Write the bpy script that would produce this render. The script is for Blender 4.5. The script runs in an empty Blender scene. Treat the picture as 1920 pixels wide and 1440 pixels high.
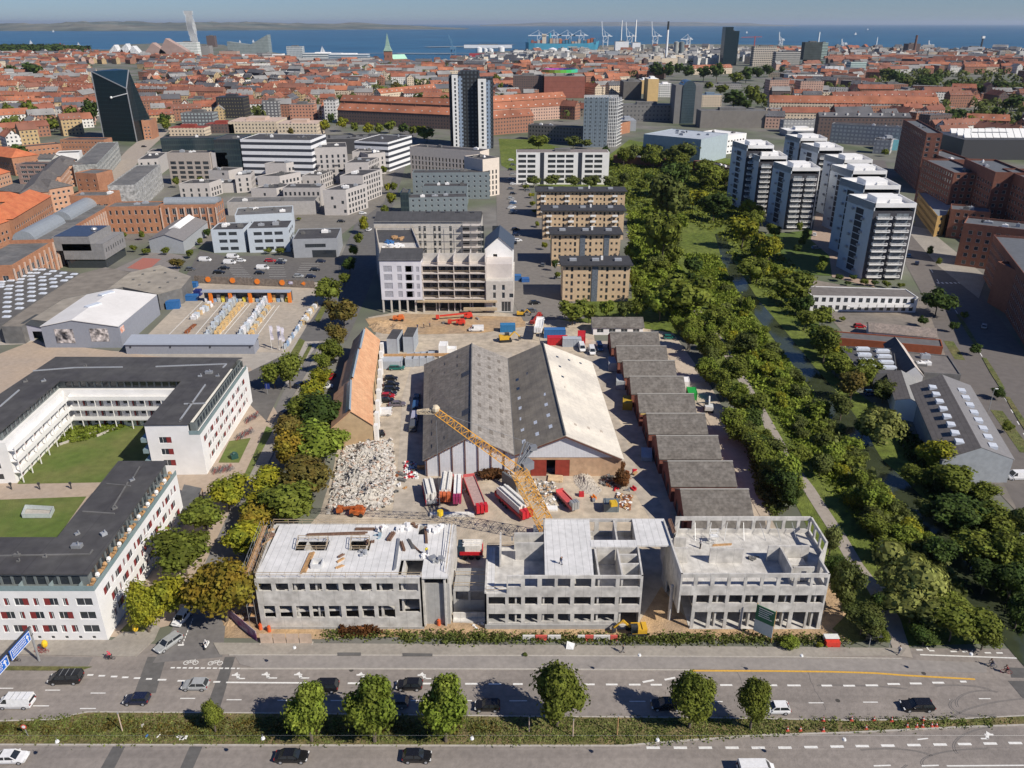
import bpy,random
from math import*
from mathutils import Vector as ab,Matrix
S=bpy.context.scene
ca=S.collection
R=radians
aZ=random.Random
F_PX,bO,ec=1500,95,44
a8=atan((720-ec)/F_PX)
cd=bpy.data.cameras.new('camera')
cd.sensor_fit='HORIZONTAL';cd.sensor_width=36
cd.lens=F_PX/1920*36
cd.clip_start=1;cd.clip_end=400000
cam=bpy.data.objects.new('camera',cd);ca.objects.link(cam)
cam.location=(0,0,bO);cam.rotation_euler=(pi/2-a8,0,0)
S.camera=cam
SUN_EL,cD=R(41),R(55)
w=bpy.data.worlds.new('World');S.world=w;w.use_nodes=1
nt=w.node_tree;bg=nt.nodes['Background']
bt=nt.nodes.new('ShaderNodeTexSky');bt.sky_type='NISHITA';bt.sun_disc=0
bt.sun_elevation=SUN_EL;bt.sun_rotation=pi-cD
bt.altitude=100;bt.air_density=1;bt.dust_density=0;bt.ozone_density=6
c4=nt.nodes.new('ShaderNodeMix');c4.data_type='RGBA';c4.blend_type='MULTIPLY';c4.inputs[0].default_value=1
c4.inputs[7].default_value=(.95,1.19,1.66,1)
nt.links.new(bt.outputs[0],c4.inputs[6]);nt.links.new(c4.outputs[2],bg.inputs['Color']);bg.inputs['Strength'].default_value=.042
sd=bpy.data.lights.new('sun','SUN');sd.energy=5;sd.angle=R(.5);sd.color=(1,.93,.82)
sun=bpy.data.objects.new('sun',sd);ca.objects.link(sun)
v=ab((sin(cD)*cos(SUN_EL),-cos(cD)*cos(SUN_EL),sin(SUN_EL)))
sun.rotation_euler=v.to_track_quat('Z','Y').to_euler();sun.location=(0,0,300)
S.view_settings.view_transform='Standard';S.view_settings.look='None'
S.view_settings.exposure=.12;S.view_settings.gamma=1;S.view_settings.use_curve_mapping=0
S.cycles.max_bounces=5;S.cycles.diffuse_bounces=3;S.cycles.transparent_max_bounces=6
S.cycles.use_denoising=1
def G(px,py,z=0):
 x=px-960;y=720-py
 c,s=cos(a8),sin(a8)
 dy=F_PX*c+y*s;dz=-F_PX*s+y*c
 t=(z-bO)/dz
 return(x*t,dy*t)
def GG(aB,z=0):return[G(p[0],p[1],z)for p in aB]
def rect3(a,b,c,z,a9=None):
 A,B,C_=[ab(G(p[0],p[1],z))for p in(a,b,c)]
 d,n=DN(A,B)
 D=a9 if a9 else(C_-B).dot(n)
 return[tuple(A),tuple(B),tuple(B+n*D),tuple(A+n*D)]
def lerp(a,b,t):return a+(b-a)*t
def lp(A,B,t):return tuple(lerp(a,b,t)for a,b in zip(A,B))
bu={}
def ac(name,aV,var=.18,sc=.6,aT=.85,aj=None,ao=.08,cp=.45,bJ=0,bsc=3,dh=0,stripe=None,cT=0,cY=0,bI=.3,ej=0,bS=None,bc=None,a6=6):
 if name in bu:return bu[name]
 m=bpy.data.materials.new(name);m.use_nodes=1;bu[name]=m
 t=m.node_tree;N=t.nodes;L=t.links;b=N['Principled BSDF']
 b.inputs['Roughness'].default_value=aT;b.inputs['Metallic'].default_value=dh
 b.inputs['Specular IOR Level'].default_value=bI
 geo=N.new('ShaderNodeNewGeometry');pos=geo.outputs['Position']
 def dK(scale,det):
  n=N.new('ShaderNodeTexNoise');n.inputs['Scale'].default_value=scale;n.inputs['Detail'].default_value=det
  L.new(pos,n.inputs['Vector']);return n.outputs['Fac']
 def rng(src,a,b_,c,d):
  q=N.new('ShaderNodeMapRange');q.inputs[1].default_value=a;q.inputs[2].default_value=b_
  q.inputs[3].default_value=c;q.inputs[4].default_value=d;L.new(src,q.inputs[0]);return q.outputs[0]
 def aN(op,a,b_=None):
  q=N.new('ShaderNodeMath');q.operation=op
  for i,x in enumerate((a,b_)):
   if x is None:continue
   if isinstance(x,(int,float)):q.inputs[i].default_value=x
   else:L.new(x,q.inputs[i])
  return q.outputs[0]
 def mixc(fac,c1,c2,mode='MIX'):
  q=N.new('ShaderNodeMix');q.data_type='RGBA';q.blend_type=mode
  for s_,x in((q.inputs[0],fac),(q.inputs[6],c1),(q.inputs[7],c2)):
   if isinstance(x,(int,float)):s_.default_value=x
   elif isinstance(x,tuple):s_.default_value=(*x[:3],1)
   else:L.new(x,s_)
  return q.outputs[2]
 c=(*aV,1)
 if aj:
  c=mixc(rng(dK(ao,5),.5-.25*(1-cp),.5+.25*(1-cp)+.02,0,1)if cp<1 else 1,aV,aj)
 f=rng(dK(sc,a6),.3,.7,1-var,1+var)
 if stripe or bS or bc:
  uv=N.new('ShaderNodeUVMap');sp=N.new('ShaderNodeSeparateXYZ');L.new(uv.outputs[0],sp.inputs[0])
 if stripe:
  ax,per,dk=stripe[:3]
  s_=aN('FRACT',aN('DIVIDE',sp.outputs[0 if ax=='u' else 1],per))
  s_=aN('MULTIPLY',aN('LESS_THAN',s_,stripe[3]if len(stripe)>3 else .15),dk)
  f=aN('MULTIPLY',f,aN('SUBTRACT',1,s_))
 if cT:
  f=aN('MULTIPLY',f,rng(geo.outputs['Random Per Island'],0,1,1-cT,1+cT))
 if cY:
  oi=N.new('ShaderNodeObjectInfo')
  f=aN('MULTIPLY',f,rng(oi.outputs['Random'],0,1,1-cY,1+cY))
 cc=N.new('ShaderNodeCombineXYZ')
 for i in range(3):L.new(f,cc.inputs[i])
 bD=mixc(1,c,cc.outputs[0],'MULTIPLY')
 if bS:
  pu,fu,pv,fv,wc=bS
  a=aN('LESS_THAN',aN('ABSOLUTE',aN('SUBTRACT',aN('FRACT',aN('DIVIDE',sp.outputs[0],pu)),.5)),fu/2)
  b_=aN('LESS_THAN',aN('ABSOLUTE',aN('SUBTRACT',aN('FRACT',aN('DIVIDE',sp.outputs[1],pv)),.55)),fv/2)
  bD=mixc(aN('MULTIPLY',a,b_),bD,wc)
 L.new(bD,b.inputs['Base Color'])
 if bJ:
  bn=N.new('ShaderNodeBump');bn.inputs['Strength'].default_value=bJ;bn.inputs['Distance'].default_value=.3
  L.new(dK(bsc,4),bn.inputs['Height']);L.new(bn.outputs[0],b.inputs['Normal'])
 if ej:
  b.inputs['Emission Color'].default_value=(*aV,1);b.inputs['Emission Strength'].default_value=ej
 return m
def flat(name,aV,aT=.5,dh=0,bI=.5):
 if name in bu:return bu[name]
 return ac(name,aV,var=.08,sc=2,aT=aT,dh=dh,bI=bI,a6=2)
ASPH2=ac('m0',(.13,.125,.12),.15,1,aj=(.10,.097,.095),ao=.06)
dD=ac('m1',(.33,.30,.26),.12,1.5,aj=(.27,.245,.215),ao=.15)
CITYG=ac('m2',(.19,.18,.165),.25,.08,aj=(.10,.12,.07),ao=.02)
ek=ac('m3',(.52,.44,.335),.2,.5,aj=(.38,.325,.26),ao=.09,bJ=.3)
dm=ac('m4',(.46,.31,.17),.22,.7,aj=(.36,.26,.17),ao=.12,bJ=.6)
cR=ac('m5',(.115,.135,.035),.3,.9,aj=(.155,.15,.05),ao=.1,bJ=.7)
dM=ac('m6',(.10,.145,.03),.15,.5,aj=(.15,.16,.05),ao=.09,bJ=.3)
dO=ac('m7',(.15,.135,.055),.35,.8,aj=(.09,.115,.03),ao=.15,bJ=.8)
WATERM=ac('m8',(.045,.055,.03),.2,.3,aT=.12,bI=.6)
dS=ac('m9',(.57,.55,.515),.2,.9,aj=(.45,.43,.40),ao=.35,stripe=('u',3,.3,.02))
cI=ac('m10',(.36,.355,.345),.12,1,stripe=('u',1.2,.2,.05))
di=ac('m11',(.68,.67,.66),.10,.9,aj=(.58,.575,.565),ao=.2,stripe=('u',1.2,.35,.06))
ag=ac('m12',(.80,.79,.78),.05,.8,aj=(.74,.73,.71),ao=.2)
bV=ac('m13',(.062,.060,.064),.18,.5,aj=(.082,.08,.08),ao=.12,stripe=('u',5,.2,.03))
al=ac('m14',(.17,.165,.16),.2,.5,aj=(.12,.12,.12),ao=.1)
aP=flat('m15',(.035,.042,.05),.08,0,.8)
ea=flat('m16',(.7,.7,.7))
aR=flat('m17',(.05,.05,.055))
REDW=flat('m18',(.22,.03,.03),.5)
cw=ac('m19',(.42,.205,.115),.15,1,aj=(.36,.17,.10),ao=.12,stripe=('v',.6,.12,.2))
b1=ac('m20',(.20,.085,.06),.15,1,aj=(.16,.07,.052),ao=.12,stripe=('v',.6,.1,.2))
ef=ac('m21',(.58,.43,.28),.10,1,aj=(.52,.38,.25),ao=.15,stripe=('v',.6,.06,.2))
a4=ac('m22',(.34,.355,.38),.07,.6,aT=.5,stripe=('u',.6,.12,.2),bI=.4)
av=flat('m23',(.42,.43,.44),.45,.5)
cv=ac('m24',(.25,.09,.04),.3,2)
bp=ac('m25',(.45,.27,.13),.25,2)
aC=flat('m26',(.78,.78,.76),.6)
dN=ac('m27',(.72,.71,.68),.12,3)
ROADY=ac('m28',(.62,.36,.06),.15,3)
class MB:
 def __init__(s):s.v=[];s.f=[];s.m=[]
 def face(s,aB,mi=0):
  k=len(s.v);s.v+=[tuple(p)for p in aB];s.f.append(tuple(range(k,k+len(aB))));s.m.append(mi);return s
 def ak(s,aw,z0,z1,mi=0,mt=None,aS=0):
  mt=mi if mt is None else mt
  n=len(aw)
  for i in range(n):
   a,b=aw[i],aw[(i+1)%n]
   s.face([(a[0],a[1],z0),(b[0],b[1],z0),(b[0],b[1],z1),(a[0],a[1],z1)],mi)
  s.face([(p[0],p[1],z1)for p in aw],mt)
  if aS:s.face([(p[0],p[1],z0)for p in reversed(aw)],mi)
  return s
 def af(s,cx,cy,z0,sx,sy,sz,a=0,mi=0,mt=None):
  c,q=cos(a),sin(a)
  P=[(cx+c*x-q*y,cy+q*x+c*y)for x,y in((-sx/2,-sy/2),(sx/2,-sy/2),(sx/2,sy/2),(-sx/2,sy/2))]
  return s.ak(P,z0,z0+sz,mi,mt,1)
 def ad(s,p0,p1,w,h=None,mi=0):
  h=h or w
  a,b=ab(p0),ab(p1);d=(b-a)
  if d.length<1e-6:return s
  d.normalize();up=ab((0,0,1))if abs(d.z)<.95 else ab((0,1,0))
  x=d.cross(up).normalized();y=x.cross(d).normalized()
  q=[(-1,-1),(1,-1),(1,1),(-1,1)]
  A=[a+x*(i*w/2)+y*(j*h/2)for i,j in q];B=[b+x*(i*w/2)+y*(j*h/2)for i,j in q]
  for i in range(4):
   k=(i+1)%4;s.face([A[i],B[i],B[k],A[k]][::-1],mi)
  s.face(A,mi);return s.face(B[::-1],mi)
 def at(s,p0,p1,r0,r1=None,n=8,mi=0,cap=1):
  r1=r0 if r1 is None else r1
  a,b=ab(p0),ab(p1);d=(b-a).normalized()
  up=ab((0,0,1))if abs(d.z)<.95 else ab((0,1,0))
  x=d.cross(up).normalized();y=x.cross(d).normalized()
  A=[a+(x*cos(t)+y*sin(t))*r0 for t in[2*pi*i/n for i in range(n)]]
  B=[b+(x*cos(t)+y*sin(t))*r1 for t in[2*pi*i/n for i in range(n)]]
  for i in range(n):
   k=(i+1)%n;s.face([A[i],A[k],B[k],B[i]],mi)
  if cap:s.face(B,mi);s.face(A[::-1],mi)
  return s
 def bd(s,c,r,n=8,m=5,mi=0,sz=1):
  def P(i,j):
   th=pi*i/m;ph=2*pi*j/n
   return(c[0]+r*sin(th)*cos(ph),c[1]+r*sin(th)*sin(ph),c[2]+r*sz*cos(th))
  for i in range(m):
   for j in range(n):
    q=[P(i,j),P(i+1,j),P(i+1,j+1),P(i,j+1)]
    if i==0:q=[q[0],q[1],q[2]]
    elif i==m-1:q=[q[0],q[1],q[3]]
    s.face(q,mi)
  return s
 def aa(s,name,cF,parent=None,uv=1,dY=0,bH=0,aq=None):
  ox,oy,oz=(0,0,0)
  if aq:ox,oy,oz=aq
  elif parent:
   q=parent
   while q:
    ox+=q.location.x;oy+=q.location.y;oz+=q.location.z;q=q.parent
  me=bpy.data.meshes.new(name)
  me.from_pydata([(x-ox,y-oy,z-oz)for x,y,z in s.v],[],s.f)
  if not isinstance(cF,(list,tuple)):cF=[cF]
  for m_ in cF:me.materials.append(m_)
  if len(cF)>1:me.polygons.foreach_set('material_index',s.m)
  if uv:
   ul=me.uv_layers.new(name='UVMap');buf=[]
   for f in s.f:
    p0,p1,p2=s.v[f[0]],s.v[f[1]],s.v[f[2]]
    ax,ay,az=p1[0]-p0[0],p1[1]-p0[1],p1[2]-p0[2]
    bx,by,bz=p2[0]-p0[0],p2[1]-p0[1],p2[2]-p0[2]
    nx,ny,nz=ay*bz-az*by,az*bx-ax*bz,ax*by-ay*bx
    l=hypot(nx,ny);L_=sqrt(nx*nx+ny*ny+nz*nz)or 1
    if l/L_<.03:tx,ty=1,0;cz=1;fl=1
    else:tx,ty=-ny/l,nx/l;fl=0
    for k in f:
     x,y,z=s.v[k]
     if fl:buf+=[x,y]
     else:
      q=abs(l/L_)
      u=x*tx+y*ty
      if q>.8:vv=z
      else:vv=(x*ty-y*tx)/max(abs(nz/L_),.3)
      buf+=[u,vv]
   ul.data.foreach_set('uv',buf)
  if dY:me.polygons.foreach_set('use_smooth',[True]*len(s.f))
  me.update()
  if bH:return me
  o=bpy.data.objects.new(name,me);ca.objects.link(o)
  if parent:o.parent=parent
  elif aq:o.location=aq
  return o
def bme_(s,n,m):return s.aa(n,m,bH=1,uv=0)
MB.bme=bme_
def aE(o,label=None,cat=None,group=None,kind=None):
 if label:o['label']=label
 if cat:o['category']=cat
 if group:o['group']=group
 if kind:o['kind']=kind
 return o
def ae(name,loc,label,cat,group=None,rz=0):
 o=bpy.data.objects.new(name,None);ca.objects.link(o)
 o.location=(loc[0],loc[1],loc[2]if len(loc)>2 else 0);o.rotation_euler=(0,0,rz)
 o.empty_display_size=.5
 return aE(o,label,cat,group)
def aM(name,me,parent,loc=(0,0,0),rz=0,sc=None):
 o=bpy.data.objects.new(name,me);ca.objects.link(o);o.parent=parent
 o.location=loc;o.rotation_euler=(0,0,rz)
 if sc:o.scale=sc
 return o
ZN_=[0]
def lay(z):ZN_[0]+=1;return z+ZN_[0]*.0006
def sheet(name,aB,z,m,kind='structure',world=0,th=None):
 z=lay(z)if z>0 else z
 mb=MB();P=aB if world else GG(aB)
 A=sum(P[i][0]*P[(i+1)%len(P)][1]-P[(i+1)%len(P)][0]*P[i][1]for i in range(len(P)))
 if A<0:P=P[::-1]
 if th:mb.ak(P,z-th,z)
 else:mb.face([(p[0],p[1],z)for p in P])
 return aE(mb.aa(name,m),kind=kind)
def eo(aB,w,z,world=0):
 P=[ab(p)for p in(aB if world else GG(aB))];bD=[]
 for i in range(len(P)):
  d=(P[min(i+1,len(P)-1)]-P[max(i-1,0)]).normalized();n=ab((-d.y,d.x))
  wi=w[i]if isinstance(w,(list,tuple))else w
  bD.append((P[i]+n*wi/2,P[i]-n*wi/2))
 return bD
def bK(name,aB,w,z,m,kind='structure',world=0):
 z=lay(z);mb=MB();o=eo(aB,w,z,world)
 for a,b in zip(o,o[1:]):
  mb.face([(a[1].x,a[1].y,z),(b[1].x,b[1].y,z),(b[0].x,b[0].y,z),(a[0].x,a[0].y,z)])
 return aE(mb.aa(name,m),kind=kind)
def bF(aw,d):
 n=len(aw);bD=[]
 for i in range(n):
  a,b,c=ab(aw[i-1]),ab(aw[i]),ab(aw[(i+1)%n])
  d1=(b-a).normalized();d2=(c-b).normalized()
  n1=ab((-d1.y,d1.x));n2=ab((-d2.y,d2.x))
  k=(n1+n2);k=k/max(k.dot(n1),.2)if k.length>1e-6 else n1
  bD.append(tuple(b+k*d))
 return bD
def cg(mb,A,B,z0,z1,ops,a9=.25,mi=0,back=0,rmi=None):
 A2,B2=ab(A[:2]),ab(B[:2]);L_=(B2-A2).length;d=(B2-A2)/L_;n=ab((-d.y,d.x))
 ops=[(max(0,o[0]),min(L_,o[1]),max(z0,o[2]),min(z1,o[3]))for o in ops]
 ops=[o for o in ops if o[1]>o[0]+.05 and o[3]>o[2]+.05]
 zs=sorted(set([z0,z1]+[round(q,3)for o in ops for q in(o[2],o[3])]))
 def P(u,z,dd=0):p=A2+d*u+n*dd;return(p.x,p.y,z)
 def cells(dd,dr):
  for za,zb in zip(zs,zs[1:]):
   if zb-za<1e-3:continue
   zm=(za+zb)/2;cut=sorted([(o[0],o[1])for o in ops if o[2]<zm<o[3]]);u=0
   for a,b in cut+[(L_,L_)]:
    if a>u+1e-3:
     q=[P(u,za,dd),P(a,za,dd),P(a,zb,dd),P(u,zb,dd)]
     mb.face(q[::-1]if dr else q,mi)
    u=max(u,b)
 cells(0,False)
 if back:cells(a9,1);mb.face([P(0,z1),P(L_,z1),P(L_,z1,a9),P(0,z1,a9)],mi)
 rm=mi if rmi is None else rmi
 for a,b,c,e in ops:
  D=a9
  mb.face([P(a,c),P(b,c),P(b,c,D),P(a,c,D)],rm).face([P(a,e,D),P(b,e,D),P(b,e),P(a,e)],rm)
  mb.face([P(a,e),P(a,c),P(a,c,D),P(a,e,D)][::-1],rm).face([P(b,c),P(b,e),P(b,e,D),P(b,c,D)][::-1],rm)
def WI(w,h,sill,pitch,fl,n,style='plain'):return dict(w=w,h=h,sill=sill,pitch=pitch,fl=fl,n=n,style=style)
def DN(A,B):d=(B-A).normalized();return d,ab((-d.y,d.x))
TU,RG,EN=tuple,range,enumerate
WINM={}
def cC(w,h,style='plain'):
 k=(round(w,2),round(h,2),style)
 if k in WINM:return WINM[k]
 mb=MB();f=.07;y0,y1=.10,.16
 fm=aR if style in('dark','redl_d')else ea
 def bx(x0,x1,z0,z1,ya,yb,mi):
  mb.ak([(x0,ya),(x1,ya),(x1,yb),(x0,yb)],z0,z1,mi,None,1)
 bx(0,w,0,f,y0,y1,0);bx(0,w,h-f,h,y0,y1,0);bx(0,f,f,h-f,y0,y1,0);bx(w-f,w,f,h-f,y0,y1,0)
 g0,g1=f,w-f
 if style=='redl':bx(f,w*.4,f,h-f,y0-.02,y1,2);g0=w*.4
 if style=='redr':bx(w*.6,w-f,f,h-f,y0-.02,y1,2);g1=w*.6
 if style in('redl','redr'):
  m_=(g0+g1)/2;bx(m_-.03,m_+.03,f,h-f,y0,y1,0)
 elif w>1.4:
  k_=int(w/1)
  for i in RG(1,k_):bx(w*i/k_-.03,w*i/k_+.03,f,h-f,y0,y1,0)
 mb.face([(g0,y1-.02,f),(g1,y1-.02,f),(g1,y1-.02,h-f),(g0,y1-.02,h-f)],1)
 me=mb.bme('window',[fm,aP,REDW])
 WINM[k]=me;return me
def ee(L_,z0,w,h,sill,pitch,fl,dX,m=None,off=0):
 n=max(1,int((L_-(m or .8)*2+(pitch-w))/pitch));s=(L_-((n-1)*pitch+w))/2+off
 return[(s+i*pitch,s+i*pitch+w,z0+k*fl+sill,z0+k*fl+sill+h)for k in RG(dX)for i in RG(n)]
def aH(parent,an,cap=100):
 an=sorted(an,key=lambda t:hypot(t[0],t[1]))
 px,py=parent.location.x,parent.location.y
 for x,y,z,a,w_,h_,st in an[:cap]:
  aM('window',cC(w_,h_,st),parent,(x-px,y-py,z-parent.location.z),a)
 rest=an[cap:]
 if rest:
  mb=MB();cF=[ea,aP,REDW]
  for x,y,z,a,w_,h_,st in rest:
   me=cC(w_,h_,st);c,s_=cos(a),sin(a);k=len(mb.v)
   mb.v+=[(x+c*v_.co.x-s_*v_.co.y,y+s_*v_.co.x+c*v_.co.y,z+v_.co.z)for v_ in me.vertices]
   for p in me.polygons:mb.f.append(TU(k+i for i in p.vertices));mb.m.append(p.material_index)
  aE(mb.aa('windows',cF,parent,uv=0),kind='stuff')
def aF(mb,aw,z0,z1,wins,an,mi=0,a9=.2,aX=0):
 n=len(aw)
 for i in RG(n):
  A,B=aw[i],aw[(i+1)%n];L_=hypot(B[0]-A[0],B[1]-A[1])
  sp=wins.get(i,wins.get('all'))if wins else None
  ops=[]
  if sp:
   for q in(sp if isinstance(sp,list)else[sp]):
    if 'ops' in q:o=q['ops']
    else:
     o=ee(L_,q.get('z',z0),q['w'],q['h'],q['sill'],q['pitch'],q['fl'],q['n'],q.get('m'),q.get('off',0))
    ops+=[(t,q.get('style','plain'))for t in o if t[3]<z1]
  cg(mb,A,B,z0,z1,[o[0]for o in ops],a9,mi)
  a=atan2(B[1]-A[1],B[0]-A[0]);d=((B[0]-A[0])/L_,(B[1]-A[1])/L_)
  for j,(o,st)in EN(ops):
   x,y=A[0]+d[0]*o[0],A[1]+d[1]*o[0]
   if st=='redx':st='redl' if(j*7+i)%3 else 'redr'
   if aX:
    nx,ny=-d[1]*.15,d[0]*.15;w_=o[1]-o[0]
    mb.face([(x+nx,y+ny,o[2]),(x+d[0]*w_+nx,y+d[1]*w_+ny,o[2]),(x+d[0]*w_+nx,y+d[1]*w_+ny,o[3]),(x+nx,y+ny,o[3])],1)
   else:an.append((x,y,o[2],a,o[1]-o[0],o[3]-o[2],st))
def bX(aw):return(sum(p[0]for p in aw)/len(aw),sum(p[1]for p in aw)/len(aw))
def du(mb,aw,z,bv,t=.3,mi=0):
 q=bF(aw,t);n=len(aw)
 for i in RG(n):
  k=(i+1)%n;a,b,c,e=aw[i],aw[k],q[k],q[i]
  mb.face([(a[0],a[1],z),(b[0],b[1],z),(b[0],b[1],z+bv),(a[0],a[1],z+bv)],mi)
  mb.face([(a[0],a[1],z+bv),(b[0],b[1],z+bv),(c[0],c[1],z+bv),(e[0],e[1],z+bv)],mi)
  mb.face([(e[0],e[1],z+bv),(c[0],c[1],z+bv),(c[0],c[1],z),(e[0],e[1],z)],mi)
def gable(mb,q,z,ar,aO=.4,mi=0,wall=None,cG=0,gmb=None,th=.15):
 if cG:q=[q[1],q[2],q[3],q[0]]
 A,B,C_,D=[ab(p)for p in q]
 r0,r1=(A+D)/2,(B+C_)/2;d=(r1-r0).normalized();s0=(A-D).normalized();dz=ar/((A-D).length/2)*aO
 A2,B2,C2,D2=A+s0*aO-d*aO,B+s0*aO+d*aO,C_-s0*aO+d*aO,D-s0*aO-d*aO;R0,R1=r0-d*aO,r1+d*aO
 V=lambda p,zz:(p.x,p.y,zz)
 e=z-dz
 for t_,fl in((th,False),(0,1)):
  for qd in([V(A2,e+t_),V(B2,e+t_),V(R1,z+ar+t_),V(R0,z+ar+t_)],[V(R0,z+ar+t_),V(R1,z+ar+t_),V(C2,e+t_),V(D2,e+t_)]):
   mb.face(qd[::-1]if fl else qd,mi)
 for a,b,za,zb in((A2,B2,e,e),(C2,D2,e,e),(B2,R1,e,z+ar),(R1,C2,z+ar,e),(D2,R0,e,z+ar),(R0,A2,z+ar,e)):
  mb.face([V(a,za),V(b,zb),V(b,zb+th),V(a,za+th)],mi)
 g=gmb or mb;wm=mi if wall is None else wall
 g.face([V(D,z),V(A,z),V(r0,z+ar)],wm);g.face([V(B,z),V(C_,z),V(r1,z+ar)],wm)
def hip(mb,q,z,ar,aO=.4,mi=0):
 A,B,C_,D=[ab(p)for p in q]
 if(B-A).length<(C_-B).length:A,B,C_,D=B,C_,D,A
 d,n=DN(A,B);wd=(D-A).length
 A,B,C_,D=A-d*aO-n*aO,B+d*aO-n*aO,C_+d*aO+n*aO,D-d*aO+n*aO
 r0=(A+D)/2+d*min(wd/2,(B-A).length*.45);r1=(B+C_)/2-d*min(wd/2,(B-A).length*.45)
 V=lambda p,zz:(p.x,p.y,zz);t=z+ar
 mb.face([V(A,z),V(B,z),V(r1,t),V(r0,t)],mi).face([V(B,z),V(C_,z),V(r1,t)],mi)
 mb.face([V(C_,z),V(D,z),V(r0,t),V(r1,t)],mi).face([V(D,z),V(A,z),V(r0,t)],mi)
def building(name,label,cat,aw,h,bN,bG,wins=None,z0=0,roof='flat',ar=3,par=.5,group=None,parm=None,aX=0,cG=0,au=0,parent=None,aO=.4,uw=None,cap=100):
 c=bX(aw)
 t=parent or ae(name,(c[0],c[1],0),label,cat,group)
 mb=MB();an=[]
 aF(mb,aw,z0,h,wins or{},an,aX=aX)
 rb=MB()
 if roof=='flat':
  rb.face([(p[0],p[1],h)for p in aw])
  if par:du(mb,aw,h,par)
 elif roof=='gable':gable(rb,aw,h,ar,aO,0,gmb=mb,cG=cG,wall=0)
 elif roof=='hip':hip(rb,aw,h,ar,aO)
 elif roof=='shed':
  A,B,C_,D=aw
  rb.face([(A[0],A[1],h),(B[0],B[1],h),(C_[0],C_[1],h+ar),(D[0],D[1],h+ar)])
  mb.face([(C_[0],C_[1],h),(D[0],D[1],h),(D[0],D[1],h+ar),(C_[0],C_[1],h+ar)])
  mb.face([(B[0],B[1],h),(C_[0],C_[1],h),(C_[0],C_[1],h+ar)]).face([(D[0],D[1],h),(A[0],A[1],h),(D[0],D[1],h+ar)])
 mb.aa('wall',[bN,aP],t);ro=rb.aa('roof',bG,t)
 if an:aH(t,an,cap)
 if au:
  rr=aZ(int(abs(c[0]*13+c[1]*7)))
  A,B,C_,D=[ab(p)for p in aw[:4]]
  for k in RG(au):
   a,b=rr.uniform(.12,.88),rr.uniform(.25,.75);p=A+(B-A)*a+(D-A)*b
   u=MB();s_=rr.uniform(.8,2.2);hh=rr.uniform(.5,1.4)
   aI=atan2((B-A).y,(B-A).x)
   u.af(p.x,p.y,h,s_*1.6,s_,hh,aI);u.af(p.x,p.y,h+hh,s_*1.2,s_*.7,.15,aI)
   u.at((p.x,p.y,h+hh+.15),(p.x,p.y,h+hh+.5),s_*.2,n=6)
   u.aa('roof_unit',uw or rr.choice([a4,ag,al]),ro)
 return t
er=[(-900,90),(-60,91),(60,92),(130,95),(150,93),(205,93),(215,84),(330,80),(420,84),(440,92),(500,96),(540,103),(690,104),(712,112),(775,114),(800,116),(868,113),(880,104),(900,97),(980,95),(990,92),(1120,92),(1125,85),(1250,82),(1440,84),(1540,86),(1640,88),(1700,90),(1800,92),(1920,96),(2800,99)]
gp=[(-2600,-300)]+[(2600,-300)]+[(5200,600)]+GG(er[::-1])+[(-5200,600)]
sheet('ground',gp,0,CITYG,world=1,th=3)
SEA=ac('m29',(.018,.085,.15),.25,.004,aj=(.03,.115,.19),ao=.0012,aT=.35,bI=.35,bJ=.4,bsc=.05)
sheet("sea",[(-90000,-2000),(90000,-2000),(118000,118000),(-118000,118000)],-1.6,SEA,world=1)
ROCK=ac('m30',(.34,.33,.31),.2,.05)
for nm,aB,wd in(('breakwater',[(655,101.5),(720,100),(840,100.3),(925,101),(965,101)],22),('breakwater',[(800,88.5),(860,87.5),(905,86.5),(960,84)],60),('breakwater',[(745,101),(800,101.5),(850,101)],26)):
 o=bK(nm,aB,wd,1.2,ROCK)
def d_(name,xs,b7,prof,a9,m,bq):
 r=aZ(bq);mb=MB();n=len(xs);bc=6;P=[]
 for i,x in EN(xs):
  X,Y=G(x,b7 if not callable(b7)else b7(i/(n-1)));h=prof(i/(n-1));row=[]
  for j in RG(bc):
   t=j/(bc-1);s=1+a9*t
   row.append((X*s,Y*s,-3+h*sin(min(1,t*1.25)*pi/2)*(1+.12*r.uniform(-1,1))))
  P.append(row)
 for i in RG(n-1):
  for j in RG(bc-1):mb.face([P[i][j],P[i+1][j],P[i+1][j+1],P[i][j+1]])
 return aE(mb.aa(name,m),kind='structure')
FAR=ac('m31',(.075,.10,.085),.4,.002,aj=(.19,.18,.14),ao=.0011,cp=.45,a6=8)
FAR2=ac('m32',(.10,.12,.10),.3,.001,aj=(.22,.2,.17),ao=.0007,cp=.4)
d_('hills',[-400+i*16 for i in RG(81)],lambda t:55+3*sin(min(1,t*1.2)*3.1),lambda t:(98+22*exp(-((t-.55)/.16)**2)+9*sin(t*31)+6*sin(t*77))*min(1,(1-t)*6)+1,.28,FAR,1)
d_('far_shore',[900+i*24 for i in RG(26)],49,lambda t:(110+55*sin(t*pi)**2+14*sin(t*40))*min(1,(1-t)*5,t*6+.15),.25,FAR2,2)
sheet('site_ground',[(470,1195),(480,1100),(600,962),(625,880),(640,800),(650,700),(705,625),(690,595),(800,575),(985,590),(1110,600),(1115,640),(1265,635),(1330,740),(1440,960),(1500,1080),(1600,1190)],.02,ek)
sheet('bare_soil',[(395,1160),(440,1120),(480,1150),(560,1165),(850,1165),(900,1172),(1200,1165),(1240,1100),(1290,1165),(1540,1180),(1550,1050),(1600,1100),(1615,1204),(1200,1199),(850,1196),(660,1194),(600,1199),(400,1196)],.05,dm)
sheet('bare_soil',[(685,598),(760,588),(985,595),(985,612),(900,625),(740,628),(700,622)],.05,dm)
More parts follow.
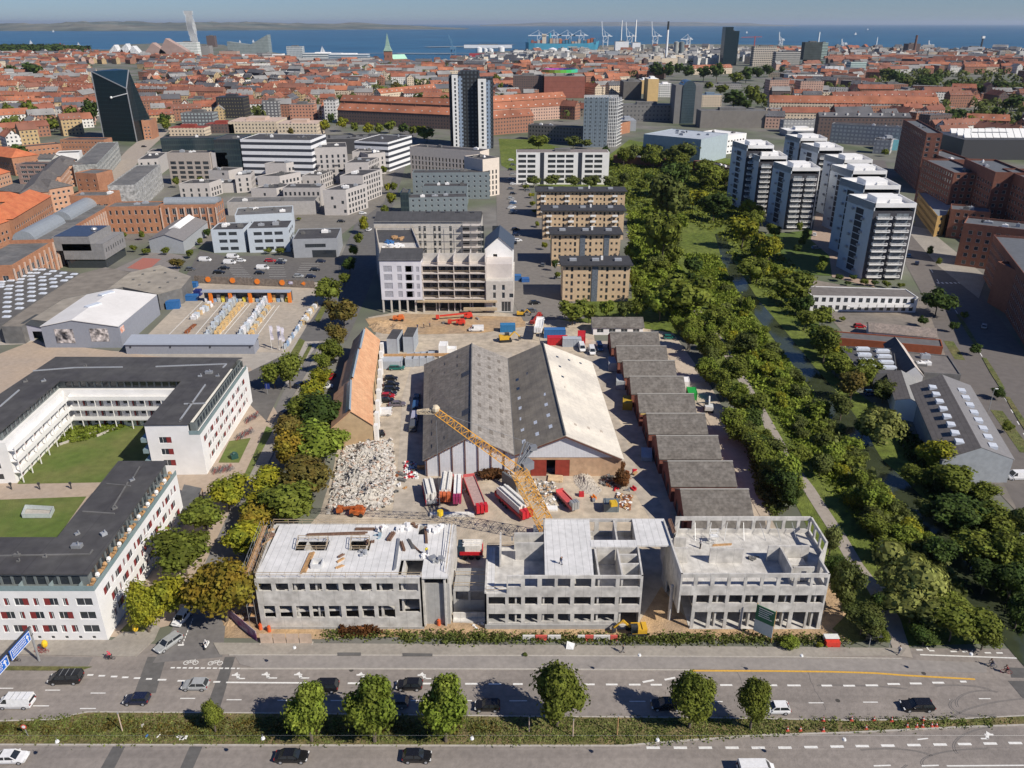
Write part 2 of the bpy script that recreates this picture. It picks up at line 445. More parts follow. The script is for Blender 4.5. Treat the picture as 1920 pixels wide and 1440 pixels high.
sheet('site_track',[(745,890),(755,740),(770,690),(775,665),(870,660),(960,660),(960,700),(800,800),(790,890),(790,960),(735,965)],.04,ac('m33',(.47,.41,.335),.2,.5,aj=(.38,.335,.28),ao=.12))
sheet('site_track',[(1110,640),(1140,640),(1150,760),(1195,880),(1260,975),(1220,975),(1165,880),(1130,780),(1090,680)],.04,bu['m33'])
ROADM=ac('m34',(.275,.243,.218),.13,1.1,aj=(.225,.20,.182),ao=.08,bJ=.15,stripe=('v',3.4,.07,.42))
cH=[(-200,1352),(0,1353),(110,1350),(140,1341),(165,1336),(480,1338),(960,1344),(1340,1347),(1600,1352),(1800,1349),(1920,1343),(2150,1335)]
cW=[(-200,1398),(0,1397),(900,1399),(1170,1399),(1260,1391),(1430,1379),(1600,1374),(1800,1364),(1920,1360),(2150,1352)]
sheet('main_road',[(-200,1205),(2150,1218),(2150,1700),(-200,1700)],.03,ROADM)
mb=MB()
for i in RG(60):
 def yy(t,L):
  x=-200+2350*t
  for a,b in zip(L,L[1:]):
   if a[0]<=x<=b[0]:return(x,a[1]+(b[1]-a[1])*(x-a[0])/(b[0]-a[0]))
  return L[-1]
 a,b=G(*yy(i/60,cH)),G(*yy((i+1)/60,cH));c,d=G(*yy(i/60,cW)),G(*yy((i+1)/60,cW))
 mb.face([(c[0],c[1],.16),(d[0],d[1],.16),(b[0],b[1],.16),(a[0],a[1],.16)])
 for p,q in((a,b),(d,c)):mb.face([(p[0],p[1],.16),(q[0],q[1],.16),(q[0],q[1],0),(p[0],p[1],0)])
aE(mb.aa('median_grass',ac('m35',(.115,.12,.035),.35,1.5,aj=(.20,.15,.075),ao=.25,cp=.35,bJ=.9)),kind='structure')
dl=ac('m36',(.42,.39,.35),.12,2)
def kerb(aB,w_=.22,z=.17):
 mb=MB();P=GG(aB)
 for a,b in zip(P,P[1:]):mb.ad((a[0],a[1],z-.1),(b[0],b[1],z-.1),w_,.2)
 aE(mb.aa('kerb',dl),kind='structure')
kerb(cH);kerb(cW)
sheet('pavement',[(400,1206),(700,1208),(1700,1216),(1690,1230),(1500,1232),(1000,1230),(470,1229),(412,1228)],.14,dD,th=.12)
sheet('cycle_track',[(440,1229.5),(1000,1230.5),(1300,1233),(1680,1237),(1850,1243),(1850,1262),(1500,1257),(1300,1254.5),(480,1253.5),(450,1246)],.09,ac('m37',(.29,.265,.245),.1,1.2,aj=(.25,.23,.215),ao=.2),th=.08)
kerb([(450,1254.5),(1000,1255.5),(1296,1257)],.25,.15);kerb([(430,1229),(1000,1230.3),(1500,1233),(1690,1236)],.18,.18)
sheet('pavement',[(-200,1198),(210,1201),(228,1188),(265,1174),(290,1170),(300,1177),(290,1200),(255,1232),(180,1231),(-200,1222)],.14,dD,th=.12)
sheet('cycle_track',[(-200,1226),(175,1233),(165,1249),(-200,1247)],.06,ac('m38',(.20,.185,.175),.12,1.2),th=.05)
sheet('verge',[(-200,1249),(172,1251),(150,1258),(-200,1256)],.14,dO,th=.12)
for q in([(277,1232),(312,1232),(292,1300),(252,1300)],[(422,1232),(441,1232),(412,1330),(386,1330)],[(212,1400),(235,1400),(210,1450),(184,1450)],[(356,1400),(380,1400),(358,1450),(334,1450)],[(633,1225),(677,1225),(677,1231),(633,1231)],[(755,1226),(811,1227),(811,1232),(755,1232)],[(1893,1252),(1960,1254),(1960,1272),(1896,1271)],[(1890,1277),(1960,1278),(1960,1330),(1916,1308)],[(1698,1241),(1750,1244),(1750,1246),(1698,1243)]):
 sheet('asphalt_patch',q,.19 if q[0][1]<1231 else .045 if q[0][1]>1240 or q[0][0]<500 else .16,ASPH2)
mk=MB();Z=.06
def aK(x0,y0,x1,y1=None,w_=.22,m_=None):
 y1=y0 if y1 is None else y1
 a,b=ab(G(x0,y0)),ab(G(x1,y1));d=(b-a).normalized();n=ab((-d.y,d.x))*w_/2
 (m_ or mk).face([(a.x-n.x,a.y-n.y,Z),(b.x-n.x,b.y-n.y,Z),(b.x+n.x,b.y+n.y,Z),(a.x+n.x,a.y+n.y,Z)])
for a,b,y in((164,175,1266),(185,197,1267.5),(208,220,1269),(229,241,1270.5),(251,263,1272),(274,285,1273.5),(296,312,1275),(333,351,1277),(400,413,1279)):aK(a,y,b,None,.34)
aK(424,1280,580,1281,.3)
for a,b in((652,675),(705,728),(741,760),(793,808),(830,850),(872,896),(916,940),(962,980),(1005,1012),(1048,1070),(1092,1115),(1136,1158),(1179,1201),(1220,1241),(1264,1286),(1308,1329),(1350,1373),(1432,1457),(1476,1501),(1540,1560),(1581,1603)):aK(a,1281.5+(a-652)*.005,b,None,.36)
for a,b,y in((1623,1646,1285.5),(1664,1687,1283),(1706,1728,1282),(1748,1770,1280.5),(1800,1812,1278.5)):aK(a,y,b,None,.38)
for a,b,y in((1205,1226,1279.5),(1246,1266,1275),(1284,1300,1265)):aK(a,y,b,y-4,.36)
for a,b,y in((-10,25,1291),(85,113,1294.5),(170,198,1300),(338,366,1310),(425,453,1312.5),(520,548,1313.5),(620,645,1314),(770,795,1314),(860,885,1314),(955,988,1314.5),(1085,1096,1315),(1180,1210,1315.5),(1330,1355,1316),(1516,1544,1318.3),(1618,1646,1317),(1835,1857,1310.5),(62,92,1324),(150,180,1329)):aK(a,y,b,None,.18)
for i in RG(13):aK(320+i*11.3,1252.5+.12*i,328+i*11.3,None,.3)
for i,a in EN((1212,1263,1310,1360,1409,1459,1508,1557,1604,1652,1701,1750,1796,1844,1891)):aK(a,1402.5-max(0,(a-1450))*.02,a+25,None,.42)
for a,b in((1638,1670),(1728,1760),(1775,1925)):aK(a,1436.5,b,1435.5,.22)
aK(1720,1387,1740,1385,.2);aK(1780,1312,1781,1312,.2)
def eb(x0,x1,y,dr=0):
 a,b=ab(G(x0,y)),ab(G(x1,y));L_=(b-a).length
 s=-1 if dr else 1
 ox=a.x if not dr else b.x
 T=lambda u,v_:(ox+s*u,a.y+v_,Z)
 q=[[T(.9,-.55),T(L_,-.55),T(L_,-.3),T(.9,-.3)],[T(.55,.1),T(.9,-.55),T(1.3,-.3),T(.9,.3)],[T(-.2,.15),T(1.1,.15),T(1.1,.45),T(-.2,.45)],[T(.1,.45),T(.8,.45),T(.5,.95)]]
 for f in q:mk.face(f[::-1]if dr else f)
for a,b,y in((492,521,1268),(553,581,1268),(670,696,1268.5),(785,809,1269),(436,461,1269)):eb(a,b,y)
eb(1836,1862,1381,1)
for i in RG(9):aK(343-i*0+1.8*0+(356-343)*0+340+i*2.2-340+0,1208-i*5.5,343+i*2.3,1204-i*5.5,.15)
aK(334,1210,345,1209.5,.35)
for cx,cy in((358,1243),(404,1244)):
 c=G(cx,cy)
 for dx in(-.75,.75):
  for k in RG(10):
   t0,t1=k*pi/5,(k+1)*pi/5
   mk.ad((c[0]+dx+.42*cos(t0),c[1]+.42*sin(t0),Z),(c[0]+dx+.42*cos(t1),c[1]+.42*sin(t1),Z),.12,.01)
 for p,q in(((-.75,0),(-.3,.55)),((-.3,.55),(.5,.55)),((.75,0),(.4,.8)),((-.3,.55),(0,0)),((0,0),(.5,.55)),((-.75,0),(0,0))):
  mk.ad((c[0]+p[0],c[1]+p[1],Z),(c[0]+q[0],c[1]+q[1],Z),.1,.01)
for a,b,y in((1718,1730,1219),(1742,1752,1220.5),(1782,1794,1222),(1804,1814,1222.3),(1846,1858,1224.5),(1868,1880,1224.7),(1906,1920,1224.8)):aK(a,y,b,None,.3)
aK(1725,1228,1920,1235,.25);aK(1691,1203,1700,1215,.25);aK(1700,1215,1690,1218,.25);aK(1711,1206,1718,1212,.5);aK(1737,1213,1741,1219,.25)
aE(mk.aa('road_markings',dN),kind='structure')
yl=MB()
for p,q in zip([(1296,1258),(1440,1258.5),(1560,1260),(1640,1262.5),(1700,1267),(1828,1274)],[(1440,1258.5),(1560,1260),(1640,1262.5),(1700,1267),(1828,1274)]):aK(*p,*q,.36,yl)
aE(yl.aa('yellow_line',ROADY),kind='structure')
SKID=flat('m39',(.15,.14,.135),.9)
sk=MB();rs=aZ(3)
def cA(aB,w_):
 P=[ab((*G(*p),.052))for p in aB]
 for a,b in zip(P,P[1:]):
  d=(b-a).normalized();n=ab((-d.y,d.x,0))*w_/2
  sk.face([a-n,b-n,b+n,a+n])
for cx,cy,rx,ry,a0,a1 in((1838,1322,55,20,150,300),(1845,1318,50,22,60,200),(1790,1300,70,14,20,120),(1700,1450,190,45,190,330),(1690,1440,150,32,200,320),(1960,1370,190,60,60,160),(1910,1400,120,40,110,200),(1660,1425,90,20,20,120),(1560,1300,160,14,30,100),(1850,1430,120,25,90,200),(1780,1450,90,30,150,300)):
 for off in(0,4):
  cA([(cx+(rx+off)*cos(R(a0+(a1-a0)*i/14)),cy-(ry+off*.4)*sin(R(a0+(a1-a0)*i/14)))for i in RG(15)],.10)
for x,y in((1503,1236),(1360,1222)):
 p=[(x,y)]
 for i in RG(16):p.append((p[-1][0]+rs.uniform(1,5),p[-1][1]+6))
 cA(p,.06)
aE(sk.aa('skid_marks',SKID),kind='structure')
for i,(x,y)in EN(((739,1246),(1259,1251),(1571,1314),(1732,1263),(555,1300),(659,1257),(1074,1237))):
 mb=MB();c=G(x,y);mb.at((c[0],c[1],.05),(c[0],c[1],.062),.35,n=14)
 aE(mb.aa('manhole_cover',flat('m40',(.06,.055,.05),.8)),'round dark iron manhole cover set in the grey road','manhole cover','manhole covers in the road')
bK('side_street',[(352,1238),(372,1180),(398,1110),(430,1010),(462,930),(498,860),(528,800),(556,740),(580,690),(604,640)],[11,9,8.5,8,8,8,8,8,9,10],.04,ac('m41',(.20,.19,.18),.12,1,aj=(.165,.155,.15),ao=.08))
bK('street',[(604,640),(625,600),(650,545),(672,490),(690,440),(705,395),(722,350),(742,300),(760,262),(775,235),(800,220)],[16,16,17,17,17,17,18,18,18,18,16],.05,ac('m42',(.135,.13,.125),.12,.5))
sheet('pavement',[(462,905),(500,830),(540,760),(575,700),(600,640),(612,640),(590,700),(556,768),(520,835),(486,905)],.16,dD,th=.1)
sheet('paved_court',[(-250,1010),(-250,760),(60,640),(470,690),(520,775),(445,930),(330,1170),(230,1195),(-250,1195)],.05,ac('m43',(.42,.33,.25),.1,.8,aj=(.38,.31,.25),ao=.1))
sheet('lawn',[(33,908),(105,800),(140,792),(278,795),(285,900),(188,905)],.14,dM,th=.1)
sheet('lawn',[(-60,1012),(-60,945),(0,938),(162,932),(108,1008)],.14,dM,th=.1)
sheet('lawn',[(430,828),(470,822),(448,868),(410,868)],.14,dM,th=.08)
sheet('lawn',[(500,800),(512,805),(465,905),(452,905)],.14,dM,th=.08)
sheet('lawn',[(225,1185),(245,1165),(290,1160),(270,1186)],.18,cR,th=.08)
mb=MB()
for a,b in(((112,836),(182,812)),((182,820),(235,797))):
 A,B=G(*a),G(*b);mb.ad((*A,.35),(*B,.35),.35,.6)
aE(mb.aa('stone_edging',dl),'low pale stone wall edging the planting in the courtyard lawn','low wall')
sheet('yard_slab',[(-300,660),(-300,600),(60,630),(90,650),(240,660),(480,660),(620,545),(640,560),(600,640),(540,720),(490,760),(470,690),(60,645)],.04,ac('m44',(.40,.365,.32),.1,.5,aj=(.34,.31,.275),ao=.05))
sheet('store_yard',[(250,655),(385,520),(600,530),(625,540),(540,662)],.07,ac('m45',(.43,.37,.30),.12,.6,aj=(.35,.31,.26),ao=.08))
sheet('car_park',[(345,525),(375,470),(420,480),(645,480),(640,530)],.08,ac('m46',(.13,.122,.115),.12,.5))
sheet('car_park',[(462,700),(540,662),(560,665),(500,790),(470,760)],.08,bu['m46'])
sheet('plaza',[(215,505),(290,470),(345,480),(330,525)],.08,ac('m47',(.22,.2,.19),.1,.5))
sheet('sports_court',[(238,503),(268,484),(302,486),(277,508)],.1,flat('m48',(.36,.13,.10),.9))
sheet('verge',[(535,680),(562,635),(572,640),(548,690)],.16,cR,th=.06);sheet('verge',[(561,682),(580,646),(586,648),(568,684)],.16,cR,th=.06)
sheet('verge',[(590,600),(612,560),(620,562),(598,606)],.16,cR,th=.06)
sheet('riverside_grass',[(1130,300),(1180,262),(1380,300),(1400,420),(1500,500),(1530,560),(1540,640),(1560,700),(1640,760),(1700,850),(1760,900),(1830,960),(1925,1030),(2100,1100),(2100,1200),(1925,1205),(1700,1212),(1605,1180),(1548,1060),(1500,960),(1440,860),(1400,790),(1330,660),(1265,625),(1050,600),(1045,560),(1185,560),(1180,400),(1000,345),(940,310),(935,260),(1000,262)],.035,ac('m49',(.10,.135,.022),.4,.5,aj=(.145,.175,.035),ao=.05,bJ=.8))
sheet('lawn',[(1560,1180),(1600,1140),(1640,1200),(1600,1206)],.06,cR)
bK('river',[(1350,440),(1365,490),(1405,560),(1455,620),(1510,690),(1555,745),(1592,800),(1625,860),(1668,905),(1706,945),(1732,985),(1765,1035),(1822,1085),(1885,1145),(1960,1225),(2060,1330)],[5,5,6,6,6,7,7,7,8,8,8,8,9,10,11,11],.06,WATERM)
bK('park_path',[(1694,1232),(1672,1160),(1640,1105),(1605,1060),(1572,1003),(1545,962),(1515,915),(1482,872),(1455,822),(1420,760),(1385,700),(1350,640),(1290,560)],2.8,.08,ac('m50',(.33,.29,.25),.1,1))
sheet('riverside_track',[(1180,612),(1262,625),(1330,720),(1420,880),(1460,965),(1425,968),(1360,850),(1300,740),(1240,650),(1130,620)],.07,ac('m51',(.50,.42,.33),.12,.8,aj=(.42,.35,.27),ao=.1))
sheet('lawn',[(1430,440),(1540,430),(1580,470),(1610,520),(1500,515),(1440,490)],.08,ac('m52',(.085,.125,.028),.2,.5))
sheet('brick_paving',[(1530,400),(1600,405),(1640,540),(1560,520),(1555,480),(1520,450)],.11,ac('m53',(.36,.27,.21),.1,.8))
sheet('yard_slab',[(1500,520),(1740,565),(1800,640),(1880,760),(1960,900),(2100,1010),(1925,980),(1850,900),(1700,760),(1560,600)],.05,ac('m54',(.25,.215,.18),.15,.5,aj=(.16,.145,.13),ao=.06))
bK('avenue',[(1640,300),(1660,370),(1690,430),(1735,490),(1790,560),(1835,640),(1890,740),(1960,860),(2100,1080)],[14,15,16,18,22,24,25,25,25],.06,ac('m55',(.145,.13,.12),.1,.5))
for a,b in(((1795,590),(1835,655)),((1845,672),(1880,730)),((1888,745),(1940,830))):
 bK('planted_median',[a,((a[0]+b[0])/2,(a[1]+b[1])/2),b],[1.2,1.6,1.2],.2,dO)
bK('verge',[(1778,640),(1800,675)],[3,3],.1,dO);bK('verge',[(1868,770),(1925,850)],[3,3],.1,dO)
sheet('pavement',[(1690,420),(1740,430),(1850,520),(1835,560),(1760,500)],.09,dD)
mk2=MB()
for i in RG(16):
 t=i/16;a=(1745+t*185,505+t*300*(1+.1*t));aK(a[0],a[1],a[0]+4,a[1]+6.5,.25,mk2)
for i in RG(7):aK(1757+i*8,531,1761+i*8,531,1.6,mk2)
aE(mk2.aa('road_markings',dN),kind='structure').location.z=.05
bK('street',[(1040,600),(1010,545),(990,480),(975,420),(965,370),(955,320)],[22,24,24,24,22,20],.06,ac('m56',(.185,.17,.155),.12,.5))
sheet('residential_ground',[(300,470),(420,395),(560,300),(760,262),(720,380),(640,440),(560,430)],.04,ac('m57',(.19,.175,.155),.12,.3))
bK('street',[(345,470),(250,400),(200,370),(130,460)],12,.05,bu['m56'])
bK('street',[(160,380),(215,330),(260,280),(300,245)],[16,16,17,18],.06,ac('m58',(.36,.31,.26),.12,.4))
def aY(name,aV,isl=.45,cY=.18,aj=None,ao=.35):
 m=ac(name,aV,.25,.8,aT=.7,bI=.15,cT=isl,cY=cY,aj=aj,ao=ao,cp=.5,a6=3)
 t=m.node_tree;b=t.nodes['Principled BSDF'];o=[n for n in t.nodes if n.type=='OUTPUT_MATERIAL'][0]
 tr=t.nodes.new('ShaderNodeBsdfTranslucent');mx=t.nodes.new('ShaderNodeMixShader');mx.inputs[0].default_value=.28
 src=b.inputs['Base Color'].links[0].from_socket
 t.links.new(src,tr.inputs[0]);t.links.new(b.outputs[0],mx.inputs[1]);t.links.new(tr.outputs[0],mx.inputs[2])
 t.links.new(mx.outputs[0],o.inputs[0]);return m
bh=dict(green=aY('m59',(.125,.155,.024),aj=(.155,.175,.028)),mid=aY('m60',(.095,.12,.03),aj=(.12,.135,.033)),dark=aY('m61',(.05,.085,.018),aj=(.065,.095,.02)),yellow=aY('m62',(.27,.25,.02),aj=(.18,.21,.025)),orange=aY('m63',(.28,.19,.025),aj=(.21,.19,.025)),brown=aY('m64',(.17,.125,.03),aj=(.13,.12,.03)),bright=aY('m65',(.16,.215,.028),aj=(.185,.22,.033)),willow=aY('m66',(.25,.26,.07),aj=(.18,.20,.05)),weed=aY('m67',(.17,.19,.06),aj=(.12,.15,.035)),rust=aY('m68',(.17,.07,.025),aj=(.10,.05,.02)))
BARK=ac('m69',(.13,.105,.08),.25,3)
def b9(vs,fs,c,nrm,s,r,asp=.8):
 u=nrm.orthogonal().normalized();v_=nrm.cross(u)
 a=r.uniform(0,6.28);p=u*cos(a)+v_*sin(a);q=nrm.cross(p)
 p*=s/2;q*=s/2*asp;k=len(vs)
 vs+=[TU(c-p*.9-q*.4),TU(c+q*.15-q),TU(c+p),TU(c+q)];fs.append((k,k+1,k+2,k+3))
def dQ(name,bq,n,size,dP='round',eq=14):
 r=aZ(bq);L_=[]
 for i in RG(eq):
  while True:
   p=ab((r.uniform(-1,1),r.uniform(-1,1),r.uniform(-1,1)))
   if p.length<1:break
  p=p.normalized()*r.uniform(.3,.68);aU=r.uniform(.30,.5)
  if dP=='cone':p.x*=(1-.45*(p.z+1)/2);p.y*=(1-.45*(p.z+1)/2)
  if dP=='egg':p.x*=(1.05-.45*max(0,p.z));p.y*=(1.05-.45*max(0,p.z))
  L_.append((p,aU))
 L_.append((ab((0,0,0)),.55));vs,fs=[],[]
 for i in RG(n):
  c,aU=r.choice(L_)
  d=ab((r.gauss(0,1),r.gauss(0,1),r.gauss(0,1))).normalized()
  if d.z<-.3 and r.random()<.5:d.z=-d.z
  p=c+d*aU*(r.uniform(.72,1.05)if r.random()<.8 else r.uniform(.95,1.25))
  nn=(d+ab((r.gauss(0,.45),r.gauss(0,.45),r.gauss(.25,.45)))).normalized()
  if dP=='willow':
   p.z=p.z-.35*r.random()*min(1,p.xy.length)
   nn=ab((d.x,d.y,.35)).normalized()
  b9(vs,fs,ab((p.x,p.y,p.z+1)),nn,size*r.uniform(.6,1.35),r,.8)
 for c,aU in L_:
  k=len(vs);nlat,b8=5,7
  for a in RG(nlat+1):
   for b in RG(b8):
    th,ph=pi*a/nlat,2*pi*b/b8;q=aU*.74*r.uniform(.85,1.1)
    vs.append((c.x+q*sin(th)*cos(ph),c.y+q*sin(th)*sin(ph),c.z+1+q*cos(th)))
  for a in RG(nlat):
   for b in RG(b8):fs.append((k+a*b8+b,k+a*b8+(b+1)%b8,k+(a+1)*b8+(b+1)%b8,k+(a+1)*b8+b))
 me=bpy.data.meshes.new(name);me.from_pydata(vs,[],fs);me.update();return me
def dF(bq,limbs=6):
 r=aZ(bq);mb=MB()
 mb.at((0,0,0),(0,0,.5),.055,.04,7).at((0,0,.5),(.02,.02,1),.04,.025,6)
 for i in RG(limbs):
  a=r.uniform(0,6.28);z0=r.uniform(.3,.7)
  mb.at((0,0,z0),(.5*cos(a),.5*sin(a),z0+r.uniform(.3,.6)),.025,.008,5)
 return mb.bme('trunk',BARK)
bR={}
def crown(kind,dw,be,v_):
 n,s={'hi':(4200,.115),'mid':(2100,.15),'lo':(750,.20),'vlo':(260,.32)}[dw]
 if kind=='willow':n=int(n*1.3)
 key=(kind,dw,v_)
 if key not in bR:bR[key]=dQ('crown',hash(key[2])*7+len(bR),n,s,kind)
 k2=key+(be,)
 if k2 not in bR:
  me=bR[key].copy();me.materials.append(bh[be]);bR[k2]=me
 return bR[k2]
TRUNKS=[dF(i)for i in RG(3)]
df=[]
rt=aZ(11)
def tree(x,y,aU,bv,be='green',kind='egg',q=None,label=None,group=None,name='tree',clear=.16,vz=None,cat='tree'):
 d=hypot(x,y)
 q=q or('hi' if d<125 else 'mid' if d<260 else 'lo' if d<620 else 'vlo')
 t=ae(name,(x,y,0),label,cat,group,rt.uniform(0,6.28));t['_s']=aU/d
 cz=bv*clear
 c=aM('crown',crown(kind,q,be,rt.randrange(3)),t,(0,0,cz),0,(aU,aU*rt.uniform(.85,1.12),(bv-cz)/2))
 aM('trunk',rt.choice(TRUNKS),t,(0,0,0),0,(bv*.42,bv*.42,bv*.55));df.append(t)
 return t
def b6(x,y,aU,bv,be,label,group=None,name='bush',q=None,kind='round',cat='bush'):
 d=hypot(x,y);q=q or('mid' if d<180 else 'lo')
 t=ae(name,(x,y,0),label,cat,group,rt.uniform(0,6.28))
 aM('foliage',crown(kind,q,be,rt.randrange(3)),t,(0,0,-bv*.12),0,(aU,aU,bv*.56))
 mb=MB()
 for k in RG(3):mb.at((0,0,0),(.3*aU*cos(k*2.1),.3*aU*sin(k*2.1),bv*.5),.05,.02,4)
 aM('stem',mb.bme('stem',BARK),t)
 return t
def ah(bx,by,ty):
 X,Y=G(bx,by);yy=720-ty;c,s=cos(a8),sin(a8)
 return bO+(-F_PX*s+yy*c)/(F_PX*c+yy*s)*Y
def bP(bx,by):
 a,b=G(bx,by),G(bx+10,by);return hypot(a[0]-b[0],a[1]-b[1])/10
def b4(cx,cy,ce,hpx,be='green',kind='egg',ratio=None,**kw):
 h=8
 for _ in RG(12):
  X,Y=G(cx,cy,h*.58);d=hypot(Y,bO-h*.5)
  px=F_PX/(Y*cos(a8)+(bO-h*.58)*sin(a8));aI=atan2(bO,Y)
  aU=ce/2/px
  hh=(hpx/px-1.7*aU*sin(aI))/cos(aI)/.84
  h=min(max(hh,aU*1.5,2),aU*3.6)
 return tree(X,Y,aU*1.08,h*1.02,be,kind,**kw)
def bi(bx,by,ty,ce,label,be='bright',kind='egg'):
 X,Y=G(bx,by);h=ah(bx,by,ty);s=bP(bx,by-40)
 return tree(X,Y,ce*s/2*1.22,h*1.06,be,kind,'hi',label,'trees on the grass median',clear=.13)
bi(585,1391,1284,80,'full green tree on the median, nearest to the small sapling and its left neighbour gap')
bi(703,1392,1272,103,'widest green tree of the median, second in the close row of three')
bi(836,1391,1270,88,'green tree at the right end of the close row of three on the median')
bi(1045,1363,1247,86,'tall darker green tree standing alone near the middle of the median','green')
bi(1292,1366,1266,74,'pointed green tree on the median throwing a long shadow over the car lanes','green')
bi(1406,1368,1274,57,'slim green tree on the median, just left of the white hatchback','green')
bi(405,1374,1314,38,'smallest tree of the median, a thin sapling near the side street','green')
def a5(aw,n,hmin,hmax,size,m,name,bq,world=0,ba=1.2,z0=0):
 P=aw if world else GG(aw);r=aZ(bq)
 x0,x1=min(p[0]for p in P),max(p[0]for p in P);y0,y1=min(p[1]for p in P),max(p[1]for p in P)
 def inside(x,y):
  c=0
  for i in RG(len(P)):
   a,b=P[i],P[i-1]
   if(a[1]>y)!=(b[1]>y)and x<(b[0]-a[0])*(y-a[1])/(b[1]-a[1])+a[0]:c=not c
  return c
 vs,fs=[],[];k=0
 while k<n:
  x,y=r.uniform(x0,x1),r.uniform(y0,y1)
  if not inside(x,y):k+=.2;continue
  k+=1;h=r.uniform(hmin,hmax);s=size*(1+y/400)
  for j in RG(9):
   d=ab((r.gauss(0,.6),r.gauss(0,.6),abs(r.gauss(.3,.5)))).normalized()
   b9(vs,fs,ab((x+r.gauss(0,ba*.5),y+r.gauss(0,ba*.5),z0+h*r.uniform(.15,1))),d,s*r.uniform(.6,1.4),r)
 me=bpy.data.meshes.new(name);me.from_pydata(vs,[],fs);me.materials.append(m)
 o=bpy.data.objects.new(name,me);ca.objects.link(o);return aE(o,kind='stuff')
def XA(px,z,Y):return(px-960)/F_PX*(Y*cos(a8)+(bO-z)*sin(a8))
def ZA(py,Y):
 y=720-py;c,s=cos(a8),sin(a8)
 return bO+(-F_PX*s+y*c)/(F_PX*c+y*s)*Y
YF=108.2
def aW(cols,y0,y1,xl,Y=YF,z=None):
 z1,z0=ZA(y0,Y),ZA(y1,Y);zm=(z0+z1)/2
 return[(XA(a,zm,Y)-xl,XA(b,zm,Y)-xl,z0,z1)for a,b in cols]
def zc(lst,s,o):return[(o+a/s,o+b/s)for a,b in lst]
def aA(parent,A,B,z0,z1,ops,name='wall',m=dS,th=.3):
 mb=MB();cg(mb,A,B,z0,z1,ops,th,back=1)
 a,b=ab(A),ab(B);d=(b-a).normalized();n=ab((-d.y,d.x))*th
 for p in(a,b):
  q=[(p.x,p.y,z0),(p.x+n.x,p.y+n.y,z0),(p.x+n.x,p.y+n.y,z1),(p.x,p.y,z1)];mb.face(q)
 return mb.aa(name,m,parent)
def slab(parent,aB,z,th=.28,name='floor_slab',m=dS):
 mb=MB().ak(aB,z-th,z,aS=1);return mb.aa(name,m,parent)
def a3(mb,aB,z,h=1.1,dH=2.4,mi=0,w_=.05):
 for a,b in zip(aB,aB[1:]):
  L_=hypot(b[0]-a[0],b[1]-a[1]);n=max(1,int(L_/dH))
  for k in RG(n+1):
   p=lp(a,b,k/n);mb.ad((*p,z),(*p,z+h),w_,w_,mi)
  for zz in(h*.5,h):mb.ad((*a,z+zz),(*b,z+zz),w_,w_*1.6,mi)
cE=ac('m70',(.42,.33,.22),.2,2)
xl,xr=-43,-10.6
A_=ae('unfinished_block',(-27,116),'left unfinished concrete block with timber and rubbish strewn over its pale roof deck','building')
zt=10.7
bc=aW(zc([(118,235),(270,387),(422,538),(575,690),(722,840),(875,990),(1025,1138),(1178,1330),(1380,1555)],4.8,460),1094,1108.5,xl)
bc+=aW(zc([(170,272),(310,425),(460,578),(605,715),(752,865),(905,1020),(1050,1162),(1197,1348)],4.8,460),1136,1158,xl)+aW(zc([(1385,1570)],4.8,460),1123,1148,xl)
xm=XA(793,5,YF)
aA(A_,(xl,YF),(xm,YF),0,zt,[r for r in bc if r[1]<xm-xl])
aA(A_,(xm,YF+1.2),(xr,YF+1.2),0,zt-2,[],m=cI);aA(A_,(xm,YF),(xm,YF+1.5),0,zt,[])
aA(A_,(xr,YF+1.2),(xr+.3,124.2),0,zt,[(3,5,4,6),(8,10,4,6)]);aA(A_,(xr+.3,124.2),(xl-.9,124.2),0,zt,[]);aA(A_,(xl-.9,124.2),(xl,YF),0,zt,[])
hl=[(G(560,1013,zt),G(616,1013,zt),G(612,1032,zt),G(556,1032,zt)),(G(659,1012,zt),G(693,1012,zt),G(692,1032,zt),G(657,1032,zt)),(G(752,1048,zt),G(790,1048,zt),G(790,1077,zt),G(752,1077,zt)),(G(787,984,zt),G(800,984,zt),G(798,1002,zt),G(786,1002,zt))]
def cN(parent,x0,x1,y0,y1,z,holes,name='roof_deck',m=di,th=.3):
 hs=[(min(p[0]for p in h),max(p[0]for p in h),min(p[1]for p in h),max(p[1]for p in h))for h in holes]
 xs=sorted([x0,x1]+[q for h in hs for q in h[:2]]);ys=sorted([y0,y1]+[q for h in hs for q in h[2:]])
 mb=MB()
 for a,b in zip(ys,ys[1:]):
  u=x0;cut=sorted([h for h in hs if h[2]<(a+b)/2<h[3]])
  for h in cut+[(x1,x1,0,0)]:
   if h[0]>u+.01:mb.ak([(u,a),(h[0],a),(h[0],b),(u,b)],z-th,z,aS=1)
   u=h[1]
 return mb.aa(name,m,parent)
cN(A_,xl+.15,xr-.1,YF+.3,124,zt-.02,hl)
for z in(3.5,7.1):slab(A_,[(xl+.3,YF+.3),(xr-.3,YF+1.6),(xr-.3,123.8),(xl-.3,123.8)],z)
slab(A_,[(-43,YF-.1),(xm,YF-.1),(xm,YF+3),(-43,YF+3)],.5,.5,'plinth',cI)
for k in RG(9):
 x=xl+3.6*k+3;aA(A_,(x,YF+.6),(x,123.6),0,zt-.4,[(1,5,0,3),(8,13,3.7,6.5)],'partition')
mb=MB()
a3(mb,[(xl+.1,YF+.3),(xm,YF+.3)],zt,1);a3(mb,[(xl-.8,124),(xr,124)],zt,1.1);a3(mb,[(xl-.8,124),(xl+.1,YF+.3)],zt,1.2)
for h in hl[:2]:a3(mb,[*h,h[0]],zt,1,1.5,0,.06)
a3(mb,[(xr-.5,YF+1.5),(xr-.4,123.8)],zt,1.1)
mb.aa('edge_rail',cE,A_)
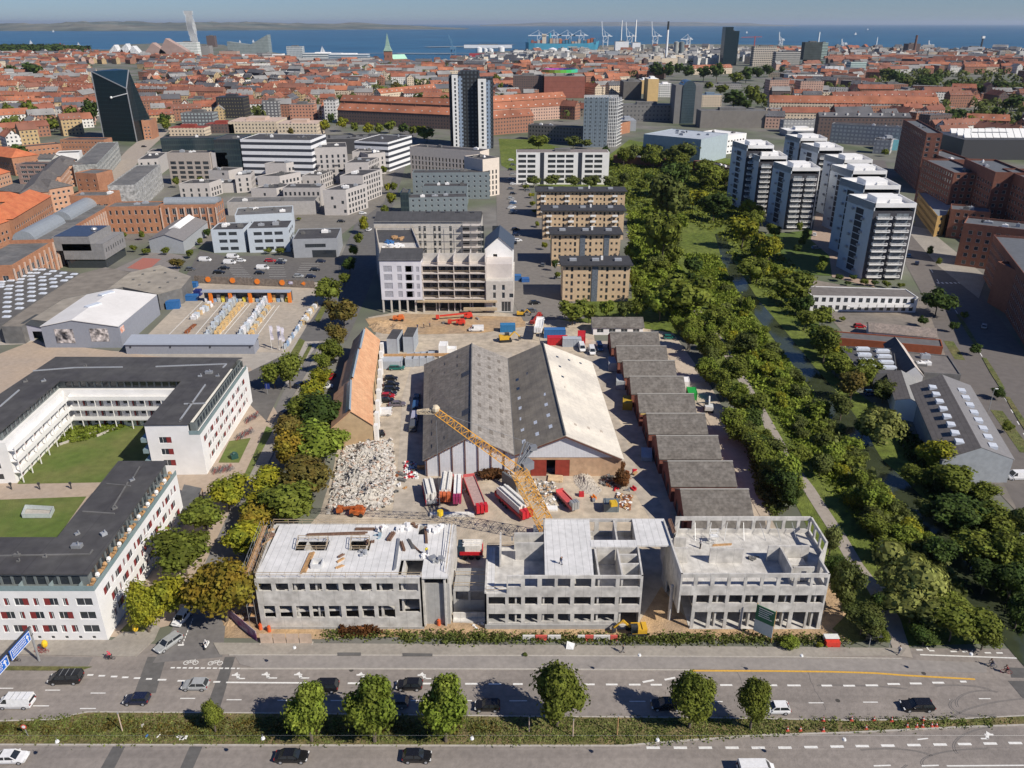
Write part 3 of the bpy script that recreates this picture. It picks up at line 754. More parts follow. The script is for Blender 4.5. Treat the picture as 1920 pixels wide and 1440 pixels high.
sc_=ae('scaffold',(-44.8,114),'bare steel scaffold of poles along the left side of the left concrete block','scaffolding')
mb=MB()
for i in RG(8):
 y=YF+.5+i*2.1;x=-43.6-.06*i*1
 for dx in(0,-1.3):
  mb.at((x+dx-.3,y,0),(x+dx-.3,y,zt+1.2),.04,n=5)
 for z in(2.2,4.4,6.6,8.8,10.8):mb.ad((x-.3,y,z),(x-1.6,y,z),.05)
for z in(2.2,4.4,6.6,8.8,10.8,11.8):
 for dx in(-.3,-1.6):mb.ad((-43.6+dx,YF+.5,z),(-44.5+dx,YF+15.2,z),.05)
mb.aa('poles',av,sc_)
mb=MB()
for z in(2.25,4.45,6.65,8.85,10.85):mb.ak([(-44.9,YF+.5),(-44.1,YF+.5),(-45,YF+15),(-45.8,YF+15)],z,z+.05,aS=1)
mb.aa('planks',bp,sc_)
B_=ae('unfinished_block',(9,116),'middle unfinished concrete block, half roofed with white slabs, open rooms at both sides','building')
bl,br=XA(909,5,YF),XA(1204,8,YF);zt=11.2;zf=7.55
c2=zc([(365,515),(545,658),(692,805),(842,952),(988,1100),(1135,1285),(1318,1503),(1538,1725)],4.8,840)
mid=aW(c2,1119.5,1134,bl);low=aW(zc([(365,515)],4.8,840)+c2[1:3],1151,1168,bl)+aW(c2[3:6]+zc([(1313,1495)],4.8,840),1151,1165.5,bl)+aW(zc([(1530,1712)],4.8,840),1148,1172,bl)
top=aW(zc([(540,655),(692,805),(845,960),(988,1102),(1140,1290),(1325,1510),(1545,1730)],4.8,840),1085,1101,bl)
aA(B_,(bl,YF),(br,YF),0,zf,mid+low)
x5=XA(950,10,YF);aA(B_,(x5,YF),(br,YF),zf,zt,[(a+bl-x5,b+bl-x5,c,d)for a,b,c,d in top])
aA(B_,(bl+.0,121.5),(bl,YF),0,zf+.4,[]);aA(B_,(br,YF),(br+.9,125.2),0,zt,[(9,12,zf+.3,zt-.5)])
aA(B_,(br+.9,125.2),(5.8,125.2),0,zt,[(.6+i*3.4,3.2+i*3.4,zf+.9,zt-.6)for i in RG(4)]);aA(B_,(5.8,125.2),(5.8,121.5),0,zt,[]);aA(B_,(5.8,121.5),(bl,121.5),0,zf,[])
slab(B_,[(bl+.3,YF+.3),(br-.3,YF+.3),(br+.5,124.9),(6.1,124.9),(6.1,121.2),(bl+.3,121.2)],zf-.1);slab(B_,[(bl+.3,YF+.3),(br-.3,YF+.3),(br-.3,121),(bl+.3,121)],3.7)
slab(B_,[(bl-.02,YF-.12),(XA(1156,0,YF),YF-.12),(XA(1156,0,YF),YF+3),(bl-.02,YF+3)],1,1,'plinth',cI)
slab(B_,[(G(1025,1076,zt)[0]-.3,YF+.31),(G(1113,1076,zt)[0],YF+.31),(G(1103,980,zt)[0]+.3,125),(G(1020,977,zt)[0],125)],zt-.05,.3,'roof_deck',di)
slab(B_,[(G(1108,1024,zt)[0],116.4),(br+.1,116.4),(br+.2,118.4),(G(1108,1024,zt)[0],118.4)],zt,.35,'beam',di)
slab(B_,[(G(1183,977,zt)[0],116.8),(G(1184,1024,zt)[0]+7,116.8),(G(1240,976,zt)[0]+.6,125.1),(G(1186,977,zt)[0],125.1)],zt+.02,.32,'roof_deck',di)
for A,B in(((-2.2,121),(-2.2,115.5)),((.6,117.6),(5.6,117.6)),((.4,120.6),(5.7,120.6)),((14.7,YF+.4),(14.7,116)),((18.6,YF+.4),(18.6,116)),((18.6,111.6),(br-.2,111.6)),((18.6,114.2),(br-.2,114.2)),((14.7,116.3),(br-.2,116.3)),((18.9,118.6),(19,124.8))):
 aA(B_,A,B,zf-.1,zt-.12,[],'partition')
for x in(.8,5.5,10,14.7,18.6):aA(B_,(x,YF+.5),(x,121),0,zf-.4,[(1,4,.2,2.8)],'partition')
mb=MB();a3(mb,[(bl+.2,YF+.4),(x5,YF+.4)],zf,1.1);a3(mb,[(bl+.2,121),(5.6,121)],zf,1.1);mb.aa('edge_rail',cE,B_)
for a,b,w_ in(((-4.2,YF+.5),(-4.2,121),.9),):
 slab(B_,[(-4.3,YF+.8),(-3,YF+.8),(-3,121),(-4.3,121)],zf+.12,.14,'loose_slab',di)
K_=ae('link_bay',(-7.6,115),'dark sunken bay with low concrete walls between the left and middle concrete blocks','building part')
slab(K_,[(xr+.35,YF+1.5),(bl-.05,YF+1.5),(bl-.05,118.5),(xr+.6,118.5)],.3,.3)
aA(K_,(xr+.35,112.2),(bl-.05,112.2),0,5,[(.4,2.6,2.9,4.8),(3,5.3,2.9,4.8)],m=cI);slab(K_,[(xr+.4,112.5),(bl-.05,112.5),(bl-.05,118.5),(xr+.6,118.5)],5,.3,m=cI)
aA(K_,(xr+.35,YF+2.4),(bl-.05,YF+2.4),0,1.4,[],m=dS)
mb=MB();a3(mb,[(xr+.4,113),(bl-.1,113)],5);a3(mb,[(xr+.4,116),(bl-.1,116)],5);mb.aa('edge_rail',cE,K_)
bL=ae('unfinished_block',(41,116),'right unfinished concrete block, roofless, with a wall of window openings around its open top floor','building')
cl,cr=XA(1275,9,YF),XA(1556,11,YF);zt=11.6;zf=8
t3=zc([(370,487),(520,637),(672,787),(818,937),(965,1085),(1115,1232),(1265,1385),(1415,1535),(1560,1685)],4.8,1200)
m3=zc([(507,622),(652,768),(802,918),(945,1062),(1095,1212),(1243,1360),(1390,1508),(1537,1655)],4.8,1200)
g3=zc([(485,600),(632,750),(780,895),(920,1040),(1068,1185),(1215,1330),(1365,1480),(1500,1600)],4.8,1200)
aA(bL,(cl,YF),(cr,YF),7.6,zt,aW(t3,1083,1099,cl));bZ=XA(1298,5,YF)
aA(bL,(bZ,YF),(cr-.02,YF),0,7.6,aW(m3,1116,1131,bZ)+[(a,b,.05,d)for a,b,c,d in aW(g3,1147.5,1180,bZ)])
slab(bL,[(cl,YF),(bZ,YF),(bZ,124),(cl,124)],7.6,.4,'beam')
xb0,xb1=G(1268,972,zt)[0],G(1525,972,zt)[0];YB=125.3;xb2=G(1553,1022,zt)[0]
bk=zc([(352,462),(487,597),(622,730),(762,863),(893,1000),(1028,1135),(1165,1270),(1297,1403),(1430,1505)],4.8,1200)
bo=aW(bk,981,995.5,0,YB)
aA(bL,(xb1,YB),(xb0,YB),0,zt,[(xb1-b,xb1-a,zf+.9,zt-.75)for a,b,c,d in bo])
aA(bL,(cr,YF),(cr-.1,112.5),0,zt,[(1,3.2,8.9,10.8)]);aA(bL,(cr-.1,112.5),(xb2+.3,117.2),0,zt,[]);aA(bL,(xb2+.3,117.2),(xb1,YB),0,zt,[(.6,2.6,8.7,10.9),(3.2,5.2,8.7,10.9),(5.8,7.7,8.7,10.9)])
aA(bL,(cl-.3,124),(cl,YF),3.5,zt,[]);aA(bL,(cl-.1,122),(cl-.1,118),0,3.5,[])
slab(bL,[(cl+.3,YF+.3),(cr-.3,YF+.3),(xb2,117.2),(xb1-.3,YB-.3),(xb0+.3,YB-.3),(cl+.1,117)],zf);slab(bL,[(bZ+.3,YF+.3),(cr-.3,YF+.3),(xb2,117.2),(xb1-.3,YB-.3),(bZ,YB-.3)],4.1)
slab(bL,[(bZ-.1,YF-.1),(cr,YF-.1),(cr,YF+14),(bZ-.1,YF+14)],.12,.12,'floor_slab')
mb=MB().at((cl-.9+.2,YF+2.4,0),(cl-.7,YF+2.4,7.4),.3,n=10).aa('column',dS,bL)
def W3(A,B,z0,z1,ops=()):
 aA(bL,A,B,z0,z1,list(ops),'partition')
g=lambda x,y,z=8:G(x,y,z)
pA,pB=g(1329,1056),g(1391,1056);W3(pA,pB,zf,11)
pA,pB=g(1263,1056),g(1288,1056);W3(pA,pB,zf,11.2)
pA=g(1437,1052);W3(pA,(cr-.5,pA[1]),zf,11.2);W3((pA[0]+2.4,YF+2.2),(pA[0]+2.3,pA[1]),zf,11)
W3((pA[0]+2.6,YF+2.6),(cr-1.6,YF+2.6),zf,11,[(1.4,2.3,zf,10.2)])
slab(bL,[(pA[0]+3,YF+6),(cr-1.5,YF+6),(cr-1.5,YF+8),(pA[0]+3,YF+8)],zf+.9,.3,'loose_slab')
W3((g(1258,1022)[0],119.2),(g(1280,1022)[0],119.2),zf,11)
for x in(bZ+4.4,bZ+10.2,bZ+16,bZ+21):W3((x,YF+.5),(x,124),0,7.7,[(1,4,.2,3)])
mb=MB();rr=aZ(4)
for i in RG(9):
 x=28+i*3;mb.at((x,YB-.4,10.5),(x+rr.uniform(-1,1),YB-2.6,zf),.05,n=5)
for i in RG(5):x=g(1335+i*12,1056)[0];mb.at((x,g(0,1056)[1]+.3,10.4),(x+.3,g(0,1056)[1]+2.2,zf),.05,n=5)
mb.aa('steel_props',av,bL)
def aQ(x,y,x2,y2,z,w_,h_,label,m=bp,name='timber_stack',cat='timber'):
 a,b=G(x,y,z),G(x2,y2,z);L_=hypot(b[0]-a[0],b[1]-a[1]);aI=atan2(b[1]-a[1],b[0]-a[0]);mb=MB()
 cx,cy=(a[0]+b[0])/2,(a[1]+b[1])/2;n=max(2,int(w_/.14))
 for k in RG(n):
  o=(k-(n-1)/2)*w_/n;dx=rr.uniform(-.15,.15)
  mb.af(cx-sin(aI)*o+dx*cos(aI),cy+cos(aI)*o+dx*sin(aI),z,L_*rr.uniform(.9,1),w_/n*.85,h_*rr.uniform(.6,1),aI)
 return aE(mb.aa(name,m,aq=(cx,cy,z)),label,cat)
zt=10.7;cb=ac('m71',(.17,.10,.07),.3,2)
aQ(573,1004,689,1000,zt,.7,.35,'long brown timber beams lying across the left deck above the two openings',cb)
aQ(665,993,704,993,zt,.6,.3,'short dark timber stack near the back edge of the left deck',cb)
aQ(568,1076,586,1036,zt,.9,.3,'pale plywood boards lying lengthways near the front of the left deck')
aQ(497,1010,514,1002,zt,.9,.5,'small brown timber pile at the back left corner of the left deck',cb)
aQ(489,1024,511,1008,zt,.25,.15,'single thin plank near the back left corner of the left deck')
aQ(502,996,514,993,zt,.5,.3,'short boards at the very back left corner of the left deck')
aQ(632,1055,645,1047,zt,.45,.3,'middle one of three short wood piles on the left deck')
aQ(630,1066,644,1060,zt,.5,.3,'front one of three short wood piles on the left deck')
aQ(634,1046,644,1040,zt,.5,.4,'rear one of three short wood piles on the left deck',cb)
aQ(740,1070,748,1010,zt,.5,.3,'long steel props lying along the joint of the left deck',av,'prop_stack','props')
aQ(752,1016,758,1034,zt,.6,.4,'brown boards leaning at the middle of the right hand part of the left deck',cb)
aQ(766,1012,776,1030,zt,.5,.3,'grey boards right of the brown leaning boards on the left deck',al)
aQ(728,1015,738,1000,zt,.8,.5,'heap of brown shuttering left of the deck joint',cb)
aQ(800,1020,798,990,zt,.5,.3,'narrow brown boards beside the small roof opening of the left deck',cb)
aQ(829,1060,836,985,zt,.4,.3,'white metal strips along the right edge of the left deck',ag,'metal_strips','metal strips')
aQ(770,1018,790,1038,zt,.3,.2,'thin dark plank lying aslant on the left deck',cb)
def aL(name,label,cat,x,y,z,m,parts,scale=1):
 c=G(x,y,z);mb=MB();r=aZ(int(x*y))
 for k in RG(parts):
  a,b=r.uniform(-1,1)*scale,r.uniform(-.8,.8)*scale
  mb.af(c[0]+a,c[1]+b,z,r.uniform(.3,1)*scale,r.uniform(.2,.7)*scale,r.uniform(.15,.6)*scale,r.uniform(0,3))
 return aE(mb.aa(name,m,aq=(*c,z)),label,cat)
dT=flat('m72',(.05,.16,.38),.5)
aL('wrapped_pack','white wrapped pack of insulation near the back edge of the left deck','building material',716,992,zt,ag,5,.9)
aL('wrapped_pack','heap of white sheets at the back of the left deck, beside the joint','building material',758,989,zt,ag,9,1.2)
aL('scrap_heap','small heap of brown offcuts near the back right of the left deck','scrap',778,987,zt,cb,7,.8)
aL('wrapped_pack','blue grey pack at the centre back of the left deck','building material',707,1007,zt,flat('m73',(.25,.35,.42)),4,.8)
aL('metal_boxes','cluster of grey metal boxes at the right front corner of the left deck','metal boxes',820,1050,zt,av,9,1.2)
aL('scrap_heap','rubbish heap beside the right opening of the left deck','scrap',800,1045,zt,ag,8,.8)
aL('frame_stack','stack of grey window frames at the middle of the left deck','frames',682,1038,zt,a4,6,.9)
aL('scrap_heap','brown scrap by the far opening of the left deck','scrap',692,1017,zt,cb,8,.8)
aL('bricks','pale boxes scattered at the right back corner of the left deck','building material',815,992,zt,ag,8,1.3)
aL('tool_pile','pile of tools and steel at the back of the right concrete block','tools',1413,1047,8,al,8,.8)
aL('tool_pile','dark pile by the grey partition on the right concrete block','tools',1385,1040,8,cv,8,.7)
aL('steel_parts','steel parts at the back left of the middle concrete block','steel parts',968,1012,7.6,av,8,.9)
aQ(1336,1023,1372,1021,8,.5,.2,'pinkish planks lying behind the grey panel on the right concrete block')
aQ(1255,975,1264,1000,11.4,.7,.4,'brown timber between the white roof slab and the right concrete block',cb)
mb=MB();c=G(595,1060,10.7);
for a,b in(((-.9,-.9),(.9,-.9)),((.9,-.9),(.9,.9)),((.9,.9),(-.9,.9)),((-.9,.9),(-.9,-.9))):mb.ad((c[0]+a[0],c[1]+a[1],11.1),(c[0]+b[0],c[1]+b[1],11.1),.2,.8)
aE(mb.aa('shaft_kerb',flat('m74',(.6,.6,.6)),aq=(*c,10.7)),'small square white kerb around a dark shaft on the left deck','roof hatch')
t=ae('work_platform',(*G(1337,1018,8),8),'white tubular work platform standing on the open floor of the right concrete block','work platform')
mb=MB();x,y=t.location.x,t.location.y
for dx in(-.7,.7):
 for dy in(-.5,.5):mb.ad((x+dx,y+dy,8),(x+dx,y+dy,10.6),.07)
for z in(8.6,9.6,10.6):
 for a,b in(((-.7,-.5),(.7,-.5)),((.7,-.5),(.7,.5)),((.7,.5),(-.7,.5)),((-.7,.5),(-.7,-.5))):mb.ad((x+a[0],y+a[1],z),(x+b[0],y+b[1],z),.06)
mb.aa('frame',aC,t);mb=MB().af(x,y,9.55,1.4,1,.08).aa('platform',aC,t)
bb=ae('billboard',(42,106,0),'tall tilted green and white site billboard before the right concrete block','billboard')
a,b=ab((40.9,106.6,0)),ab((43.4,104.6,0));d=(b-a).normalized();n=ab((-d.y,d.x,0))
mb=MB().ak([(a.x,a.y),(b.x,b.y),(b.x+n.x*.12,b.y+n.y*.12),(a.x+n.x*.12,a.y+n.y*.12)],1.2,3.6,aS=1).aa('lower_panel',[flat('m75',(.55,.6,.58))],bb)
mb=MB().ak([(a.x,a.y),(b.x,b.y),(b.x+n.x*.12,b.y+n.y*.12),(a.x+n.x*.12,a.y+n.y*.12)],3.6,6.6,aS=1).aa('upper_panel',[flat('m76',(.01,.13,.06))],bb)
mb=MB()
for k in RG(5):
 z=6.2-k*.4;L0,L1=.15,.15+rr.uniform(.5,.8)
 p,q2=a.lerp(b,L0),a.lerp(b,L1);mb.ad((p.x-n.x*.03,p.y-n.y*.03,z),(q2.x-n.x*.03,q2.y-n.y*.03,z),.02,.13)
mb.aa('text_lines',aC,bb)
mb=MB()
for p in(a,b):mb.at((p.x+n.x*.3,p.y+n.y*.3,0),(p.x+n.x*.3,p.y+n.y*.3,6.7),.1,n=6)
mb.aa('post',bp,bb)
ETL=ac('m77',(.215,.19,.165),.22,1.2,aj=(.16,.145,.125),ao=.4,stripe=('v',1.5,.12,.12))
ETB=ac('m78',(.26,.23,.185),.16,1.2,aj=(.18,.16,.135),ao=.3,stripe=('v',1.5,.12,.12))
ETW=ac('m79',(.72,.66,.56),.08,1,aj=(.54,.50,.44),ao=.12,stripe=('v',1.5,.05,.1))
eh=ac('m80',(.62,.63,.66),.06,1,stripe=('u',.35,.12,.4))
H_=ae('twin_hall',(0,187),'big old twin gabled hall with patched grey roofs and one chalky white roof slope','hall')
LF=[(-19.9,159.2,4.7),(-9.2,159.2,10.8),(.6,159.2,6)];LB=[(-25.2,214,4.7),(-11.6,214.5,10.8),(-1.2,215,6)]
RF=[(.6,159.2,6),(12,159.2,10.9),(24.9,159.2,5)];RB=[(-1.2,215,6),(9,214.6,10.9),(22.9,215,5)]
def da(parent,a,b,c,d,m,name,th=.18):
 mb=MB().face([a,b,c,d]);lo=[(p[0],p[1],p[2]-th)for p in(a,b,c,d)];mb.face(lo[::-1])
 q=[a,b,c,d]
 for i in RG(4):mb.face([lo[i],lo[(i+1)%4],q[(i+1)%4],q[i]])
 return mb.aa(name,m,parent)
up=lambda p,dz=.15,dy=0,dx=0:(p[0]+dx,p[1]+dy,p[2]+dz)
sl=[da(H_,up(LF[0],-.1,-.9,-.4),up(LF[1],.15,-.9),up(LB[1],.15,.5),up(LB[0],-.1,.5,-.4),ETL,'roof_slope'),da(H_,up(LF[1],.15,-.9),up(LF[2],.1,-.9),up(LB[2],.1,.5),up(LB[1],.15,.5),ac('m81',(.31,.285,.26),.22,1.6,aj=(.24,.22,.20),ao=.5,stripe=('v',1.5,.12,.12)),'roof_slope'),da(H_,up(RF[0],.1,-.9),up(RF[1],.15,-.9),up(RB[1],.15,.5),up(RB[0],.1,.5),ETB,'roof_slope'),da(H_,up(RF[1],.15,-.9),up(RF[2],-.05,-.9,.5),up(RB[2],-.05,.5,.5),up(RB[1],.15,.5),ETW,'roof_slope')]
aE(sl[3],'chalky white roof slope')
def bE(S_,u,v_,wu,wv,m,name,parent,dz=.05,off=0):
 a,b,c,d=S_
 def P(s,t):
  p=ab(a).lerp(ab(b),s);q=ab(d).lerp(ab(c),s);r_=p.lerp(q,t);return(r_.x,r_.y,r_.z+.15+dz)
 mb=MB();q=[P(u,v_),P(u+wu,v_),P(u+wu,v_+wv),P(u,v_+wv)];mb.face(q);lo=[(p[0],p[1],p[2]-.12)for p in q]
 for i in RG(4):mb.face([lo[i],lo[(i+1)%4],q[(i+1)%4],q[i]])
 return mb.aa(name,m,parent)
sL1=(LF[0],LF[1],LB[1],LB[0]);sL2=(LF[1],LF[2],LB[2],LB[1]);sR1=(RF[0],RF[1],RB[1],RB[0]);sR2=(RF[1],RF[2],RB[2],RB[1])
SKY=flat('m82',(.62,.66,.72),.4);SKYD=ac('m83',(.17,.15,.13),.15,2)
for r_ in RG(8):
 for k in RG(3):
  if r_ in(0,7)and k==1:pass
  bE(sL1,.16+.27*k,.05+.115*r_+.02*k,.06,.035,SKYD,'skylight',sl[0]);bE(sL2,.16+.27*k,.06+.115*r_+.015*k,.08,.035,SKYD,'skylight',sl[1])
for r_ in RG(7):
 for k in RG(3):
  bE(sR1,.16+.28*k,.05+.105*r_+.02*k,.07,.028,SKY if r_<5 else aP,'skylight',sl[2])
  if r_ not in(1,):bE(sR2,.22+.25*k,.12+.125*r_+.02*k,.05,.02,ac('m84',(.42,.36,.30),.3,3)if r_<4 else aP,'skylight',sl[3])
bE(sL1,.80,.62,.15,.05,aR,'hatch',sl[0]);bE(sL1,.80,.2,.15,.055,aR,'hatch',sl[0])
mb=MB().ad(up(LF[1],.3,-.9),up(LB[1],.3,.5),.3,.12).ad(up(RF[1],.3,-.9),up(RB[1],.3,.5),.3,.12).aa('ridge_cap',al,H_)
mb=MB().ad(up(LF[2],.12,-.9),up(LB[2],.12,.5),.9,.06).aa('valley_gutter',al,H_)
mb=MB()
def gwall(mb,aB):mb.face([(p[0],p[1],0)for p in(aB[0],aB[-1])]+[p for p in reversed(aB)])
gwall(mb,LF);mb.aa('gable_wall',eh,H_)
mb=MB().face([(RB[2][0],215,0),(LB[0][0],214,0),LB[0],LB[1],LB[2],RB[1],RB[2]]).face([(LB[0][0],214,0),(LF[0][0],159.2,0),LF[0],LB[0]]).face([(RF[2][0],159.2,0),(RB[2][0],215,0),RB[2],RF[2]]).aa('side_wall',ac('m85',(.16,.09,.07),.2,1,stripe=('u',.5,.3,.1)),H_)
mb=MB()
cg(mb,(.6,159.2),(24.9,159.2),0,5,[(3.6,12.6,0,4.3)],.5);mb.aa('brick_wall',ac('m86',(.50,.34,.22),.15,1,aj=(.42,.27,.17),ao=.3),H_)
mb=MB().face([(.6,159.1,5),(24.9,159.1,5),(12,159.1,10.9),(.6,159.1,6)]).aa('gable_wall',eh,H_)
mb=MB()
for k in RG(7):x=-19.5+k*2.95;zt_=4.7+(x+19.9)/10.7*6.1 if x<-9.2 else 10.8-(x+9.2)/9.8*4.8;mb.ad((x,159.05,0),(x,159.05,zt_-.1),.22)
for a,b in((LF[0],LF[1]),(LF[1],LF[2])):
 for k in RG(14):
  p,q=ab(a).lerp(ab(b),k/14),ab(a).lerp(ab(b),(k+.6)/14);mb.ad((p.x,158.4,p.z-.25),(q.x,158.4,q.z-.25),.15,.25)
for a,b in((RF[0],RF[1]),(RF[1],RF[2])):mb.ad((a[0],158.4,a[2]-.25),(b[0],158.4,b[2]-.25),.2,.4)
mb.aa('posts',ac('m87',(.13,.06,.045),.2,2),H_)
for x0,x1 in((4.3,7.9),(9.9,13.2)):
 mb=MB().af((x0+x1)/2,159.3,0,x1-x0,.12,4.2).aa('door',ac('m88',(.27,.045,.03),.15,1,stripe=('u',.3,.2,.1)),H_)
SHEDR=ac('m89',(.125,.112,.10),.28,1.4,aj=(.17,.155,.14),ao=.5,cp=.5,stripe=('v',1.2,.12,.12))
SHEDW=ac('m90',(.23,.085,.06),.2,.8,stripe=('v',.5,.12,.2))
RIDGE=flat('m91',(.34,.32,.29),.8)
ysh=[240.6,228.5,217,205.8,194.6,183.2,171.6,159.7,147.8,136.4,127.2]
SHL=['farthest shed of the row, beside the low white office hut','second farthest shed of the row','shed of the row beside the silver tanks, third from the far end','shed of the row with the green container at its right end','shed of the row with a yellow strip along its eave','middle shed of the row, just before the one with the yellow eave','shed of the row beside the brown brush, fourth from the near end','shed of the row, third from the near end','second nearest shed of the row','nearest shed of the row, its roof cut off by the right concrete block']
for i in RG(10):
 y1,y0=ysh[i],ysh[i+1];t_=1-(y0-127)/113;x0,x1=30.2+5.2*t_,45.2+4*t_
 t=ae('gabled_shed',((x0+x1)/2,(y0+y1)/2),SHL[i],'shed','row of gabled sheds');g_=.9 if i<6 else .5;q=[(x0,y0+g_),(x1,y0+g_),(x1,y1-g_),(x0,y1-g_)]
 rb,wb=MB(),MB();aF(wb,q,0,3.9,{3:WI(2.6,2.6,.05,4.2,4,1)},[],aX=1)
 gable(rb,q,3.9,3,.15,0,gmb=wb,wall=0);wb.aa('wall',[SHEDW,aR],t);ro=rb.aa('roof',SHEDR,t)
 mb=MB().ad((x0-.2,(y0+y1)/2,7.1),(x1+.2,(y0+y1)/2,7.1),.4,.15).aa('ridge_cap',RIDGE,ro)
 if i==4:mb=MB();mb.ad((x0,y0-.2,4.1),(x1,y0-.2,4.1),.3,.3);mb.aa('yellow_gutter',flat('m92',(.5,.36,.12)),t)
t=ae('office_hut',G(1158,625),'low white hut with a long patched grey roof behind the row of sheds','hut')
q=[G(1112,628),G(1205,628),G(1205,612),G(1112,612)];q=[q[0],q[1],(q[1][0],q[0][1]+8),(q[0][0],q[0][1]+8)]
building('hut',None,None,q,2.8,ag,SHEDR,{0:WI(2.2,1.4,.8,4,3,1)},roof='gable',ar=2,parent=t)
db=[((-34.2,174.3),(-37.4,193.5)),((-37.6,193.9),(-39.6,215)),((-39.8,215.3),(-41.4,233))]
TERR=ac('m93',(.64,.37,.21),.12,1.2,aj=(.55,.29,.16),ao=.4,stripe=('v',.5,.12,.2))
HW=ac('m94',(.47,.34,.20),.1,.8,aj=(.42,.30,.18),ao=.3)
t=ae('terracotta_house',(-41,204),'long renovated house with terracotta roof and a strip of glass along the ridge','house')
for k,(a,b)in EN(db):
 w_=9.6-k*.9;a,b=ab(a),ab(b);d,n=DN(a,b);dz=k*-.25
 q=[TU(a),TU(b),TU(b+n*w_),TU(a+n*w_)]
 wb,rb=MB(),MB();an=[]
 aF(wb,q,0,5.6+dz,{0:[WI(1.1,1.6,.9,2.3,3,1),WI(1,1.1,3.6,2.3,3,1)]},an)
 gable(rb,q,5.6+dz,4,.3,0,gmb=wb,wall=0);wb.aa('wall',[HW,aP],t);ro=rb.aa('roof',TERR,t);aH(t,an)
 mb=MB();c0=a+n*(w_/2+.2)+d*.3;c1=b+n*(w_/2+.2)-d*.8;z=9.6+dz
 for s in RG(int((c1-c0).length/1)):
  p=c0+d*(s*1);p2=p+d*.9;n2=n*.9
  mb.face([(p.x-n2.x*.7,p.y-n2.y*.7,z-.3),(p2.x-n2.x*.7,p2.y-n2.y*.7,z-.3),(p2.x+n2.x*.2,p2.y+n2.y*.2,z+.55),(p.x+n2.x*.2,p.y+n2.y*.2,z+.55)])
  mb.face([(p.x+n2.x*.2,p.y+n2.y*.2,z+.55),(p2.x+n2.x*.2,p2.y+n2.y*.2,z+.55),(p2.x+n2.x*1.3,p2.y+n2.y*1.3,z-.7),(p.x+n2.x*1.3,p.y+n2.y*1.3,z-.7)])
 mb.aa('glass_ridge',flat('m95',(.30,.38,.45),.2,0,.8),ro)
mb=MB();a=ab(db[0][0]);mb.af(a.x-6.9,a.y-.08,1.2,2,.1,6).aa('white_panel',aC,t)
mb=MB()
for k in RG(9):p=ab(db[0][0]).lerp(ab(db[2][1]),k/8.5);mb.af(p.x+.5,p.y+2,.0,1,1.4,4.6,0);
mb.aa('white_dormer',ag,t)
YEL=ac('m96',(.66,.33,.05),.12,2);GRY=flat('m97',(.20,.21,.23),.5)
def cu(mb,p0,p1,w0,w1,n,t_=.1):
 a,b=ab(p0),ab(p1);d=(b-a).normalized();x=d.cross(ab((0,0,1))).normalized();y=x.cross(d)
 def bQ(k):
  w_=w0+(w1-w0)*k/n;c=a.lerp(b,k/n);return[c+x*(i*w_/2)+y*(j*w_/2)for i,j in((-1,-1),(1,-1),(1,1),(-1,1))]
 for k in RG(n):
  A,B=bQ(k),bQ(k+1)
  for i in RG(4):
   mb.ad(A[i],B[i],t_*1.5).ad(A[i],A[(i+1)%4],t_*.8)
   mb.ad(A[i],B[(i+1)%4],t_*.8)if(k+i)%2 else mb.ad(A[(i+1)%4],B[i],t_*.8)
 B=bQ(n)
 for i in RG(4):mb.ad(B[i],B[(i+1)%4],t_)
cr=ae('lattice_crane',(8,136),'tall yellow lattice crane leaning over the site with a grey winch frame at its bend','crane')
foot=ab((7.6,134.5,1.5));cM=ab((XA(817,35,122),122,35));Yj=130.5;J=ab((XA(972,ZA(882,Yj),Yj),Yj,ZA(882,Yj)))
mb=MB();cu(mb,foot,J,2.8,2.5,14,.08);mb.aa('mast',YEL,cr)
mb=MB();cu(mb,J,cM,1.6,1.1,24,.06);mb.aa('jib',YEL,cr)
mb=MB();tp=cM+ab((-3.2,.4,-.4));cu(mb,cM,tp,.8,.5,4,.09);mb.bd(cM+ab((0,0,.4)),.75).aa('jib_head',ac('m98',(.6,.5,.36),.1,2),cr)
mb=MB();rr=aZ(9)
for k in RG(9):p=J+ab((rr.uniform(-1,1),rr.uniform(-1,1),0));mb.ad(p,p+ab((2.6+rr.uniform(-1,1),2+rr.uniform(-1,2),3.4+rr.uniform(-1,2))),.2)
mb.af(J.x+1.5,J.y+1.5,J.z-.5,2.4,1.8,1.6,.6).af(J.x+2.8,J.y+2.6,J.z+3,1.3,1,.9,.3).aa('winch_frame',GRY,cr)
mb=MB().af(foot.x,foot.y,0,6.5,5.5,1.5).aa('base',GRY,cr)
mb=MB();hk=ab((cM.x,cM.y,0));hk.z=ZA(962,cM.y);mb.at(cM,hk,.035,n=4);cab=MB()
mb.at(J+ab((3,2.8,4)),cM,.03,n=4).aa('cable',GRY,cr)
mb=MB().at(hk+ab((0,0,.5)),hk-ab((0,0,.4)),.55,n=10).at(hk-ab((0,0,.4)),hk-ab((0,0,.9)),.14,n=6).aa('hook_block',flat('m99',(.75,.5,.02)),cr)
def QH(p,by):return ah(p[0],by,p[1])
def d9(label,bU,es,hw,hr,dX,wins,name='apartment_building'):
 """outer: wall polygon ccw at top of main wall; inner: recessed top storey polygon"""
 c=bX(bU);t=ae(name,(*c,0),label,'apartment block','white apartment blocks around the lawn')
 mb=MB();an=[];aF(mb,bU,0,hw,wins,an,a9=.28);mb.face([(p[0],p[1],hw-.05)for p in bU])
 mb.aa('wall',[ag,aP],t);aH(t,an)
 mb=MB();aF(mb,es,hw,hr-.25,{'all':dict(w=1.5,h=1.8,sill=.3,pitch=1.9,fl=3,n=1,z=hw)},[],aX=1);mb.aa('top_storey',[flat('m100',(.16,.18,.18)),aP],t)
 return t
hw,hr=10.4,13.2
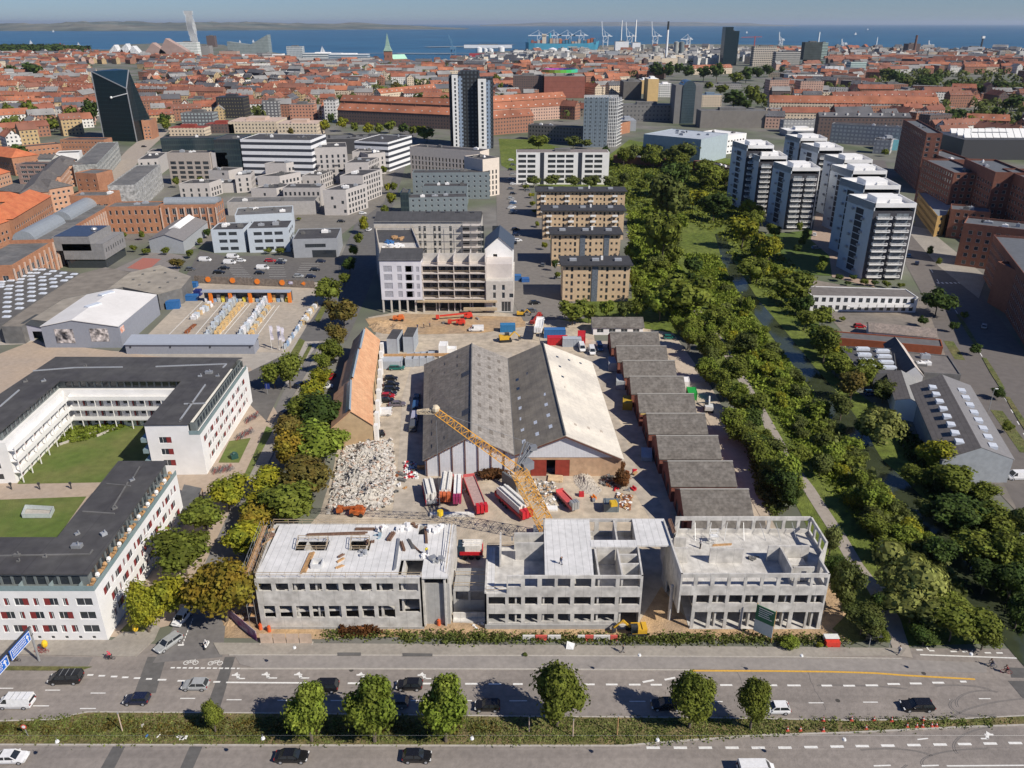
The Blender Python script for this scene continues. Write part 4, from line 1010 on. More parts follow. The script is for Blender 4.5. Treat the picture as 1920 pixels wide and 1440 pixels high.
P1=G(178,1108,hw);P2=G(331,889,hw);P3=G(222,889,hw);P4=G(112,1012,hw);P5=G(-330,1018,hw);P6=G(-330,1108,hw)
P6=(P6[0],P1[1]);bU=[P6,P1,P2,P3,(P4[0],P4[1]),(P5[0],P4[1])]
c6=[G(-330,1078,hr),G(165,1076,hr),G(313,864,hr),G(222,864,hr),G(107,1007,hr),G(-330,1009,hr)];c6[0]=(c6[0][0],c6[1][1]);c6[5]=(c6[5][0],c6[4][1])
def stag(L_,hwid,bc=(7.35,4.55,1.75),ends=1,pitch=4.85,wb=2.4,hh=1.55):
 o=[];r=aZ(int(L_*10))
 for k,z in EN(bc):
  u=ends+(0,1.9,-1.5)[k]+.4
  while u<L_-1.2:
   if u>.2:o.append((u,min(u+wb,L_-.5),z,z+hh))
   if .3<u+3.2<L_-1.4:o.append((u+3.15,u+4.05,z,z+hh))
   u+=pitch
 return o
Lf=P1[0]-P6[0];Ls=hypot(P2[0]-P1[0],P2[1]-P1[1])
small=[(Lf-14+i*2.3,Lf-13.4+i*2.3,.45,1)for i in RG(6)]
t=d9('white L-shaped apartment block with red window panels at the corner of the main road',bU,bF(c6,.35),hw,hr,3,{0:[dict(ops=stag(Lf-4,hw),style='redx',),dict(ops=small,style='dark'),dict(ops=[(Lf-3.6,Lf-.9,z,z+1.55)for z in(7.35,4.55,1.75)],style='plain')],1:[dict(ops=[(o[0]+1,o[1]+1,o[2]+.2*(j%2),o[3]+.2*(j%2))for j,o in EN(stag(Ls-2,hw,pitch=4.6))],style='redx')],3:WI(1.4,1.5,1,3,2.8,3),4:WI(1.4,1.5,1,3,2.8,3),2:WI(1.2,1.4,1.2,5,2.8,3)})
mb=MB().ak(c6,hr-.28,hr,aS=1);ro=mb.aa('roof',bV,t)
def c8(parent,aB,z,h=1,name='terrace_railing'):
 mb=MB()
 for a,b in zip(aB,aB[1:]):
  mb.ad((*a,z+h/2),(*b,z+h/2),.06,h)
 return mb.aa(name,flat('m101',(.22,.30,.31),.15,0,.8),parent)
c8(t,[lp(P6,P1,0),lp(P6,P1,.998),lp(P1,P2,.998)],hw,1)
mb=MB()
for k in RG(9):
 for A,B in((P6,P1),(P1,P2)):
  p=lp(A,B,(k+.5)/9);r_=ab((p[0],p[1]));d=(ab(B)-ab(A)).normalized();n=ab((-d.y,d.x))
  a,b=r_+n*.1,r_+n*1.7;mb.ad((a.x,a.y,hw+.6),(b.x,b.y,hw+.6),.05,1.1)
mb.aa('terrace_screens',flat('m102',(.25,.31,.32),.3),t)
for k in RG(26):
 p=lp(P1,P2,(k+.3)/26);
 m_=MB();d=(ab(P2)-ab(P1)).normalized();n=ab((-d.y,d.x));x,y=p[0]+n.x*.9,p[1]+n.y*.9
 if k%3:m_.af(x,y,hw,.6,.4,.5,k);m_.bd((x,y,hw+.8),.45,6,4)
 else:m_.af(x,y,hw,1.1,.8,.7,.3*k);m_.af(x+.3,y+.2,hw+.7,.5,.4,.35,k)
 m_.aa('planter' if k%3 else 'garden_furniture',[bh['mid'],bp,ag][k%3]if k%3 else bp,t,uv=0)
def do(ro,aB,z,bq=1):
 r=aZ(bq)
 for(x,y,s_,l_,aI)in aB:
  c=G(x,y,z);mb=MB().af(c[0],c[1],z,l_*.6,s_*.6,s_*.4,R(aI)).at((c[0]+.3,c[1],z+.2),(c[0]+.3,c[1],z+s_*.4+.5),.12,n=6).aa('roof_vent',[av,al,a4][r.randrange(3)],ro)
do(ro,[(145,1026,1.6,2.8,0),(195,1003,1.4,1.6,50),(145,1002,.9,1.4,50),(215,954,.8,1.6,50),(248,901,.8,1.6,50),(32,1042,.9,1.8,0),(84,1045,.6,1.2,0),(34,1053,.5,.9,0)],hr)
for a,b in(((168,1040),(0,1043)),((174,1032),(168,1040)),((212,952),(240,905)),((248,900),(262,876)),((245,912),(200,908)),((215,964),(155,960))):
 A,B=G(*a,hr),G(*b,hr);mb=MB().ad((*A,hr+.12),(*B,hr+.12),.22,.2).aa('roof_duct',al,ro)
w0,w1,w2=ab(G(375,815,hw)),ab(G(462,691,hw)),ab(G(283,799,hw))
dR=(w1-w0).normalized();nR=ab((-dR.y,dR.x));ww=12
R1,R2=w0,w1;R3,R4=w1+nR*ww,w0+nR*ww
dv=G(300,712,hr)[1];ct=R2.y+1
xl_in=G(112,712,hr)[0]
LW0=ab(G(0,812,hr));cS=ab((xl_in,dv));dL=(cS-LW0).normalized();nL=ab((-dL.y,dL.x))
LWe=ab(G(22,825,hw));end=cS-dL*((cS-ab(G(14,828,hw))).length+.5)
inR=R4+dR*((dv-R4.y)/dR.y)
bU=[TU(end),TU(cS),TU(inR),TU(R4),TU(R1),TU(R2),(R2.x,ct),(cS.x-9,ct+.6),TU(end+nL*13)]
Lside=(R2-R1).length
t=d9('white U-shaped apartment block with balcony galleries facing the green courtyard',bU,bF(bU,1.2),hw,hr,3,{4:[dict(ops=[(o[0]+.5,o[1]+.5,o[2]+.15*(j%2),o[3])for j,o in EN(stag(Lside-2,hw,pitch=4.4))],style='redx')],3:[dict(ops=[(2.6,5.4,z,z+1.6)for z in(8.3,5.3,2.4)],style='redr')],6:WI(1.4,1.5,1,3.4,2.8,3),8:WI(1.4,1.5,1,3.4,2.8,3),0:[WI(1.5,1.3,.9,4.2,2.8,4,'dark'),dict(w=1.1,h=2.1,sill=.2,pitch=4.2,fl=2.8,n=4,style='redl',off=2)],1:[WI(1.5,1.3,.9,4.2,2.8,4,'dark'),dict(w=1.1,h=2.1,sill=.2,pitch=4.2,fl=2.8,n=4,style='redl',off=2)]})
rf=[TU(end+nL*.3),TU(cS+ab((.2,-.6))),TU(inR+ab((0,-.6))),TU(R4-dR*.2),TU(R1+nR*2.2-dR*.2),TU(R2+nR*2),(R2.x-1,ct),(cS.x-9,ct+.6),TU(end+nL*13)]
mb=MB().ak(rf,hr-.28,hr,aS=1);ro=mb.aa('roof',bV,t)
aA(t,TU(R4),TU(R4.lerp(R1,.8)),hw,hr-.25,[],'end_wall',ag)
c8(t,[TU(R4.lerp(R1,.8)),TU(R1),TU(R2)],hw,1)
do(ro,[(392,700,1.6,3,0),(375,706,.8,1.6,0),(408,706,.8,1.6,0),(358,758,.8,1.5,50),(82,715,.9,1.8,40),(48,716,.9,1.8,40),(160,688,1,1.2,0),(338,790,.5,1.2,40)],hr)
for a,b in(((62,696),(140,690)),((140,690),(230,689)),((292,688),(425,683)),((425,683),(418,690)),((338,788),(385,722)),((0,763),(36,732)),((345,758),(385,757))):
 A,B=G(*a,hr),G(*b,hr);mb=MB().ad((*A,hr+.12),(*B,hr+.12),.3,.25).aa('roof_duct',a4,ro)
def gallery(parent,A,B,zs,aJ=1.7):
 A,B=ab(A),ab(B);d=(B-A).normalized();n=ab((d.y,-d.x));L_=(B-A).length
 for z in zs:
  mb=MB();q=[A,B,B+n*aJ,A+n*aJ];mb.ak([TU(p)for p in q][::-1],z-.2,z,aS=1)
  mb.ad((*(A+n*aJ),z+.45),(*(B+n*aJ),z+.45),.08,.9).aa('gallery',ag,parent)
 mb=MB()
 for k in RG(int(L_/4.2)+1):p=A+d*min(L_,k*4.2)+n*(aJ-.1);mb.ad((p.x,p.y,0),(p.x,p.y,zs[-1]+.9),.18)
 aE(mb.aa('gallery_posts',ag,parent),kind=None)
gallery(t,end,cS,(2.8,5.6,8.4));gallery(t,cS,inR,(2.8,5.6,8.4))
for z in(2.8,5.6,8.4):
 mb=MB();m0=R4.lerp(inR,.0);mb.ad((R4.x-.9,R4.y+.2,z+.5),(R4.x-.9+dR.x*6,R4.y+dR.y*6,z+.5),1.4,1).aa('balcony',flat('m101',(.2,.3,.3)),t)
c=G(72,960);t=ae('light_well',(*c,0),'glazed light well with a glass rail sunk in the front courtyard lawn','light well')
mb=MB();q=GG([(43,973),(96,973),(103,959),(50,956)]);mb.face([(p[0],p[1],.2)for p in q]).aa('floor',dl,t)
mb=MB()
for a,b in zip(q,q[1:]+q[:1]):mb.ad((*a,.8),(*b,.8),.08,1)
mb.aa('glass_rail',flat('m103',(.5,.55,.56),.1),t)
for x,y in((22,918),(75,918),(134,917)):
 c=G(x,y);mb=MB().at((*c,0),(*c,1.3),.15,n=8).af(c[0],c[1],1.3,.5,.3,.5);aE(mb.aa('bollard_light',aR,aq=(*c,0)),'dark low post lamp on the courtyard path','path lamp','post lamps on the courtyard path')
t=ae('bicycle_shed',(*G(360,945),0),'flat grey bicycle shed beside the end wall of the L-shaped block','shed')
q=GG([(330,950),(360,962),(378,915),(345,908)],2.4);mb=MB().ak(q,2.2,2.4,aS=1).aa('roof',al,t)
mb=MB();[mb.ad((*p,0),(*p,2.2),.15)for p in q];mb.ak(bF(q,.5),0,2.2).aa('wall',bp,t)
mb=MB();c=G(440,860);mb.af(*c,0,1.6,1.3,1.3,.6).bd((*c,1.3),.6,8,5);aE(mb.aa('waste_container',flat('m104',(.02,.07,.06)),aq=(*c,0)),'dark green waste container on the small lawn by the white block','container')
def dZ():
 mb=MB()
 for x in(-.52,.52):
  for k in RG(8):
   a,b=k*pi/4,(k+1)*pi/4;mb.ad((x+.33*cos(a),0,.34+.33*sin(a)),(x+.33*cos(b),0,.34+.33*sin(b)),.05)
 for p,q in(((-.52,0,.34),(-.15,0,.85)),((-.15,0,.85),(.4,0,.85)),((.52,0,.34),(.38,0,1)),((0,0,.32),(-.15,0,.95)),((0,0,.32),(.4,0,.8)),((-.52,0,.34),(0,0,.32))):mb.ad(p,q,.045)
 mb.ad((.36,-.28,1.02),(.36,.28,1.02),.05).af(-.16,0,.93,.26,.14,.07);return mb
BM=[dZ().bme('bicycle',flat('bike%d'%i,c))for i,c in EN(((.05,.05,.06),(.25,.04,.04),(.12,.14,.17)))]
rb_=aZ(2)
for a,b,n_,lb in(((400,884),(438,877),12,'nearest rack'),((445,822),(475,806),12,'middle rack'),((462,790),(486,776),12,'farthest rack')):
 for k in RG(n_):
  x,y=lerp(a[0],b[0],k/n_),lerp(a[1],b[1],k/n_);g_=G(x,y+(k%2)*5)
  o=bpy.data.objects.new('bicycle',BM[k%3]);ca.objects.link(o);o.location=(*g_,.06);o.rotation_euler=(0,0,1.2+rb_.uniform(-.3,.3))
  aE(o,'bicycle parked at the %s beside the long white block'%lb,'bicycle','bicycles at the %s'%lb)
GREYB=ac('m105',(.27,.285,.33),.05,1,stripe=('u',.5,.06,.3))
t=ae('warehouse',(*G(160,640),0),'grey blue gabled warehouse with a clean white roof and two posters','warehouse')
h=QH((223,613),652);a,b,c=G(86,652),G(231,652),G(305,601)
he=ah(228,652,612);hp=ah(146,652,600)
A,B=ab(a),ab(b);B.y=A.y;D_=ab(G(294,553,he))-ab((B.x,B.y));C2,D2=B+D_,A+D_
mb=MB();mid=A.lerp(B,.42)
mb.face([(*A,0),(*B,0),(*B,he),(*mid,hp),(*A,he)]).face([(*B,0),(*C2,0),(*C2,he),(*B,he)]).face([(*D2,0),(*A,0),(*A,he),(*D2,he)]).face([(*C2,0),(*D2,0),(*D2,he),(*(mid+D_),hp),(*C2,he)]).aa('wall',GREYB,t)
mb=MB();
for p,q,z0,z1 in((A,mid,he,hp),(mid,B,hp,he)):
 o=ab((0,-.3));w4=[(*(p+o),z0+.15),(*(q+o),z1+.15),(*(q+D_),z1+.15),(*(p+D_),z0+.15)];mb.face(w4).face([(v_[0],v_[1],v_[2]-.2)for v_ in w4][::-1])
 for i in RG(4):u,v2=w4[i],w4[(i+1)%4];mb.face([(u[0],u[1],u[2]-.2),(v2[0],v2[1],v2[2]-.2),v2,u])
ro=mb.aa('roof',ac('m106',(.74,.72,.70),.05,.8,aj=(.66,.64,.62),ao=.1,stripe=('u',1,.06,.08)),t)
for x,y in((175,575),(200,553)):
 g_=G(x,y,hp-.5);mb=MB().af(g_[0],g_[1],hp-.9,2.2,5,1.2,-.5).aa('skylight',SKY,ro)
pm=ac('m107',(.55,.5,.48),.9,.9,aj=(.05,.05,.06),ao=.5,cp=.5)
for x0,x1,y0,y1 in((104,139,617,643),(170,204,616,640)):
 X0,X1=XA(x0,4,A.y),XA(x1,4,A.y);mb=MB().ak([(X0,A.y-.1),(X1,A.y-.1),(X1,A.y-.01),(X0,A.y-.01)],ZA(y1,A.y),ZA(y0,A.y),aS=1).aa('poster',pm,t)
mb=MB();p0,p1=B+D_*.02,B+D_*.10;n=ab((D_.y,-D_.x)).normalized()*.12;mb.ak([TU(p0),TU(p0+n),TU(p1+n),TU(p1)],he-2.6,he-.6,aS=1).aa('sign_board',ac('m108',(.75,.7,.68),.05,2,aj=(.7,.18,.04),ao=.9,cp=.4),t)
t=ae('low_wing',(*G(360,655),0),'long low grey wing with a blue grey roof edge below the merchant yard','wing')
q=[G(238,664),G(478,664)];q[1]=(q[1][0],q[0][1]);q=q+[(q[1][0],q[0][1]+5),(q[0][0],q[0][1]+5)]
mb=MB().ak(q,0,3.4).aa('wall',GREYB,t)
mb=MB().face([(q[0][0]-.3,q[0][1]-.5,3.3),(q[1][0]+.3,q[1][1]-.5,3.3),(q[2][0]+.3,q[2][1]+1,4.4),(q[3][0]-.3,q[3][1]+1,4.4)]).ak([(p[0],p[1])for p in q],3.3,3.4).aa('roof',ac('m109',(.33,.36,.42),.04,1),t)
mb=MB()
for k in RG(4):mb.af(lerp(q[0][0],q[1][0],.04+.31*k),q[0][1]-.1,2.2,.4,.2,.5)
mb.aa('wall_lamps',aR,t)
def b5(name,label,aB,z,m,wall=al,bt=None,sm=None,group=None):
 P=GG(aB,z);t=ae(name,(*bX(P),0),label,'warehouse',group);mb=MB()
 Aa=sum(P[i][0]*P[(i+1)%len(P)][1]-P[(i+1)%len(P)][0]*P[i][1]for i in RG(len(P)))
 if Aa<0:P=P[::-1]
 for i in RG(len(P)):a,b=P[i],P[(i+1)%len(P)];mb.face([(*a,0),(*b,0),(*b,z),(*a,z)])
 mb.aa('wall',wall,t);mb=MB().face([(*p,z)for p in P]);ro=mb.aa('roof',m,t)
 for(x,y,wx,wy)in bt or[]:
  c=G(x,y,z);mb=MB().af(c[0],c[1],z,wx,wy,.3).af(c[0],c[1],z+.3,wx*.8,wy*.8,.12).aa('skylight',sm or SKY,ro)
 return t
sk1=[(x/6,470+y/6,2.4,1.5)for x,y in((45,283),(268,240),(387,217),(475,217),(597,235),(535,266),(475,302),(712,254),(835,268),(655,288),(780,303),(595,322),(602,362),(722,340),(480,340),(480,388),(482,435),(484,484),(607,408),(350,290),(355,328),(355,376),(355,422),(355,468),(355,516),(357,567),(255,290),(235,325),(222,360),(220,406),(220,453),(220,500),(220,550),(220,601),(220,652),(150,310),(125,340),(110,400),(95,436),(92,484),(88,530),(84,584),(80,636),(78,690),(76,747),(325,255),(410,255),(20,355),(10,384),(5,410),(215,272))]
b5('warehouse','huge dark flat roof with many small white skylights at the left edge',[(-120,520),(0,512),(80,502),(150,512),(60,570),(5,608),(-120,612)],6,ac('m110',(.115,.11,.105),.15,.4,stripe=('v',3,.12,.04)),bt=sk1)
TAN=ac('m111',(.29,.26,.22),.18,.3,aj=(.36,.32,.26),ao=.06,stripe=('v',2.4,.1,.06))
b5('warehouse','brownish flat roof between the dark skylight roof and the white roofed hall',[(2,612),(60,571),(151,513),(198,501),(243,510),(200,543),(118,560),(60,598),(40,612)],6,ac('m112',(.22,.195,.165),.18,.3,stripe=('v',2.4,.1,.06)))
b5('warehouse','sand coloured flat roof behind the white roofed hall, next to the sports court',[(243,511),(300,497),(358,518),(340,540),(296,552),(230,538),(200,543)],6,TAN,bt=[(x,y,.8,.8)for x,y in((250,525),(268,515),(290,508),(310,512),(330,522),(280,530),(300,540),(315,530),(262,535))],sm=al)
b5('warehouse','tan flat roof strip directly left of the white roofed hall',[(58,599),(118,561),(205,543),(150,570),(98,603)],6.05,TAN)
t=ae('open_shed',(*G(50,612),0),'low open shed with a dark gabled roof left of the grey warehouse','shed')
q=rect3((4,616),(86,616),(82,600),4.2);wb,rb=MB(),MB();aF(wb,q,0,4.2,{0:[dict(ops=[(9.5,14,0,3.2)])]},[]);gable(rb,q,4.2,1.8,.3,0,gmb=wb,cG=1,wall=0);wb.aa('wall',flat('m113',(.42,.42,.5)),t);rb.aa('roof',flat('m114',(.05,.055,.06),.8),t)
for x,y,m_ in((15,628,'orange'),(30,630,'orange')):
 c=G(x,y);mb=MB().af(*c,0,3,1.6,1.4).af(*c,1.4,2.6,1.4,.6);aE(mb.aa('goods_pile',ac('m115',(.6,.4,.3),.5,2,aj=(.7,.2,.04),ao=.6),aq=(*c,0)),'pile of orange and white goods by the open shed' if x==15 else 'right one of two goods piles by the open shed','goods')
def container(x,y,L_,aI,aV,label,z=0,h=2.5,w_=2.4,name='container'):
 c=G(x,y,z);t=ae(name,(c[0],c[1],z),label,'container',None,R(aI));mb=MB();n=int(L_/.5)
 mb.af(0,0,.1,L_,w_,h-.2);b=mb.aa('body',aV,t,aq=(0,0,0));b.location=(0,0,0)
 mb=MB()
 for i in RG(n+1):
  for s_ in(-1,1):mb.af(-L_/2+i*L_/n,s_*(w_/2+.03),.2,.12,.06,h-.4)
 for s_ in(-1,1):
  mb.af(0,s_*w_/2,0,L_+.05,.14,.15).af(0,s_*w_/2,h-.15,L_+.05,.14,.15)
  for e in(-1,1):mb.af(e*L_/2,s_*w_/2,0,.14,.14,h)
 o=mb.aa('ribs',aV,t,aq=(0,0,0));o.location=(0,0,0);return t
CB=flat('m116',(.03,.14,.36),.5)
container(353,563,7.5,3,CB,'long open topped blue container in the merchant yard',h=2.2);container(326,578,4.5,10,CB,'square blue container nearest the grey warehouse wall',h=3);container(362,538,3.5,0,CB,'small blue skip behind the blue containers, by the fence',h=2);container(372,554,2.4,0,flat('m117',(.02,.03,.16)),'dark blue box right beside the long blue container',h=2.4)
ORG=flat('m118',(.75,.20,.02),.6)
t=ae('yard_canopy',(*G(460,558),0),'long grey canopy on orange pillars at the back of the merchant yard','canopy')
q=rect3((376,548),(543,548),(541,543.5),4.2);mb=MB().ak(q,4,4.35,aS=1).aa('roof',bu['m109'],t)
mb=MB().ak([lp(q[3],q[2],0),lp(q[3],q[2],1),(q[2][0],q[2][1]+.3),(q[3][0],q[3][1]+.3)],0,4).aa('back_wall',al,t)
for k in RG(5):p=lp(q[0],q[1],.1+k*.222);mb=MB();mb.af(p[0],p[1]+.5,0,1.2,.8,4);mb.aa('pillar',ORG,t)
rg=aZ(8);GM=[ac('goods%d'%i,c_,.3,2)for i,c_ in EN(((.7,.7,.72),(.6,.42,.2),(.25,.35,.5),(.45,.45,.42),(.65,.55,.1)))]
for k in RG(20):
 p=lp(q[0],q[1],.03+k*.048);mb=MB().af(p[0],p[1]+2.2,0,1.3,1.2,rg.uniform(1,2.8)).af(p[0]+.2,p[1]+1.2,0,.8,.8,rg.uniform(.5,1.4))
 aE(mb.aa('goods_pallet',GM[k%5],aq=(p[0],p[1]+2,0)),'stacked pallet of goods under the grey canopy','pallet','pallets under the merchant canopy')
def rack(x0,y0,x1,y1,w_,h_,m_,label,name='timber_rack'):
 a,b=ab(G(x0,y0)),ab(G(x1,y1));t=ae(name,(*a.lerp(b,.5),0),label,'rack');d,n=DN(a,b);L_=(b-a).length;k=0
 while k*2.2<L_-1:
  p=a+d*(k*2.2+1);mb=MB().af(p.x+n.x*rg.uniform(-.3,.3),p.y+n.y*rg.uniform(-.3,.3),0,2,w_*rg.uniform(.7,1),h_*rg.uniform(.5,1),atan2(d.y,d.x)).af(p.x,p.y,0,1.2,w_*.6,h_*rg.uniform(.8,1.2),atan2(d.y,d.x)+.1).aa('stack',m_[k%len(m_)],t);k+=1
 mb=MB()
 for s_ in(-1,1):
  for i in RG(int(L_/4)+1):p=a+d*min(L_,i*4)+n*s_*w_*.55;mb.ad((p.x,p.y,0),(p.x,p.y,h_*1.3),.12)
 mb.aa('frame',av,t)
dt=flat('m119',(.5,.55,.6),.4);dB=GM[1]
rack(390,634,445,560,1.8,2.6,[dt,GM[3],dt],'long shiny metal rack in the merchant yard, left one')
rack(405,632,452,574,1.8,1.8,[dB],'row of light timber stacks right of the left metal rack')
rack(452,634,503,562,1.8,2.4,[dt,GM[0],GM[0]],'long metal rack in the merchant yard, right one')
rack(468,634,506,574,1.6,1.5,[dB,GM[1],GM[3]],'row of brown timber stacks right of the right metal rack')
rack(363,600,398,572,2.2,1.8,[GM[0],dt,dB],'short row of white wrapped pallets in the merchant yard')
rack(348,626,366,610,1.4,.8,[cv],'low heap of rusty red boards on the merchant yard')
rack(566,610,594,572,1.6,1.6,[GM[1],GM[3],GM[0]],'row of mixed pallets along the right fence of the merchant yard')
rack(535,655,572,600,.7,1.6,[dt,GM[2],GM[0]],'grey banner covered fence along the street side of the merchant yard','banner_fence')
mk3=MB()
for x0,y0,x1,y1 in((310,635,380,565),(360,636,418,568),(405,637,463,570),(414,636,470,570),(465,637,515,573),(477,637,524,573)):aK(x0,y0,x1,y1,.25,mk3)
for k in RG(9):aK(418+k*3,505+k*3.2-9,450+k*3,505+k*3.2-9,.15,mk3)
for k in RG(6):aK(500+k*1,498+k*4.2,532+k*1,498+k*4.2,.15,mk3);aK(565-k*2,494+k*4,600-k*2,494+k*4,.15,mk3)
aE(mk3.aa('yard_markings',dN),kind='structure').location.z=.06
t=ae('board_fence',(*G(475,535),0),'long weathered board fence with orange discs and arrow along the car park','fence')
A,B=ab(G(366,531)),ab(G(592,541));d=(B-A).normalized();mb=MB();L_=(B-A).length
for k in RG(int(L_/.45)):p=A+d*k*.45;mb.af(p.x,p.y,0,.38,.12,3+.15*((k*7)%3),atan2(d.y,d.x))
mb.aa('boards',ac('m120',(.22,.18,.15),.3,1),t)
for k in RG(4):
 p=A+d*(L_*(.115+k*.205));mb=MB()
 mb.at((p.x,p.y-.1,1.9),(p.x,p.y-.25,1.9),1.1,n=16).aa('orange_disc',ORG,t)
p=A+d*(L_*.90);mb=MB().ak([(p.x,p.y-.2),(p.x+3.6,p.y-.2),(p.x+3.6,p.y-.1),(p.x,p.y-.1)],1.5,2.3,aS=1).face([(p.x-.8,p.y-.21,1.9),(p.x+.6,p.y-.21,1),(p.x+.6,p.y-.21,2.8)]).aa('orange_arrow',ORG,t)
mb=MB();p=A+d*(L_*.79);mb.af(p.x+2,p.y-.2,1.4,4.6,.1,1.1).aa('banner',ac('m121',(.7,.68,.75),.1,2,aj=(.12,.08,.3),ao=1.2),t)
for k,(x,y)in EN(((510,657),(524,657),(531,660))):
 c=G(x,y);t=ae('flag_pole',(*c,0),['leftmost','middle','rightmost'][k]+' of three white banner flags at the merchant yard entrance','flag');mb=MB().at((*c,0),(*c,8.5),.07,.04,6).aa('pole',aC,t)
 mb=MB()
 for s_ in RG(8):mb.face([(c[0]+.08,c[1]+.06*sin(s_),8.3-s_*.6),(c[0]+.08,c[1]+.06*sin(s_+1),7.7-s_*.6),(c[0]+.95+.1*sin(s_*1.3+1),c[1]+.2*sin(s_+1.6),7.7-s_*.6),(c[0]+.95+.1*sin(s_*1.3),c[1]+.2*sin(s_+.6),8.3-s_*.6)])
 mb.aa('banner',flat('m122',(.72,.68,.76)),t,uv=0)
dU=ac('m123',(.24,.235,.235),.12,.8,stripe=('u',.9,.12,.1))
hh=12
t=ae('grey_cubic_building',(*G(175,490),0),'slate grey angular building with a dark glass ground floor beside the brick halls','building')
q=[G(126,503),G(202,503),G(240,478)];q=[ab(p)for p in q];q.append(q[0]+(q[2]-q[1]));Q=[TU(p)for p in q]
mb=MB().ak(bF(Q,.5),0,3.8).aa('glass_storey',aP,t)
an=[];mb=MB();aF(mb,Q,3.8,10.5,{1:dict(w=.8,h=1.8,sill=2.6,pitch=2.4,fl=7,n=1,z=3.8,style='dark')},an);mb.face([(*p,3.8)for p in Q][::-1])
mb.aa('wall',[dU,aP],t);aH(t,an)
U=[TU(q[0].lerp(q[1],0)),TU(q[0].lerp(q[1],.62)),TU(q[3].lerp(q[2],.62)),TU(q[3])]
mb=MB().ak([TU(q[0]+(q[0]-q[1])*.22),TU(q[0]+(q[1]-q[0])*.7),TU(q[3].lerp(q[2],.7)),TU(q[3]+(q[0]-q[1])*.22)],7.6,13.4,aS=1).aa('upper_box',dU,t)
mb=MB().face([(*p,10.55)for p in Q]).aa('lower_roof',dU,t)
mb=MB().ak(bF([TU(q[0]+(q[0]-q[1])*.22),TU(q[0]+(q[1]-q[0])*.7),TU(q[3].lerp(q[2],.7)),TU(q[3]+(q[0]-q[1])*.22)],.8),13.4,13.6);ro=mb.aa('solar_roof',ac('m124',(.045,.055,.085),.2,1,aT=.3,stripe=('u',1.2,.4,.06)),t)
mb=MB();c=q[0].lerp(q[2],.5);mb.bd((c.x,c.y+2,13.9),1.4,10,6,0,.6).aa('roof_dome',av,ro)
def bf(n_fl,fl=4.2,w_=2.1,h_=3,pitch=3.4,sill=.7):return dict(w=w_,h=h_,sill=sill,pitch=pitch,fl=fl,n=n_fl,m=.8)
def pilasters(t,A,B,z,pitch,m_,off=0):
 A,B=ab(A),ab(B);d=(B-A).normalized();n=ab((d.y,-d.x));L_=(B-A).length;mb=MB();k=0;n_=int(L_/pitch)
 for k in RG(n_+1):p=A+d*(L_*k/n_)+n*.25;mb.ad((p.x,p.y,0),(p.x,p.y,z),.5)
 mb.aa('pilasters',m_,t)
cX=ac('m125',(.55,.42,.34),.1,1)
def dI(t,A,B,w_,z,h_,m_,name='vault_roof'):
 A,B=ab(A),ab(B);d,n=DN(A,B);mb=MB();K=10
 bQ=lambda P:[(P.x+n.x*w_/2*cos(pi*i/K),P.y+n.y*w_/2*cos(pi*i/K),z+h_*sin(pi*i/K))for i in RG(K+1)]
 ra,rb2=bQ(A),bQ(B)
 for i in RG(K):mb.face([ra[i],rb2[i],rb2[i+1],ra[i+1]][::-1])
 mb.face(ra).face(rb2[::-1]);return mb.aa(name,m_,t)
ZN=ac('m126',(.26,.285,.31),.08,1,aT=.45,stripe=('u',1,.15,.1))
A,B=G(309,437),G(422,428);aI=0
q=[ab(A),ab(B)];q[1].y=q[0].y+1.5;d=(q[1]-q[0]).normalized();n=ab((-d.y,d.x));Q=[TU(q[0]),TU(q[1]),TU(q[1]+n*14),TU(q[0]+n*14)]
t=building('brick_hall','long orange brick factory hall with pale pilasters and a zinc vault on top','hall',Q,13.5,cw,al,{0:[bf(3,4.2)],1:[bf(3,4.2)],2:[bf(3,4.2)]},par=.4,group='brick factory halls');pilasters(t,Q[0],Q[1],12.6,3.6,cX)
dI(t,lp(Q[0],Q[3],.6),lp(Q[1],Q[2],.6),7,13.4,2.6,ZN)
Q2=[TU(q[0]-d*26-n*1),TU(q[0]-d*1),TU(q[0]-d*1+n*12),TU(q[0]-d*26+n*12)]
t=building('brick_hall','orange brick factory wing with narrow windows between the two pilastered halls','hall',Q2,13,cw,al,{0:WI(1.1,2.2,1,3,4.2,3)},par=.5,au=2,group='brick factory halls')
Q3=[TU(q[0]-d*46+n*8),TU(q[0]-d*27+n*8),TU(q[0]-d*27+n*22),TU(q[0]-d*46+n*22)]
t=building('brick_hall','tall orange brick factory block with five big windows and a roof terrace','hall',Q3,16.5,cw,al,{0:WI(2.2,3,10,3.6,5,1)},par=.8,au=3,group='brick factory halls')
A,B=ab(G(110,505)),ab(G(228,425));d,n=DN(A,B);L_=(B-A).length
Q4=[TU(A),TU(B),TU(B+n*17),TU(A+n*17)]
t=building('brick_hall','long slanting brick factory hall with two zinc barrel vaults','hall',Q4,12.5,cw,al,{0:bf(3,4,1.5,2.8,2.9),3:bf(3,4,2.2,2.8,4.2)},par=.4,group='brick factory halls');pilasters(t,Q4[0],Q4[1],11.6,2.9,cX)
o=n*11.5;dI(t,TU(A+o+d*1),TU(A+o+d*L_*.42),9,12.4,4,ZN);dI(t,TU(A+o+d*L_*.50),TU(A+o+d*L_*.92),9,12.4,4,ZN)
Q5=[TU(A-d*36),TU(A-d*.2),TU(A-d*.2+n*17),TU(A-d*36+n*17)]
t=building('brick_hall','brick factory hall with blue window blinds at the left edge','hall',Q5,11.5,cw,al,{0:bf(2,4.5,2.4,3.4,4.2),3:bf(3)},par=.5,group='brick factory halls');pilasters(t,Q5[0],Q5[1],10.6,4.2,cX)
A,B=ab(G(283,474)),ab(G(347,476));h=6
